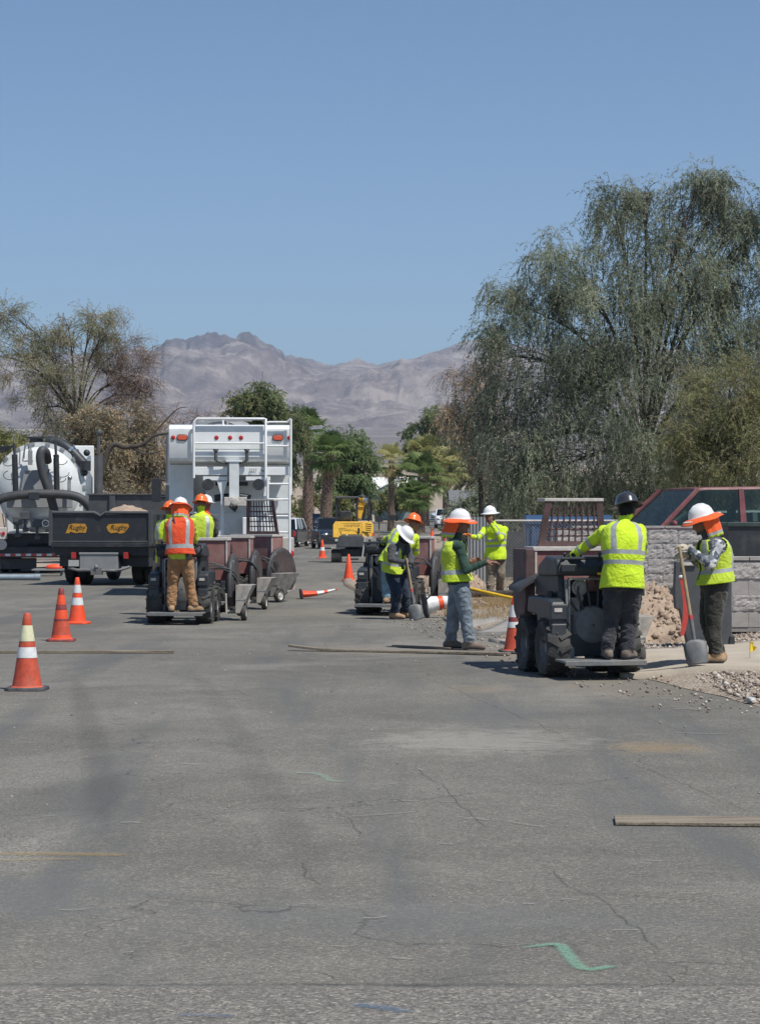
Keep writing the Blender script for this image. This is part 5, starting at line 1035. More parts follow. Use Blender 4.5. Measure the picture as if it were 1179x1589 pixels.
def gl(px, d, z=None):
    x = PX(px, d); return (x, d, float(gz2(d)) if z is None else z)
car('parked_car', 'white hatchback coming down the road in the far distance', 'car', gl(691, 187), R(180), 'carwhite', 4.2, 1.78, 1.6, 1.0, 0.98, 1.0, 0.3, -1.6, -1.95)
car('parked_car', 'silver white car parked behind the white hatchback', 'car', gl(706, 215), R(110), 'carwhite', 4.6, 1.85, 1.75, 1.05, 1.0, 1.1, 0.4, -1.7, -2.0)
car('parked_car', 'white topped dark vehicle seen from behind by the ladder', 'car', (PX(447, 127), 127, 0.03), R(-8), 'carblack', 4.6, 1.85, 1.62, 1.0, 0.95, 1.0, 0.4, -1.8, -2.2, roofp='carwhite')
car('parked_car', 'black front facing vehicle parked behind the excavator', 'car', (PX(516, 122), 122, 0), R(188), 'carblack', 4.8, 1.95, 1.66, 1.08, 1.02, 0.9, 0.25, -0.9, -1.3, deck=1.05)
suv = car('parked_car', 'faded maroon sport utility vehicle parked behind the block wall', 'car', (PX(1108, 40), 40.8, 0.27), R(107), 'maroon', 5.0, 1.95, 1.90, 1.18, 1.08, 1.30, 0.55, -1.9, -2.25, wr=0.36, glass='glass')
car('parked_car', 'pale green sedan glimpsed through the maroon vehicle windows', 'car', (PX(1110, 46), 46, 0.27), R(100), 'cargreen', 4.6, 1.8, 1.5, 0.95, 0.92)
car('parked_car', 'grey car roof glimpsed behind the man with his hand raised', 'car', (PX(748, 122), 122, -0.02), R(150), 'carwhite', 4.4, 1.8, 1.66, 1.0, 0.95)
# white roof skin and frame of the dark vehicle by the ladder
K['ploughs'] = mat('dusty_plough_steel', (0.33, 0.31, 0.28), 0.7, 0.2, var=0.35, scale=10, dust=0.6, dustcol=(0.42, 0.37, 0.31))
K['hoodm'] = mat('dark_brown_hood', (0.055, 0.040, 0.038), 0.7, var=0.4, scale=7, dust=0.5, dustcol=(0.15, 0.12, 0.10))
# ------------------------------------------------ ride-on trenchers
def trencher(label, loc, rz, guard=True, flap=True, side_hood=True, gtop=1.80, hx0=-0.40):
    T = thing('walk_behind_trencher', label, 'trencher', loc, rz, 'stand-on trenching machines')
    mb = MB(); mb.b2((-0.24, -0.42, 0.26), (0.24, 0.62, 0.62)); mb.b2((-0.20, -0.30, 0.62), (0.20, 0.55, 0.85)); mb.build('chassis', K['black'], T, bevel=0.02)
    for sx in (-1, 1):
        for y in (-0.38, 0.40): wheel(T, (sx * 0.37, y, 0.29), 0.29, 0.25, 'greysteel', lugs=14, n=26, rim_r=0.5)
        mb = MB(); mb.prism([(-0.62, 0.36), (-0.60, 0.76), (-0.40, 0.80), (0.30, 0.80), (0.36, 0.62), (-0.05, 0.60), (-0.12, 0.32)], lambda p: Vector((sx * 0.29, p[0], p[1])), lambda p: Vector((sx * 0.45, p[0], p[1]))); mb.build('side_tank', K['blackp'], T, bevel=0.03, seg=3)
        mb = MB(); mb.b2((sx * 0.37 - 0.085, -0.632, 0.58), (sx * 0.37 + 0.085, -0.602, 0.74)); mb.b2((sx * 0.37 - 0.08, -0.636, 0.40), (sx * 0.37 + 0.08, -0.602, 0.54)); mb.build('tank_panel', K['blackp'], T, bevel=0.02)
        mb = MB(); mb.prism([(-0.46, 0.62), (-0.40, 1.06), (-0.1, 1.1), (0.45, 1.0), (0.5, 0.8), (-0.2, 0.78)], lambda p: Vector((sx * 0.25, p[0], p[1])), lambda p: Vector((sx * 0.32, p[0], p[1]))); mb.build('upright', K['black'], T, bevel=0.015)
        mb = MB(); mb.tube([(sx * 0.25, -0.46, 0.98), (sx * 0.25, -0.52, 0.45)], 0.018, 6); mb.tube([(sx * 0.22, -0.4, 0.92), (sx * 0.22, 0.95, 0.62)], 0.035, 8); mb.build('lift_arm', K['greysteel'], T, smooth=40)
    mb = MB(); mb.prism([(-0.50, 1.02), (-0.52, 1.10), (-0.42, 1.20), (-0.05, 1.22), (0.25, 1.12), (0.25, 1.0)], lambda p: Vector((-0.36, p[0], p[1])), lambda p: Vector((0.36, p[0], p[1]))); mb.build('console', K['blackp'], T, bevel=0.03, seg=3)
    for x in (-0.32, 0.1): mb = MB(); mb.b2((x, -0.535, 1.06), (x + 0.18, -0.50, 1.14)); mb.build('gauge_recess', K['black'], T, bevel=0.01)
    mb = MB(); mb.tube([(-0.34, -0.5, 1.12), (-0.34, -0.62, 1.2), (0.34, -0.62, 1.2), (0.34, -0.5, 1.12)], 0.016, 8)
    for x in (-0.27, -0.1, 0.1, 0.27): mb.tube([(x, -0.45, 1.18), (x, -0.48, 1.23)], 0.012, 6); mb.ball((x, -0.48, 1.24), 0.02, 8, 6)
    mb.build('control_levers', K['black'], T, smooth=40)
    mb = MB(); mb.cyl((-0.1, -0.44, 0.9), (-0.1, -0.30, 0.9), 0.085); mb.cyl((-0.1, -0.46, 0.9), (-0.1, -0.44, 0.9), 0.06); mb.cyl((-0.1, -0.44, 0.79), (-0.1, -0.36, 0.79), 0.04); mb.build('air_filter', K['steel'], T, smooth=40)
    mb = MB(); mb.lathe([(0.2, 0.0), (0.19, -0.05), (0.08, -0.08), (0.01, -0.08)], (0.03, -0.42, 0.52), 'y', 20); mb.b2((-0.22, -0.46, 0.6), (-0.1, -0.42, 0.8)); mb.b2((-0.18, -0.47, 0.42), (-0.04, -0.43, 0.66)); mb.build('engine_cover', K['greysteel'], T, smooth=40, bevel=0.008)
    mb = MB()
    for k in range(5): mb.tube(spline([(-0.2 + 0.09 * k, -0.42, 0.98), (-0.22 + 0.1 * k, -0.48, 0.8 + 0.02 * k), (-0.1 + 0.06 * k, -0.45, 0.62)], 5), 0.012, 6)
    mb.build('engine_hoses', K['hose'], T, smooth=50)
    mb = MB(); mb.b2((-0.42, -1.02, 0.165), (0.42, -0.56, 0.19)); mb.b2((-0.42, -1.05, 0.14), (0.42, -1.018, 0.19)); mb.b2((-0.3, -0.6, 0.19), (-0.2, -0.45, 0.3)); mb.b2((0.2, -0.6, 0.19), (0.3, -0.45, 0.3)); mb.build('platform', K['greysteel'], T, bevel=0.006)
    for sx in (-1, 1):
        mb = MB(); mb.cyl((sx * 0.37, -0.28, 0.79), (sx * 0.37, -0.28, 0.845), 0.045); mb.cyl((sx * 0.37, -0.28, 0.845), (sx * 0.37, -0.28, 0.86), 0.03); mb.build('filler_cap', K['black'], T, smooth=40)
        mb = MB(); mb.b2((sx * 0.37 - 0.05, -0.640, 0.66), (sx * 0.37 + 0.03, -0.631, 0.70)); mb.build('decal', K['dustywhite'], T)
    mb = MB(); mb.b2((0.06, -0.542, 1.03), (0.2, -0.524, 1.055)); mb.build('decal', K['yhandle'], T)
    mb = MB(); mb.tube(spline([(0.16, -0.43, 0.95), (0.2, -0.46, 0.75), (0.14, -0.48, 0.6), (0.19, -0.47, 0.36)], 5), 0.028, 8); mb.build('muffler_pipe', K['greysteel'], T, smooth=50)
    mb = MB(); mb.b2((-0.235, -0.5, 0.28), (-0.215, -0.46, 1.0)); mb.b2((0.215, -0.5, 0.28), (0.235, -0.46, 1.0)); mb.b2((-0.235, -0.5, 0.98), (0.235, -0.46, 1.0)); mb.build('rear_frame', K['steel'], T, bevel=0.004)
    mb = MB(); mb.b2((-0.24, -0.47, 0.2), (0.24, -0.445, 0.62)); mb.build('rear_pad', K['black'], T, bevel=0.01)
    # the trenching head across the front
    mb = MB(); mb.b2((hx0, 0.80, 0.62), (0.58, 1.16, 1.27)); mb.build('head_box', K['redpaint'], T, bevel=0.015)
    mb = MB(); mb.b2((hx0 - 0.015, 0.775, 1.255), (0.595, 1.18, 1.30)); mb.b2((hx0 + 0.005, 0.782, 0.70), (hx0 + 0.03, 0.81, 1.25)); mb.b2((0.55, 0.782, 0.70), (0.575, 0.81, 1.25)); mb.build('head_rim', K['dustywhite'], T, bevel=0.006)
    mb = MB(); pl = [(0.70, 1.28), (0.70, 0.72), (0.74, 0.60), (0.84, 0.52), (0.98, 0.50), (1.1, 0.52), (1.2, 0.60), (1.24, 0.72), (1.24, 1.28)]
    mb.prism(pl, lambda p: Vector((hx0 - 0.12, p[0], p[1])), lambda p: Vector((hx0 - 0.02, p[0], p[1]))); mb.build('end_housing', K['darkred'], T, bevel=0.012)
    if side_hood:
        n = 18; pl = [(1.0 + 0.44 * math.cos(t), 0.50 + 0.50 * math.sin(t)) for t in [math.pi * (k / n) - 0.25 + 0.5 * (k / n) for k in range(n + 1)]] + [(0.66, 0.22), (1.3, 0.22)]
        mb = MB(); mb.prism(pl, lambda p: Vector((0.57, p[0], p[1])), lambda p: Vector((0.70, p[0], p[1]))); mb.build('blade_hood', K['hoodm'], T, bevel=0.01)
        mb = MB(); mb.tube([(0.635, p[0], p[1]) for p in pl[:n + 1]], 0.05, 8); mb.build('hood_seal', K['hose'], T, smooth=60)
        mb = MB(); mb.prism([(0.48, 0.12), (0.52, 0.56), (1.10, 0.56), (0.84, 0.06)], lambda p: Vector((0.74, p[0], p[1])), lambda p: Vector((0.80 + (p[1] - 0.1) * 0.45, p[0], p[1]))); mb.build('plough', K['ploughs'], T, bevel=0.006)
        mb = MB(); mb.prism([(0.5, 0.10), (0.45, 0.42), (0.9, 0.46), (1.0, 0.1)], lambda p: Vector((0.58, p[0], p[1])), lambda p: Vector((0.60, p[0], p[1]))); mb.build('skid_plate', K['dustywhite'], T, bevel=0.006)
        wheel(T, (0.86, 0.62, 0.14), 0.14, 0.09, 'dustywhite', n=20, rim_r=0.62)
        mb = MB(); mb.cyl((0.6, 0.62, 0.14), (0.86, 0.62, 0.14), 0.03); mb.build('axle', K['steel'], T, smooth=40); mb = MB(); mb.cyl((0.74, 0.55, 0.32), (0.90, 0.55, 0.32), 0.055); mb.build('motor', K['steel'], T, smooth=40); mb = MB(); mb.cyl((0.66, 0.75, 0.62), (0.66, 0.75, 0.95), 0.03); mb.build('depth_arm', K['steel'], T, smooth=40)
        mb = MB()
        for k in range(4): mb.tube(spline([(0.3, 0.5, 0.78 + 0.04 * k), (0.52 + random.uniform(-.05, .05), 0.55, 0.86 + random.uniform(-.08, .06)), (0.74, 0.62 + 0.04 * k, 0.66 + random.uniform(-.08, .08)), (0.72, 0.7, 0.42)], 6), 0.013, 6)
        mb.build('head_hoses', K['hose'], T, smooth=60)
    if flap:
        mb = MB(); rr = []
        for k in range(9):
            t = k / 8; rr.append((-0.20 - 0.30 * t, 0.97 - 0.02 * t - 0.13 * t * t))
        mb.loft([[Vector((x, 0.46, z)), Vector((x, 0.92, z + 0.02)), Vector((x, 0.92, z + 0.055)), Vector((x, 0.46, z + 0.035))] for x, z in rr]); mb.build('mud_flap', K['hose'], T, smooth=60)
    if guard:
        g = bpy.data.objects.new('guard', None); COL.objects.link(g); g.parent = T; yb, yt = 0.98, 0.90; z0, z1 = 1.30, gtop; xa0, xa1, xb0, xb1 = -0.16, -0.10, 0.60, 0.54
        def gp3(u, v): return Vector(((xa0 + (xa1 - xa0) * v) * (1 - u) + (xb0 + (xb1 - xb0) * v) * u, yb + (yt - yb) * v, z0 + (z1 - z0) * v))
        mb = MB()
        for a, b_ in (((0, 0), (0, 1)), ((1, 0), (1, 1))):
            p, q = gp3(*a), gp3(*b_); sx = 1 if a[0] == 0 else -1
            mb.prism([(0, 0), (0.075 * sx, 0), (0.075 * sx, 1), (0, 1)], lambda c: p.lerp(q, c[1]) + Vector((c[0], -0.012, 0)), lambda c: p.lerp(q, c[1]) + Vector((c[0], 0.012, 0)))
        mb.b2(gp3(0, 0) + Vector((0, -0.015, -0.01)), gp3(1, 0) + Vector((0, 0.015, 0.06))); mb.build('guard_frame', K['darkred'], g, bevel=0.004)
        for k in range(1, 9):
            mb = MB(); mb.tube([gp3(0.06 + 0.88 * k / 9, 0.1), gp3(0.06 + 0.88 * k / 9, 0.98)], 0.011, 5); mb.build('guard_bar', K['darkred'], g)
        for k in range(1, 6):
            mb = MB(); mb.tube([gp3(0.06, 0.08 + 0.88 * k / 6) + Vector((0, 0.012, 0)), gp3(0.94, 0.08 + 0.88 * k / 6) + Vector((0, 0.012, 0))], 0.011, 5); mb.build('guard_bar', K['darkred'], g)
        mb = MB(); p, q = gp3(0, 1), gp3(1, 1); mb.b2((p.x - 0.01, p.y - 0.02, p.z - 0.012), (q.x + 0.01, q.y + 0.3, q.z + 0.022)); mb.build('guard_top', K['dustywhite'], g, bevel=0.006)
    return T
TR = trencher('black stand-on trencher with a dark red mesh guard, nearest the block wall', (PX(902, 22.9), 23.4, 0.0), R(11), True, hx0=-0.25)
tr1 = trencher('black stand-on trencher ridden by the worker in the orange vest', (PX(278, 34), 34.85, 0), R(-3), False)
tr2 = trencher('stand-on trencher ridden by the worker in the orange hard hat and lime vest', (PX(321, 38.5), 39.2, 0), R(-6), False, False)
tr3 = trencher('stand-on trencher turned sideways showing its round blade hood below the white ladder', (PX(347, 43), 43.0, 0), R(-32), True, False, gtop=1.96)
tr4 = trencher('stand-on trencher behind the stooping worker in the centre of the street', (PX(606, 37.0), 38.2, 0.0), R(-10), False, True, hx0=-0.25)
# ================================================================ people
def remesh(mb, voxel, smooth_it=4):
    me = mb.mesh('tmp'); bm = bmesh.new(); bm.from_mesh(me); bmesh.ops.recalc_face_normals(bm, faces=bm.faces); bm.to_mesh(me); bm.free()
    o = bpy.data.objects.new('tmp', me); COL.objects.link(o)
    r_ = o.modifiers.new('r', 'REMESH'); r_.mode = 'VOXEL'; r_.voxel_size = voxel; r_.adaptivity = 0
    s_ = o.modifiers.new('s', 'SMOOTH'); s_.iterations = smooth_it; s_.factor = 0.5
    out = bpy.data.meshes.new_from_object(o.evaluated_get(bpy.context.evaluated_depsgraph_get()))
    V = np.zeros(len(out.vertices) * 3); out.vertices.foreach_get('co', V); V = V.reshape(-1, 3)
    Nn = np.zeros(len(out.vertices) * 3); out.vertices.foreach_get('normal', Nn); Nn = Nn.reshape(-1, 3)
    Fq = [tuple(p.vertices) for p in out.polygons]
    bpy.data.objects.remove(o); bpy.data.meshes.remove(me); bpy.data.meshes.remove(out); return V, Nn, Fq
def capsule(mb, a, b, r0, r1, n=14):
    a, b = Vector(a), Vector(b); mb.tube([a.lerp(b, t) for t in (0, 0.33, 0.66, 1)], [r0, r0 + (r1 - r0) * .33, r0 + (r1 - r0) * .66, r1], n)
    mb.ball(a, r0, 12, 8); mb.ball(b, r1, 12, 8)
def orient(f, up=Vector((0, 0, 1))):
    f = Vector(f).normalized(); r_ = f.cross(up).normalized(); u = r_.cross(f).normalized()
    return Matrix((r_, f, u)).transposed()
TOR = [(-0.10, .150, .112), (0.0, .166, .122), (.15, .170, .128), (.33, .162, .122), (.55, .176, .128), (.75, .190, .124), (.88, .176, .105), (.95, .125, .085), (1.0, .072, .066)]
def tor_at(t):
    ts = [q[0] for q in TOR]; return float(np.interp(t, ts, [q[1] for q in TOR])), float(np.interp(t, ts, [q[2] for q in TOR]))
def hand_geom(w, dirv, palm_n, curl=0.5, side=1, size=1.0, spread=0.12, point=False):
    dirv = Vector(dirv).normalized(); pn = Vector(palm_n); pn = (pn - dirv * pn.dot(dirv)).normalized(); lat = dirv.cross(pn) * side
    mb = MB(); Mx = Matrix((lat, dirv, pn)).transposed(); c_ = Vector(w) + dirv * 0.045 * size
    mb.ball(c_, (0.042 * size, 0.056 * size, 0.020 * size), 14, 10, Mx=Mx); capsule(mb, Vector(w) - dirv * 0.03, Vector(w) + dirv * 0.02, 0.030 * size, 0.030 * size, 10)
    for k, ln in enumerate((0.072, 0.080, 0.075, 0.060)):
        off = (k - 1.5) * 0.021 * size; p = Vector(w) + dirv * 0.088 * size + lat * off; d_ = (dirv + lat * (k - 1.5) * spread).normalized(); cv = curl if not (point and k == 0) else 0.08
        for seg, fr in enumerate((0.45, 0.32, 0.23)):
            d_ = (d_ * math.cos(cv) + pn * math.sin(cv)).normalized(); q = p + d_ * ln * fr * size; capsule(mb, p, q, (0.0105 - 0.0012 * seg) * size, (0.0095 - 0.0012 * seg) * size, 8); p = q
    p = Vector(w) + dirv * 0.03 * size - lat * 0.034 * size; d_ = (dirv * 0.7 - lat * 0.75 + pn * 0.35).normalized()
    for fr in (0.036, 0.028): q = p + d_ * fr * size; capsule(mb, p, q, 0.0125 * size, 0.0105 * size, 8); p = q; d_ = (d_ + dirv * 0.5 + pn * 0.3 * curl).normalized()
    return remesh(mb, 0.0048, 2)
def person(label, d, J, facing, mats, gzv, head_f=None, hat='hatw', shade=False, vest=None, vest_style='vest', hands=None, group='road crew', hood=False, radio=None, scale=1.0, wide=1.08, boots='boot', band='silver', longhem=-0.06, hat_tilt=0.0, collar=True):
    f = Vector(facing).normalized(); hx = J['hip']; o = P(hx[0], 800, d); root = thing('person', label, 'person', (o.x, d, gzv), group=group); O = Vector((o.x, d, gzv))
    def W(k):
        j = J[k] if isinstance(k, str) else k; p = P(j[0], j[1], d); return Vector((p.x, d + (j[2] if len(j) > 2 else 0), p.z)) - O
    hip, neck, head = W('hip'), W('neck'), W('head')
    for k in ('shL', 'shR', 'elL', 'elR', 'wrL', 'wrR', 'hpL', 'hpR', 'knL', 'knR', 'anL', 'anR'): J.setdefault(k, None)
    Q = {k: W(k) for k in J if isinstance(J[k], tuple)}
    base = J.get('foot_z', 0.0)
    for k in ('anL', 'anR'): Q[k].z = base + 0.095
    latS = (Q['shR'] - Q['shL']); latS = (latS - (neck - hip).normalized() * latS.dot((neck - hip).normalized())).normalized()
    latH = (Q['hpR'] - Q['hpL']).normalized()
    ax = (neck - hip)
    def tor_ring(t, n, grow=0.0, flare=0.0, wr=0.0):
        w_, dp = tor_at(t); lat = latH.lerp(latS, min(1, max(0, t * 1.3))).normalized(); up = ax.normalized(); fw = (f - up * f.dot(up)).normalized(); lat = (lat - fw * lat.dot(fw)); lat = (lat - up * lat.dot(up)).normalized()
        bow = fw * (-0.035 * math.sin(math.pi * min(1, max(0, t)))) + fw * (-0.02 * min(1, max(0, t)))
        c_ = hip + ax * t + bow; pts = []
        for k in range(n):
            a = 2 * math.pi * k / n; ca, sa = math.cos(a), math.sin(a); ca = math.copysign(abs(ca) ** 0.85, ca); sa = math.copysign(abs(sa) ** 0.85, sa)
            g = grow + flare; q = c_ + lat * ca * (w_ * wide + g) + fw * sa * (dp * wide + g)
            if wr: q += (q - c_).normalized() * wr * (noise.noise(q * 9 + O) + 0.6 * noise.noise(Vector((q.x * 26, q.y * 26, q.z * 7)) + O))
            pts.append(q)
        return pts
    body = MB(); body.loft([tor_ring(t, 22) for t in (-0.10, -0.03, 0.05, .15, .25, .35, .45, .55, .65, .75, .82, .88, .92, .96, 1.0)])
    bones = [('torso', hip + ax * 0.05, hip + ax * 0.9, 0.15, 0.15)]
    def limb(nm, a, b, r0, r1):
        capsule(body, a, b, r0, r1); bones.append((nm, a, b, r0, r1))
    pel = hip
    for s_ in ('L', 'R'):
        limb('leg', Q['hp' + s_] + Vector((0, 0, -0.02)), Q['kn' + s_], 0.104 * wide, 0.084); limb('leg', Q['kn' + s_], Q['an' + s_] + Vector((0, 0, 0.02)), 0.083, 0.072); 
        a = Q['an' + s_]; tf = Vector(J.get('ft' + s_, (f.x, f.y, 0)) if not isinstance(J.get('ft' + s_), Vector) else J['ft' + s_]); tf = Vector((tf.x, tf.y, 0)).normalized()
        heel = a - tf * 0.055 + Vector((0, 0, -0.045)); toe = a + tf * 0.165 + Vector((0, 0, -0.058)); body.ball(heel, (0.05, 0.05, 0.055)); 
        capsule(body, heel, a + tf * 0.06 + Vector((0, 0, -0.04)), 0.05, 0.052); capsule(body, a + tf * 0.06 + Vector((0, 0, -0.042)), toe, 0.05, 0.040); capsule(body, a + Vector((0, 0, -0.01)), a + Vector((0, 0, 0.04)), 0.05, 0.055)
        bones.append(('boot', heel, toe, 0.05, 0.045)); bones.append(('boot', a, a + Vector((0, 0, -0.02)), 0.05, 0.05))
        if Q.get('el' + s_) is not None:
            shj = Q['sh' + s_]; limb('arm', shj, Q['el' + s_], 0.067, 0.054); limb('arm', Q['el' + s_], Q['wr' + s_], 0.053, 0.038)
        body.ball(Q['sh' + s_], 0.074)
    capsule(body, neck - ax.normalized() * 0.03, neck.lerp(head, 0.55), 0.062, 0.056); bones.append(('neck', neck + ax.normalized() * 0.03, head, 0.055, 0.06))
    hf = Vector(head_f or facing).normalized(); HM = orient(hf)
    def hp3(x, y, z): return head + HM @ Vector((x, y, z))
    body.ball(head, (0.076, 0.096, 0.112), 16, 12, Mx=HM); body.ball(hp3(0, 0.035, -0.065), (0.052, 0.058, 0.055), 12, 8, Mx=HM); body.ball(hp3(0, 0.088, -0.095), 0.022)
    capsule(body, hp3(0, 0.088, 0.012), hp3(0, 0.112, -0.028), 0.012, 0.019, 8); capsule(body, hp3(-0.05, 0.078, 0.03), hp3(0.05, 0.078, 0.03), 0.014, 0.014, 8); capsule(body, hp3(-0.02, 0.092, -0.058), hp3(0.02, 0.092, -0.058), 0.011, 0.011, 8)
    for sx in (-1, 1): body.ball(hp3(sx * 0.078, -0.005, -0.01), (0.013, 0.026, 0.034), 8, 6, Mx=HM)
    bones.append(('head', hp3(0, 0, 0.02), hp3(0, 0.03, -0.06), 0.09, 0.06))
    V, Nn, Fq = remesh(body, 0.0105, 5)
    A = np.array([b_[1] for b_ in bones]); B = np.array([b_[2] for b_ in bones]); r0 = np.array([b_[3] for b_ in bones]); r1 = np.array([b_[4] for b_ in bones])
    AB = B - A; t = np.clip(((V[:, None] - A[None]) * AB[None]).sum(2) / ((AB ** 2).sum(1)[None] + 1e-9), 0, 1)
    dist = np.linalg.norm(V[:, None] - (A[None] + t[..., None] * AB[None]), axis=2) - (r0[None] + (r1 - r0)[None] * t)
    bi = dist.argmin(1); nm = np.array([b_[0] for b_ in bones])[bi]
    boot_top = base + 0.10; nm[(nm == 'leg') & (V[:, 2] < boot_top)] = 'boot'; nm[(nm == 'boot') & (V[:, 2] > boot_top + 0.012)] = 'leg'
    tz = ((V - np.array(hip)) @ np.array(ax)) / ax.length_squared
    nm[(nm == 'torso') & (tz < J.get('waist', 0.06))] = 'leg'; nm[(nm == 'neck') & (((V - np.array(neck)) @ np.array(ax.normalized())) < 0.02)] = 'torso'
    if hood: nm[(nm == 'neck')] = 'hood'
    # folds in the clothes
    fold = np.zeros(len(V)); isleg = nm == 'leg'; isarm = nm == 'arm'; ist = nm == 'torso'
    for i in np.nonzero(isleg | isarm | ist)[0]:
        q = Vector(V[i]) + O * 3
        if isleg[i]:
            lowk = 0.6 + 0.9 * max(0.0, 1 - abs(V[i, 2] - base - 0.18) / 0.2); q2 = Vector((q.x * 8, q.y * 8, q.z * 17 + 2.0 * noise.noise(q * 5)))
            fold[i] = lowk * 0.017 * (0.32 - abs(noise.noise(q2))) + 0.012 * noise.noise(q * 9) + 0.006 * noise.noise(q * 22)
        elif isarm[i]: fold[i] = 0.010 * (0.3 - abs(noise.noise(q * 11))) + 0.006 * noise.noise(q * 25)
        else: fold[i] = 0.007 * noise.noise(q * 8) + 0.004 * noise.noise(q * 19)
    V = V + Nn * fold[:, None]
    ft = nm == 'boot'; V[ft, 2] = np.maximum(V[ft, 2], base + 0.002)
    order = ['torso', 'arm', 'leg', 'boot', 'neck', 'head', 'hood', 'handL', 'handR', 'sole']; midx = {k: i for i, k in enumerate(order)}
    mi = [midx[nm[p[0]]] for p in Fq]
    for i, p in enumerate(Fq):
        if mi[i] == midx['boot'] and V[list(p), 2].max() < base + 0.03: mi[i] = midx['sole']
    V = [tuple(v) for v in V]; Fq = list(Fq)
    for s_ in ('L', 'R'):
        h = (hands or {}).get(s_)
        if h:
            hv, hn, hfq = hand_geom(Q['wr' + s_], h['dir'], h['pn'], h.get('curl', 0.5), h.get('side', 1 if s_ == 'R' else -1), 1.08, point=h.get('point', False)); off = len(V)
            V += [tuple(v) for v in hv]; Fq += [tuple(off + i for i in p) for p in hfq]; mi += [midx['hand' + s_]] * len(hfq)
    me = bpy.data.meshes.new('body'); me.from_pydata(V, [], Fq); me.polygons.foreach_set('material_index', mi); me.polygons.foreach_set('use_smooth', [True] * len(Fq)); me.update()
    for k in order: me.materials.append(K[mats.get(k, {'neck': 'skin', 'head': 'skin', 'hood': 'darksh', 'boot': boots, 'handL': mats.get('hand', 'skin'), 'handR': mats.get('hand', 'skin'), 'sole': 'conebase'}.get(k, 'greysh'))])
    bo = bpy.data.objects.new('body', me); COL.objects.link(bo); bo.parent = root
    # eyes, under the brow
    ey = MB()
    for sx in (-1, 1): ey.ball(hp3(sx * 0.032, 0.083, 0.008), 0.011, 8, 6)
    ey.build('eyes', K['black'], root, smooth=60)
    # vest or shirt shell
    if vest:
        n, mrow = 56, 46; t0, t1 = longhem, 0.985; rows = []
        for j in range(mrow + 1):
            t_ = t0 + (t1 - t0) * j / mrow; fl = 0.028 * max(0, 1 - (t_ - t0) / 0.35) ** 1.4 + (0.006 if vest_style == 'shirt' else 0.0)
            rows.append(tor_ring(t_, n, 0.017 if vest_style == 'vest' else 0.012, fl, 0.010 if vest_style == 'vest' else 0.012))
        V = [v for r_ in rows for v in r_]; Fq = []; mi = []
        for j in range(mrow):
            tt = t0 + (t1 - t0) * (j + 0.5) / mrow
            for k in range(n):
                q = [j * n + k, j * n + (k + 1) % n, (j + 1) * n + (k + 1) % n, (j + 1) * n + k]; c_ = (V[q[0]] + V[q[2]]) / 2; a = 2 * math.pi * (k + 0.5) / n
                if vest_style == 'vest':
                    if any((c_ - Q['sh' + s_]).length < 0.098 for s_ in 'LR'): continue
                    da = abs((a - math.pi / 2 + math.pi) % (2 * math.pi) - math.pi)
                    if da < 0.10 + 0.55 * max(0, tt - 0.55) and tt > 0.15 and not J.get('closed'): continue
                    if tt > 0.95: continue
                m_ = 0
                da1 = abs(abs((a - math.pi / 2 + math.pi) % (2 * math.pi) - math.pi) - 0.62); da2 = abs(abs((a + math.pi / 2 + math.pi) % (2 * math.pi) - math.pi) - 0.62)
                strap = min(da1, da2) < 0.155
                if vest_style == 'shirt':
                    if 0.30 < tt < 0.37 or 0.46 < tt < 0.53 or (strap and tt > 0.53): m_ = 1
                    if J.get('oneband') and 0.46 < tt: m_ = 0
                else:
                    if 0.24 < tt < 0.33 or (strap and 0.33 < tt): m_ = 1
                if vest_style == 'vest' and t0 + (t1 - t0) * j / mrow <= t0 + 0.02: m_ = 2
                Fq.append(tuple(q)); mi.append(m_)
        me = bpy.data.meshes.new('vest'); me.from_pydata([tuple(v) for v in V], [], Fq); me.polygons.foreach_set('material_index', mi); me.polygons.foreach_set('use_smooth', [True] * len(Fq)); me.update()
        for mt in (vest, band, 'lime' if 'lime' in vest else vest): me.materials.append(K[mt])
        vo = bpy.data.objects.new('vest' if vest_style == 'vest' else 'shirt', me); COL.objects.link(vo); vo.parent = root; sm = vo.modifiers.new('s', 'SOLIDIFY'); sm.thickness = 0.005; sm.offset = 1
    if vest_style == 'shirt' and vest:
        for s_ in 'LR':
            if Q.get('el' + s_) is None: continue
            for a, b_ in (((0.62), (0.78)),):
                p, q = Q['sh' + s_].lerp(Q['el' + s_], a), Q['sh' + s_].lerp(Q['el' + s_], b_); mb = MB(); mb.tube([p, q], [0.069, 0.066], 16, cap=False); mb.build('sleeve_band', K[band], root, smooth=60)
                p, q = Q['el' + s_].lerp(Q['wr' + s_], 0.3), Q['el' + s_].lerp(Q['wr' + s_], 0.45); mb = MB(); mb.tube([p, q], [0.060, 0.058], 16, cap=False); mb.build('sleeve_band', K[band], root, smooth=60)
    # hard hat
    if hat:
        ho = head + HM @ Vector((0, -0.008, 0.052)); TM = HM @ Matrix.Rotation(hat_tilt, 3, 'X'); mb = MB(); rings = []
        def hq(a, rx, ry, z): return ho + TM @ Vector((rx * math.cos(a), ry * math.sin(a), z))
        for (k, z) in ((1.46, -0.012), (1.47, -0.004), (1.10, 0.004), (1.03, 0.018), (0.99, 0.04), (0.93, 0.065), (0.80, 0.092), (0.58, 0.113), (0.3, 0.124), (0.05, 0.127)):
            rings.append([hq(2 * math.pi * i / 28, 0.108 * k, 0.130 * k + (0.012 if k > 1.4 else 0), z - (0.012 * (1.47 - k < 0.1) * abs(math.cos(2 * math.pi * i / 28)))) for i in range(28)])
        mb.loft(rings, cap=False); ht = mb.build('hard_hat', K[hat], root, smooth=45); sm = ht.modifiers.new('s', 'SOLIDIFY'); sm.thickness = 0.004
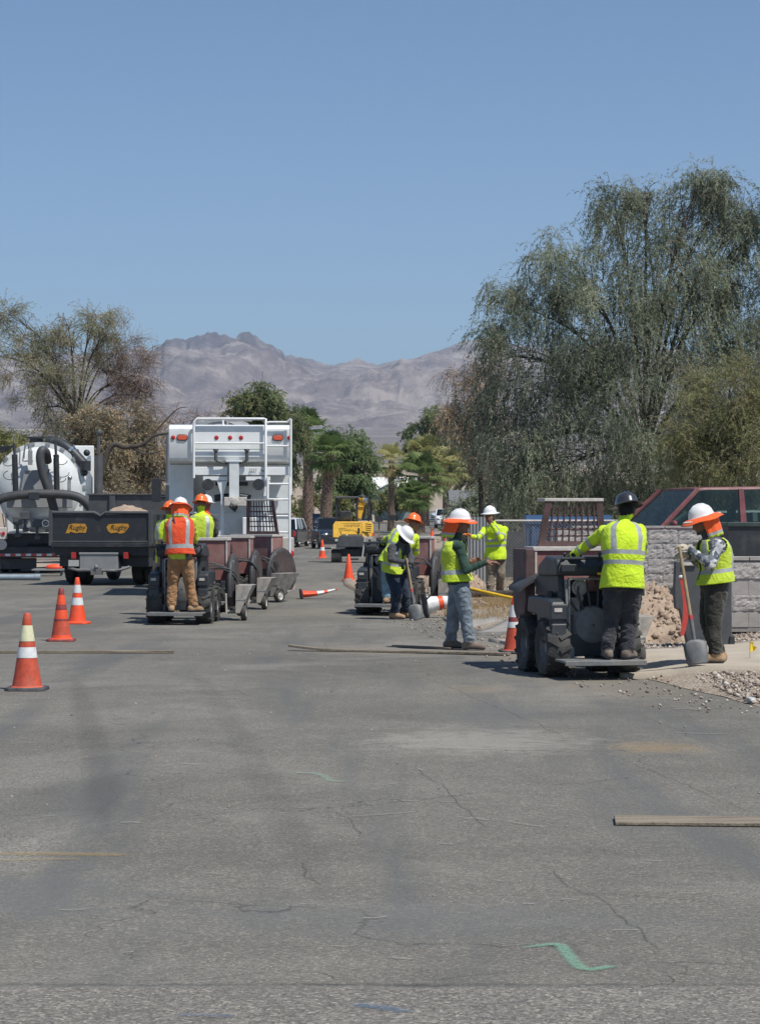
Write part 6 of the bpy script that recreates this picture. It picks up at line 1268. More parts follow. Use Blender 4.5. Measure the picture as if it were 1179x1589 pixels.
        mb = MB(); mb.tube([hq(math.pi / 2, 0.0, y, z) for y, z in ((0.12, 0.03), (0.1, 0.085), (0.05, 0.122), (0, 0.131), (-0.05, 0.122), (-0.1, 0.085), (-0.12, 0.03))], 0.011, 6); mb.build('hat_ridge', K[hat], ht, smooth=50)
        if shade:
            # wide cloth brim and a curtain over the neck
            rings = []
            for (k, z) in ((1.02, 0.012), (1.3, 0.004), (1.55, -0.012), (1.76, -0.034), (1.78, -0.040)):
                rings.append([hq(2 * math.pi * i / 36, 0.108 * k * 0.98, 0.130 * k * 0.98, z + 0.006 * math.sin(5 * 2 * math.pi * i / 36) * (k > 1.5)) for i in range(36)])
            mb = MB(); mb.loft(rings, cap=False); so = mb.build('sun_brim', K['flap'], root, smooth=60); sm = so.modifiers.new('s', 'SOLIDIFY'); sm.thickness = 0.004
            rows = []
            for j in range(9):
                row = []
                for i in range(25):
                    a = math.pi * (1.0 + i / 24) ; a = math.pi * (0.92 + 1.16 * i / 24); g = 1.42 + 0.10 * math.sin(i * 1.7) * j / 8 - 0.028 * j
                    p = hq(a, 0.108 * g * 0.92, 0.130 * g * 0.92, 0.0); p = p + Vector((0, 0, -0.027 * j)) - Vector((hf.x, hf.y, 0)) * 0.011 * j; row.append(p)
                rows.append(row)
            mb = MB(); mb.add([p for r_ in rows for p in r_], [(j * 25 + i, j * 25 + i + 1, (j + 1) * 25 + i + 1, (j + 1) * 25 + i) for j in range(8) for i in range(24)])
            for k in range(len(mb.m)): mb.m[k] = 1 if k // 24 == 6 else (2 if k // 24 == 7 else 0)
            fo = mb.build('neck_curtain', [K['flap'], K['silver'], K['limev']], root, smooth=60, fixn=False); sm = fo.modifiers.new('s', 'SOLIDIFY'); sm.thickness = 0.003
    if radio:
        p = W(radio); mb = MB(); mb.box(p, (0.055, 0.035, 0.13)); mb.tube([p + Vector((0.015, 0, 0.06)), p + Vector((0.03, 0.0, 0.20))], 0.006, 6); mb.build('radio', K['black'], root, bevel=0.006)
    return root, O, W

# checked flannel of the shovel worker
m, N, L, b = newmat('checked_flannel'); tc = N.new('ShaderNodeTexCoord').outputs['Object']
vo = N.new('ShaderNodeTexVoronoi'); vo.inputs['Scale'].default_value = 26; L.new(tc, vo.inputs['Vector']); sc_ = N.new('ShaderNodeSeparateColor'); L.new(vo.outputs['Color'], sc_.inputs[0])
L.new(ramp(N, L, sc_.outputs[0], [(0.0, (0.05, 0.06, 0.08)), (0.4, (0.14, 0.16, 0.19)), (0.6, (0.36, 0.37, 0.38)), (0.85, (0.58, 0.58, 0.57))]), b.inputs['Base Color']); b.inputs['Roughness'].default_value = 0.9
bump(N, L, b, nz(N, L, tc, 22, 4), 0.5, 0.02); K['camo'] = m
zD = float(yard_z(PX(1104, 22.9), 22.9)) + 0.036
pD, OD, WD = person('worker with an orange neck shade leaning on an upright shovel by the block wall', 22.9,
   dict(head=(1090, 810, 0), neck=(1099, 833, 0), hip=(1108, 908, 0), shL=(1109, 847, -0.17), shR=(1105, 847, 0.17), elL=(1097, 876, -0.24), wrL=(1068, 852, -0.12), elR=(1088, 874, 0.16), wrR=(1068, 862, 0.02),
        hpL=(1108, 915, -0.085), hpR=(1107, 915, 0.085), knL=(1104, 963, -0.10), knR=(1099, 963, 0.08), anL=(1108, 1018, -0.12), anR=(1116, 1018, 0.12), waist=0.02),
   (-1, -0.12, 0), dict(torso='greysh', arm='camo', leg='olive', hand='glove'), zD, head_f=(-0.92, -0.12, -0.38), shade=True, vest='limev', hat_tilt=0.10,
   wide=1.16, hands=dict(L=dict(dir=(-0.9, 0.25, 0.45), pn=(-0.2, 0.4, -1), curl=0.75), R=dict(dir=(-0.9, -0.3, 0.2), pn=(-0.2, -0.2, -1), curl=0.75)), longhem=0.04)
pB, OB, WB = person('worker in a dark green sweatshirt and lime vest pointing to the right', 27.6,
   dict(head=(714, 813, 0), neck=(708, 836, 0), hip=(712, 908, 0), shL=(710, 848, 0.17), shR=(712, 848, -0.17), elR=(722, 884, -0.23), wrR=(752, 872, -0.20), elL=(716, 884, 0.2), wrL=(728, 872, 0.15),
        hpL=(710, 915, 0.085), hpR=(716, 915, -0.085), knL=(704, 955, 0.10), knR=(722, 955, -0.08), anL=(700, 996, 0.13), anR=(728, 997, -0.1), waist=0.02),
   (1, -0.25, 0), dict(torso='greensh', arm='greensh', leg='jeans', hand='skin'), 0.0, head_f=(1, -0.25, -0.05), shade=True, vest='limev', boots='bootd',
   hands=dict(R=dict(dir=(1, -0.1, 0.02), pn=(0.1, 0.2, -1), curl=0.25, point=True), L=dict(dir=(1, 0, 0.1), pn=(0, -1, -0.2), curl=0.4)), longhem=0.08)
zC = float(yard_z(PX(765, 42.6), 42.6))
pC, OC, WC = person('worker in a lime long sleeved shirt with one hand at his face', 42.6,
   dict(head=(760, 800, 0), neck=(766, 814, 0.02), hip=(768, 864, 0), shL=(783, 822, 0.06), shR=(751, 823, -0.06), elL=(776, 836, -0.2), wrL=(762, 814, -0.2), elR=(741, 834, -0.25), wrR=(729, 832, -0.42),
        hpL=(776, 867, 0.04), hpR=(761, 867, -0.04), knL=(777, 893, -0.04), knR=(761, 893, -0.02), anL=(776, 919, 0.14), anR=(760, 920, -0.08), waist=-0.02),
   (-0.62, -0.78, 0), dict(torso='lime', arm='lime', leg='khaki', handL='skin', handR='gloveo'), zC, head_f=(-0.75, -0.65, -0.1), vest='lime', vest_style='shirt',
   hands=dict(L=dict(dir=(-0.25, 0.2, 1), pn=(0.5, 0.85, 0), curl=0.3), R=dict(dir=(-0.7, -0.5, 0.6), pn=(-0.3, -0.2, -0.9), curl=0.6)), boots='bootd', longhem=-0.1)
pE, OE, WE = person('stooping worker in a white hard hat and grey sweatshirt shovelling', 36.0,
   dict(head=(627, 833, -0.16), neck=(619, 846, -0.08), hip=(612, 886, 0), shR=(609, 850, -0.20), shL=(630, 848, 0.02), elR=(606, 868, -0.30), wrR=(629, 872, -0.34), elL=(638, 866, -0.12), wrL=(632, 884, -0.30),
        hpR=(608, 889, -0.06), hpL=(620, 889, 0.05), knR=(616, 922, -0.14), knL=(628, 920, 0.02), anR=(612, 950, -0.06), anL=(630, 945, 0.14), waist=0.0),
   (0.82, -0.57, 0), dict(torso='greysh', arm='greysh', leg='djeans', hand='gloveb', head='darksh', neck='darksh'), 0.0, head_f=(0.7, -0.4, -0.75), vest='limev', hood=True, hat_tilt=-0.1,
   hands=dict(R=dict(dir=(0.9, 0, -0.2), pn=(0.2, -0.2, -1), curl=0.8), L=dict(dir=(-0.4, -0.5, -0.6), pn=(0, 0.5, -0.7), curl=0.8)), longhem=-0.02)
pF, OF, WF = person('worker in a lime long sleeved shirt and black hard hat riding the nearest trencher', 22.62,
   dict(head=(974, 791, 0.10), neck=(967, 810, 0.02), hip=(964, 908, -0.06), shL=(938, 826, 0.04), shR=(992, 824, 0.0), elL=(912, 848, 0.22), wrL=(892, 862, 0.30), elR=(1000, 856, 0.16), wrR=(975, 872, 0.34),
        hpL=(950, 916, -0.05), hpR=(979, 916, -0.05), knL=(948, 965, 0.03), knR=(977, 965, 0.03), anL=(942, 1012, -0.02), anR=(973, 1012, -0.02), foot_z=0.192, waist=-0.02, ftL=Vector((-0.1, 1, 0)), ftR=Vector((0.5, 0.9, 0))),
   (-0.12, 1, 0), dict(torso='lime', arm='lime', leg='blackpants', hand='gloveb', neck='darksh', head='darksh'), 0.0, head_f=(-0.35, 1, -0.25), hat='hatb', vest='lime', vest_style='shirt', boots='bootd', radio=(994, 914, -0.08),
   hands=dict(L=dict(dir=(-0.5, 0.8, -0.3), pn=(0, 0.2, -1), curl=0.8), R=dict(dir=(-0.3, 0.9, -0.2), pn=(0, 0.2, -1), curl=0.8)), longhem=-0.06)
pG, OG, WG = person('worker in an orange vest and tan trousers seen from behind on a trencher', 34.05,
   dict(head=(279, 790, 0.10), neck=(279, 801, 0.03), hip=(280, 868, -0.04), shL=(261, 811, 0.04), shR=(298, 811, 0.04), elL=(256, 836, 0.14), wrL=(262, 846, 0.36), elR=(302, 836, 0.14), wrR=(297, 848, 0.36),
        hpL=(271, 871, -0.04), hpR=(290, 871, -0.04), knL=(268, 908, 0.02), knR=(294, 907, 0.02), anL=(266, 940, -0.02), anR=(300, 940, 0.0), foot_z=0.192, waist=-0.0, ftL=Vector((-0.1, 1, 0)), ftR=Vector((0.7, 0.7, 0))),
   (0.0, 1, 0), dict(torso='limev', arm='limev', leg='brown', hand='gloveb'), 0.0, head_f=(0.05, 1, -0.35), shade=True, vest='orangev', hands=dict(L=dict(dir=(0, 1, -0.2), pn=(0, 0.2, -1), curl=0.8), R=dict(dir=(0, 1, -0.2), pn=(0, 0.2, -1), curl=0.8)), longhem=0.10)
mb = MB(); mb.tube(spline([WG((270, 803, -0.14)), WG((276, 822, -0.17)), WG((287, 844, -0.17)), WG((293, 858, -0.15))], 5), 0.014, 6); mb.b2(WG((290, 868, -0.19)), WG((296, 852, -0.13))); mb.build('radio', K['black'], pG, bevel=0.006)
pH, OH, WH = person('worker in an orange hard hat and lime vest behind the orange vested man', 38.4,
   dict(head=(312, 783, 0.05), neck=(312, 796, 0), hip=(313, 860, 0), shL=(295, 804, 0.02), shR=(330, 804, 0.02), elL=(292, 828, 0.1), wrL=(300, 834, 0.32), elR=(334, 828, 0.1), wrR=(327, 836, 0.32),
        hpL=(306, 864), hpR=(321, 864), knL=(306, 898), knR=(321, 898), anL=(306, 930), anR=(321, 930), foot_z=0.192),
   (0.05, 1, 0), dict(torso='lime', arm='greysh', leg='djeans', hand='gloveb', neck='lime'), 0.0, head_f=(0.2, 1, -0.15), hat='hato', vest='limev', hands=dict(L=dict(dir=(0, 1, -0.2), pn=(0, 0.2, -1), curl=0.8), R=dict(dir=(0, 1, -0.2), pn=(0, 0.2, -1), curl=0.8)))
pI, OI, WI = person('worker in a white hard hat half hidden behind the orange hard hat', 41.9,
   dict(head=(320, 783, 0.05), neck=(318, 795, 0), hip=(317, 852, 0), shL=(301, 803, 0.0), shR=(333, 803, 0.04), elL=(299, 824, 0.1), wrL=(310, 832, 0.3), elR=(335, 824, 0.12), wrR=(328, 832, 0.32),
        hpL=(320, 856), hpR=(334, 856), knL=(320, 888), knR=(334, 888), anL=(320, 916), anR=(334, 916), foot_z=0.192),
   (0.3, 1, 0), dict(torso='orangev', arm='greysh', leg='djeans', hand='gloveb'), 0.0, head_f=(0.5, 1, -0.1), hat='hatw', vest='orangev', hands=dict(L=dict(dir=(0, 1, -0.2), pn=(0, 0.2, -1), curl=0.8), R=dict(dir=(0, 1, -0.2), pn=(0, 0.2, -1), curl=0.8)))
pJ, OJ, WJ = person('worker in a lime shirt and orange hat mostly hidden left of the orange vested man', 37.4,
   dict(head=(264, 794, 0.0), neck=(263, 806, 0), hip=(262, 870, 0), shL=(249, 814, 0.0), shR=(277, 814, 0.02), elL=(246, 838, 0.1), wrL=(256, 850, 0.3), elR=(281, 838, 0.12), wrR=(275, 850, 0.32),
        hpL=(256, 874), hpR=(270, 874), knL=(256, 912), knR=(270, 912), anL=(256, 946), anR=(270, 946)),
   (0.3, 1, 0), dict(torso='lime', arm='lime', leg='djeans', hand='gloveb'), 0.0, head_f=(0.5, 1, -0.2), hat='hato', vest='lime', vest_style='shirt', hands=dict(L=dict(dir=(0, 1, -0.2), pn=(0, 0.2, -1), curl=0.8), R=dict(dir=(0, 1, -0.2), pn=(0, 0.2, -1), curl=0.8)))
pK, OK_, WK = person('worker in an orange hard hat riding the centre trencher behind the stooping worker', 37.45,
   dict(head=(642, 813, 0.12), neck=(632, 824, 0.04), hip=(606, 876, -0.08), shL=(613, 833, 0.05), shR=(644, 835, 0.02), elL=(600, 836, 0.22), wrL=(590, 846, 0.32), elR=(646, 858, 0.15), wrR=(632, 862, 0.34),
        hpL=(600, 880, -0.05), hpR=(614, 880, -0.05), knL=(599, 906, 0.02), knR=(616, 906, 0.02), anL=(600, 930, 0.0), anR=(618, 930, 0.0), foot_z=0.192),
   (0.35, 1, 0), dict(torso='lime', arm='lime', leg='ljeans', hand='gloveb'), 0.0, head_f=(0.6, 0.8, -0.25), hat='hato', vest='lime', vest_style='shirt', hands=dict(L=dict(dir=(-0.3, 0.9, -0.2), pn=(0, 0.2, -1), curl=0.8), R=dict(dir=(-0.2, 1, -0.2), pn=(0, 0.2, -1), curl=0.8)))
# ================================================================ walls, fences, houses
def split_mesh(seed, w=0.394, h=0.196, dp=0.19, split=True):
    mb = MB(); nx_, nz_ = (14, 8) if split else (1, 1); V = []
    for j in range(nz_ + 1):
        for i in range(nx_ + 1):
            u, v = i / nx_, j / nz_; q = Vector((u * 2.6, v * 1.5 , seed)); edge = min(u, 1 - u, v, 1 - v)
            y = (-0.016 - 0.011 * (noise.noise(q * 2.3) + 0.8 * noise.noise(q * 5.5) + 0.5 * noise.noise(q * 11))) * (1 if edge > 0.01 else 0.75) if split else 0
            V.append((-w / 2 + u * w, y, v * h))
    fs = [(j * (nx_ + 1) + i, j * (nx_ + 1) + i + 1, (j + 1) * (nx_ + 1) + i + 1, (j + 1) * (nx_ + 1) + i) for j in range(nz_) for i in range(nx_)]
    n1 = nx_ + 1; bot = list(range(n1)); top = [nz_ * n1 + i for i in range(n1)]; lf = [j * n1 for j in range(nz_ + 1)]; rt = [j * n1 + nx_ for j in range(nz_ + 1)]
    o = len(V); V += [(-w / 2, dp, 0), (w / 2, dp, 0), (w / 2, dp, h), (-w / 2, dp, h)]
    fs += [tuple(bot[::-1]) + (o, o + 1), tuple(top) + (o + 2, o + 3), tuple(lf) + (o + 3, o), tuple(rt[::-1]) + (o + 1, o + 2), (o + 1, o, o + 3, o + 2)]
    mb.add(V, fs); me = mb.mesh('block'); me.materials.append(K['blocks' if split else 'block']); return me
SPL = [split_mesh(k * 3.7 + 1) for k in range(6)]; SMO = [split_mesh(0, split=False)]
wallT = thing('block_wall', 'grey split face concrete block wall behind the shovel worker', 'wall', (4.0, 28, 0))
def course(x0, x1, y, z, split, off):
    x = x0 - off
    while x < x1 - 0.05:
        o = bpy.data.objects.new('block', random.choice(SPL) if split else SMO[0]); COL.objects.link(o); o.parent = wallT
        o.location = (x + 0.2 - 4.0, y - 28 + random.uniform(-0.003, 0.003), z); x += 0.4
for k in range(6): course(2.56, 4.16, 30.0, 0.27 + 0.2 * k, k >= 2, 0.2 * (k % 2))
for k, sp in enumerate((False, True, False, True)): course(4.16, 7.0, 27.9, 0.26 + 0.2 * k, sp, 0.2 * (k % 2))
mb = MB(); mb.b2((2.5 - 4, 2.006, 0.2), (4.2 - 4, 2.16, 1.46)); mb.b2((4.02 - 4, -0.094, 0.2), (3.0, 0.06, 1.07)); mb.b2((4.05 - 4, 0.1, 0.2), (4.2 - 4, 2.06, 1.07)); mb.build('mortar', K['mortar'], wallT)
for x in (2.56, 2.97, 3.38, 3.79):
    mb = MB(); mb.b2((x - 4, 1.97, 1.475), (x - 4 + 0.40, 2.2, 1.505)); mb.build('cap_stone', K['block'], wallT, bevel=0.004)
for x in (4.16, 4.57):
    mb = MB(); mb.b2((x - 4, -0.12, 1.085), (x - 4 + 0.40, 0.2, 1.13)); mb.build('cap_stone', K['block'], wallT, bevel=0.004)
mb = MB(); mb.b2((0.62 + 0.39, -0.13, 1.09), (0.62 + 0.80, 0.2, 1.345)); mb.b2((0.6 + 0.39, -0.15, 1.345), (0.66 + 0.80, 0.22, 1.375)); mb.build('pier_block', K['block'], wallT, bevel=0.006)
mb = MB(); mb.b2((0.9, -0.15, 1.09), (1.0 + 0.39 - 0.4, 0.1, 1.1)); 
mb = MB(); mb.b2((1.45, -0.13, 1.09), (3.0, 0.2, 1.30)); mb.build('pier_block', K['block'], wallT, bevel=0.006)

pn = thing('steel_panel', 'dark grey upright steel panel standing between the wall and the shovel worker', 'panel', (PX(1091, 26), 26, float(yard_z(PX(1091, 26), 26))))
mb = MB(); mb.prism([(-0.32, 0.45), (-0.335, 0.62), (-0.32, 1.0), (0.30, 1.0), (0.33, 0.96), (0.33, -0.02), (-0.17, -0.02), (-0.22, 0.2), (-0.27, 0.44)], lambda p: Vector((p[0], 0.0, p[1])), lambda p: Vector((p[0], 0.16, p[1]))); mb.build('plate', K['darkgrey'], pn, bevel=0.012)
mb = MB(); mb.b2((-0.24, -0.03, 0.95), (-0.08, 0.0, 0.985)); mb.build('top_lug', K['dustywhite'], pn, bevel=0.004); mb = MB(); mb.b2((0.30, -0.02, 0.0), (0.36, 0.2, 0.14)); mb.b2((-0.16, -0.03, -0.02), (0.12, 0.0, 0.1)); mb.build('foot', K['black'], pn, bevel=0.01)
mk = thing('marker_post', 'curved red marker post with a white tip leaning on the dark grey panel', 'post', (PX(1061, 25.4), 25.4, float(yard_z(PX(1061, 25.4), 25.4))))
pts = spline([P(q[0], q[1], 25.4) - mk.location for q in ((1058, 986), (1063, 960), (1064, 935), (1061, 912), (1057, 898))], 5); mb = MB(); n_ = len(pts)
mb.loft([[p + Vector((sx * w_, sy, 0)) for sx, sy in ((-1, -0.01), (1, -0.01), (1, 0.012), (-1, 0.012))] for p, w_ in zip(pts, [0.022 + 0.012 * math.sin(math.pi * i / (n_ - 1)) for i in range(n_)])]); mb.build('strip', K['redpost'], mk, smooth=30)
mb = MB(); mb.ball(pts[-1] + Vector((0, 0, 0.02)), (0.035, 0.025, 0.02)); mb.build('white_tip', K['reflect'], mk, smooth=60)

# chain link fence and what stands behind it
def zy(x, y): return float(yard_z(x, y))
fd = 50.0; fx0, fx1 = PX(756, fd), PX(955, fd); fn = thing('chain_link_fence', 'chain link fence with a pale top rail beside the blue dumpster', 'fence', (fx0, fd, zy(fx0, fd)))
L_ = fx1 - fx0; Hf = 1.36
for k in range(3):
    mb = MB(); mb.cyl((L_ * k / 2, 0, -0.1), (L_ * k / 2, 0, Hf + 0.02), 0.028, n=8); mb.build('post', K['steel'], fn, smooth=40)
mb = MB(); mb.cyl((-0.05, 0, Hf), (L_ + 0.05, 0, Hf), 0.024, n=8); mb.build('rail', K['dustywhite'], fn, smooth=40)
mb = MB(); st = 0.075
def seg(a, b): mb.tube([a, b], 0.0032, 3, cap=False)
k = -Hf
while k < L_:
    for sgn in (1, -1):
        xa, xb = (k, k + Hf) if sgn > 0 else (k + Hf, k); pa, pb = Vector((xa, 0.01 * sgn, 0.03)), Vector((xb, 0.01 * sgn, Hf - 0.02)); 
        t0 = max(0, (0 - xa) / (xb - xa) if xb > xa else (L_ - xa) / (xb - xa)); t1 = min(1, (L_ - xa) / (xb - xa) if xb > xa else (0 - xa) / (xb - xa))
        if t1 > t0: seg(pa.lerp(pb, t0), pa.lerp(pb, t1))
    k += st
w_ = mb.build('chain_mesh', K['greysteel'], fn, fixn=False); w_['kind'] = 'stuff'
sc = MB(); sc.b2((0.0, 0.05, 0.1), (PX(814, fd) - fx0, 0.07, 1.12)); sc.build('privacy_screen', K['darkgrey'], fn)
dx0, dx1 = PX(816, 53), PX(950, 53); du = thing('dumpster', 'blue dumpster behind the chain link fence', 'dumpster', (dx0, 53, zy(dx0, 53)))
mb = MB(); w2 = dx1 - dx0; mb.prism([(0.0, 0.12), (0.0, 1.3), (0.25, 1.42), (1.3, 1.42), (1.3, 0.12)], lambda p: Vector((0, p[0], p[1])), lambda p: Vector((w2, p[0], p[1]))); mb.build('container', K['bluebin'], du, bevel=0.02)
for k in range(5):
    mb = MB(); mb.b2((w2 * (k + 0.3) / 5, -0.05, 0.15), (w2 * (k + 0.3) / 5 + 0.09, 0.0, 1.15)); mb.build('rib', K['bluebin'], du, bevel=0.01)
mb = MB(); mb.b2((-0.03, -0.04, 1.2), (w2 + 0.03, 0.02, 1.3)); mb.build('rim', K['bluebin'], du, bevel=0.01)
mb = MB(); mb.b2((0.05, 0.0, 0.0), (0.25, 1.2, 0.12)); mb.b2((w2 - 0.25, 0.0, 0.0), (w2 - 0.05, 1.2, 0.12)); mb.build('skid', K['black'], du)
cx0, cx1 = PX(726, 47), PX(757, 47); cp = thing('corrugated_panel', 'grey corrugated metal panel behind the man with his hand at his face', 'panel', (cx0, 47, zy(cx0, 47)))
mb = MB(); rings = []
for i in range(49):
    u = i / 48; x = (cx1 - cx0) * u; y = 0.014 * math.sin(u * 6 * 2 * math.pi); rings.append([Vector((x, y, -0.05)), Vector((x, y, 1.50)), Vector((x, y + 0.006, 1.50)), Vector((x, y + 0.006, -0.05))])
mb.loft(rings); mb.build('sheet', K['grey'], cp, smooth=50)
mb = MB(); mb.b2((-0.02, 0.02, -0.05), (0.03, 0.06, 1.5)); mb.b2((cx1 - cx0 - 0.03, 0.02, -0.05), (cx1 - cx0 + 0.02, 0.06, 1.5)); mb.build('frame', K['greysteel'], cp)

# house, low wall and mailboxes down the street
hd = 235; hs = thing('house', 'pale roofed house with grey teal walls far down the street', 'house', (PX(608, hd), hd, float(gz2(hd))))
mb = MB(); mb.b2((-2.9, 0, 0), (3.4, 6, 2.9)); mb.build('wall', K['teal'], hs)
mb = MB(); mb.prism([(-0.5, 2.75), (3.0, 4.5), (6.5, 2.75), (6.5, 2.6), (3.0, 4.35), (-0.5, 2.6)], lambda p: Vector((-3.3, p[0], p[1])), lambda p: Vector((3.8, p[0], p[1]))); mb.build('roof', K['roofpale'], hs)
mb = MB(); mb.b2((-3.3, -0.56, 2.5), (3.8, -0.5, 2.75)); mb.build('fascia', K['tealtrim'], hs)
mb = MB(); mb.prism([(-2.4, 2.6), (-0.2, 3.7), (2.0, 2.6)], lambda p: Vector((p[0], -2.0, p[1])), lambda p: Vector((p[0], 1.5, p[1]))); mb.build('porch_gable', K['teal'], hs); mb = MB(); mb.prism([(-2.6, 2.55), (-0.2, 3.78), (2.2, 2.55), (2.2, 2.67), (-0.2, 3.9), (-2.6, 2.67)], lambda p: Vector((p[0], -2.1, p[1])), lambda p: Vector((p[0], 1.6, p[1]))); mb.build('porch_roof', K['roofpale'], hs)
for x in (-2.0, 1.6):
    mb = MB(); mb.b2((x - 0.6, -0.04, 0.9), (x + 0.6, 0.02, 2.1)); w0 = mb.build('window', K['stucco'], hs); mb = MB(); mb.b2((x - 0.5, -0.06, 1.0), (x + 0.5, -0.042, 2.0)); mb.build('pane', K['glassd'], w0)
mb = MB(); mb.b2((-0.45, -0.05, 0), (0.5, 0.02, 2.1)); mb.build('door', K['stucco'], hs)
hd = 150; h2 = thing('house', 'cream house half hidden behind the tall weeping tree', 'house', (PX(800, hd), hd, float(gz2(hd))))
mb = MB(); mb.b2((-4.0, 0, 0), (7, 6, 2.3)); mb.build('wall', K['stucco'], h2); mb = MB(); mb.prism([(-0.6, 2.2), (3, 3.2), (6.6, 2.2), (6.6, 2.1), (3, 3.1), (-0.6, 2.1)], lambda p: Vector((-4.4, p[0], p[1])), lambda p: Vector((7.4, p[0], p[1]))); mb.build('roof', K['greysteel'], h2)
for x in (-2.6, 0.5):
    mb = MB(); mb.b2((x - 0.6, -0.04, 0.9), (x + 0.6, 0.02, 1.9)); mb.build('window', K['glassd'], h2)
lw = thing('low_wall', 'low grey wall beside the road below the round shrub', 'wall', (PX(578, 176), 176, float(gz2(176)))); mb = MB(); mb.b2((0, 0, -0.1), (PX(648, 176) - PX(578, 176), 0.3, 0.62)); mb.build('wall_face', K['concreteg'], lw); mb = MB(); mb.b2((-0.05, -0.03, 0.62), (PX(648, 176) - PX(578, 176), 0.33, 0.72)); mb.build('coping', K['concrete'], lw)
for px, d, lab in ((588, 150, 'dark mailbox on a post beside the excavator arm'), (609, 158, 'dark mailbox on a post above the stooping worker')):
    t = thing('mailbox', lab, 'mailbox', (PX(px, d), d, float(gz2(d))), group='roadside mailboxes'); mb = MB(); mb.b2((-0.05, 0, -0.1), (0.05, 0.1, 1.05)); mb.build('post', K['wood'], t)
    mb = MB(); mb.prism([(-0.13, 0), (0.13, 0), (0.13, 0.16), (0.09, 0.25), (-0.09, 0.25), (-0.13, 0.16)], lambda p: Vector((p[0] * 2.0, -0.2, 1.05 + p[1] * 1.5)), lambda p: Vector((p[0] * 2.0, 0.4, 1.05 + p[1] * 1.5))); mb.build('box', K['black'], t)
t = thing('blue_bin', 'small blue bin standing between the two fan palms', 'bin', (PX(493, 134), 134, float(gz2(134)))); mb = MB(); mb.box((0, 0, 0.85), (0.55, 0.6, 1.7), taper=(1.1, 1.1)); mb.build('container', K['bluebin'], t, bevel=0.03); mb = MB(); mb.b2((-0.33, -0.36, 1.7), (0.33, 0.36, 1.78)); mb.build('lid', K['bluebin'], t, bevel=0.02)

# ================================================================ cones, boards, tools
def cone(label, loc, style, h=0.70, rot=None, basec='conebase', squash=None):
    T = thing('traffic_cone', label, 'traffic cone', loc, random.uniform(-0.2, 0.2), 'traffic cones')
    if rot: T.rotation_mode = 'XYZ'; T.rotation_euler = rot
    mb = MB(); k = h / 0.70; s_ = 0.185 * k; c_ = 0.05
    pl = [(s_ - c_, s_), (s_, s_ - c_), (s_, -s_ + c_), (s_ - c_, -s_), (-s_ + c_, -s_), (-s_, -s_ + c_), (-s_, s_ - c_), (-s_ + c_, s_)]
    mb.prism(pl, lambda p: Vector((p[0], p[1], 0.0)), lambda p: Vector((p[0] * 0.97, p[1] * 0.97, 0.032))); mb.build('base', K[basec], T, bevel=0.008)
    r0, r1 = 0.135 * k, 0.030 * k; z0, z1 = 0.03, h
    for i, (a, b_, mt) in enumerate(style):
        za, zb = z0 + (z1 - z0) * a, z0 + (z1 - z0) * b_; ex = 0.0025 if mt.startswith('reflect') or mt == 'redworn' else 0.0
        ra, rb = r0 + (r1 - r0) * a + ex, r0 + (r1 - r0) * b_ + ex; mb = MB()
        prof = [(ra + (0.02 if a == 0 else 0), za), (ra, za + (0.012 if a == 0 else 0.001)), ((ra + rb) / 2, (za + zb) / 2), (rb, zb)] + ([(rb * 0.8, zb + 0.006), (rb * 0.7, zb + 0.004), (rb * 0.7, zb - 0.05)] if b_ == 1 else [])
        if squash: 
            rings = []
            for r_, z in prof:
                rings.append([Vector((r_ * math.cos(q) * squash[0] + 0.10 * squash[2] * math.sin(z * 5), r_ * math.sin(q) * squash[1], z)) for q in [6.2832 * j / 24 for j in range(24)]])
            mb.loft(rings, cap=False)
        else: mb.lathe(prof, (0, 0, 0), 'z', 28)
        mb.build('band' if mt.startswith('reflect') or mt == 'redworn' else 'sleeve', K[mt], T, smooth=40)
    return T
def gpt(px, py): x, y = gp(px, py); return (x, y, 0.0)
cone('large worn cone with two white bands, nearest at the left edge', gpt(42, 1071), [(0, .40, 'orangeworn'), (.40, .545, 'reflect'), (.545, .625, 'orangeworn'), (.625, .84, 'reflecty'), (.84, 1, 'orangeworn')], 0.715)
cone('red scuffed cone with no white bands, middle of the left three', gpt(95, 995), [(0, .08, 'orange'), (.08, .36, 'orangeworn'), (.36, .40, 'redworn'), (.40, .58, 'orange'), (.58, .68, 'redworn'), (.68, .88, 'orange'), (.88, 1, 'redworn')], 0.69, basec='redworn')
cone('bright cone with two white bands, farthest of the left three', gpt(120, 968), [(0, .38, 'orange'), (.38, .55, 'reflect'), (.55, .66, 'orange'), (.66, .84, 'reflect'), (.84, 1, 'orange')], 0.70, basec='orange')
cone('faded cone with a torn white band beside the rear trencher wheel', gpt(798, 1013), [(0, .43, 'orangeworn'), (.43, .54, 'reflect'), (.54, .63, 'redworn'), (.63, .86, 'reflect'), (.86, 1, 'orange')], 0.66)
pc = P(541, 897, 58); cone('plain orange cone standing on the dirt at the curved kerb', (pc.x, 58, zy(pc.x, 58)), [(0, 1, 'orange')], 0.68, basec='orange')
cone('cone with one white band left of the excavator track', gpt(500, 866), [(0, .38, 'orange'), (.38, .58, 'reflect'), (.58, 1, 'orange')], 0.74, basec='orange')
cone('orange cone out on the far road left of the green sleeved worker', (PX(670, 132), 132, float(gz2(132))), [(0, 1, 'orange')], 0.95, basec='orange')
cone('orange cone just behind the green sleeved worker', (PX(690, 104), 104, 0.0), [(0, .5, 'orange'), (.5, .7, 'reflect'), (.7, 1, 'orange')], 0.8, basec='orange')
for px, lr in ((655, 'left'), (663, 'right')): cone('short reddish cone, the ' + lr + ' one of two close together far down the road', (PX(px, 122), 122, 0.0), [(0, 1, 'orangeworn')], 0.48, basec='redworn')
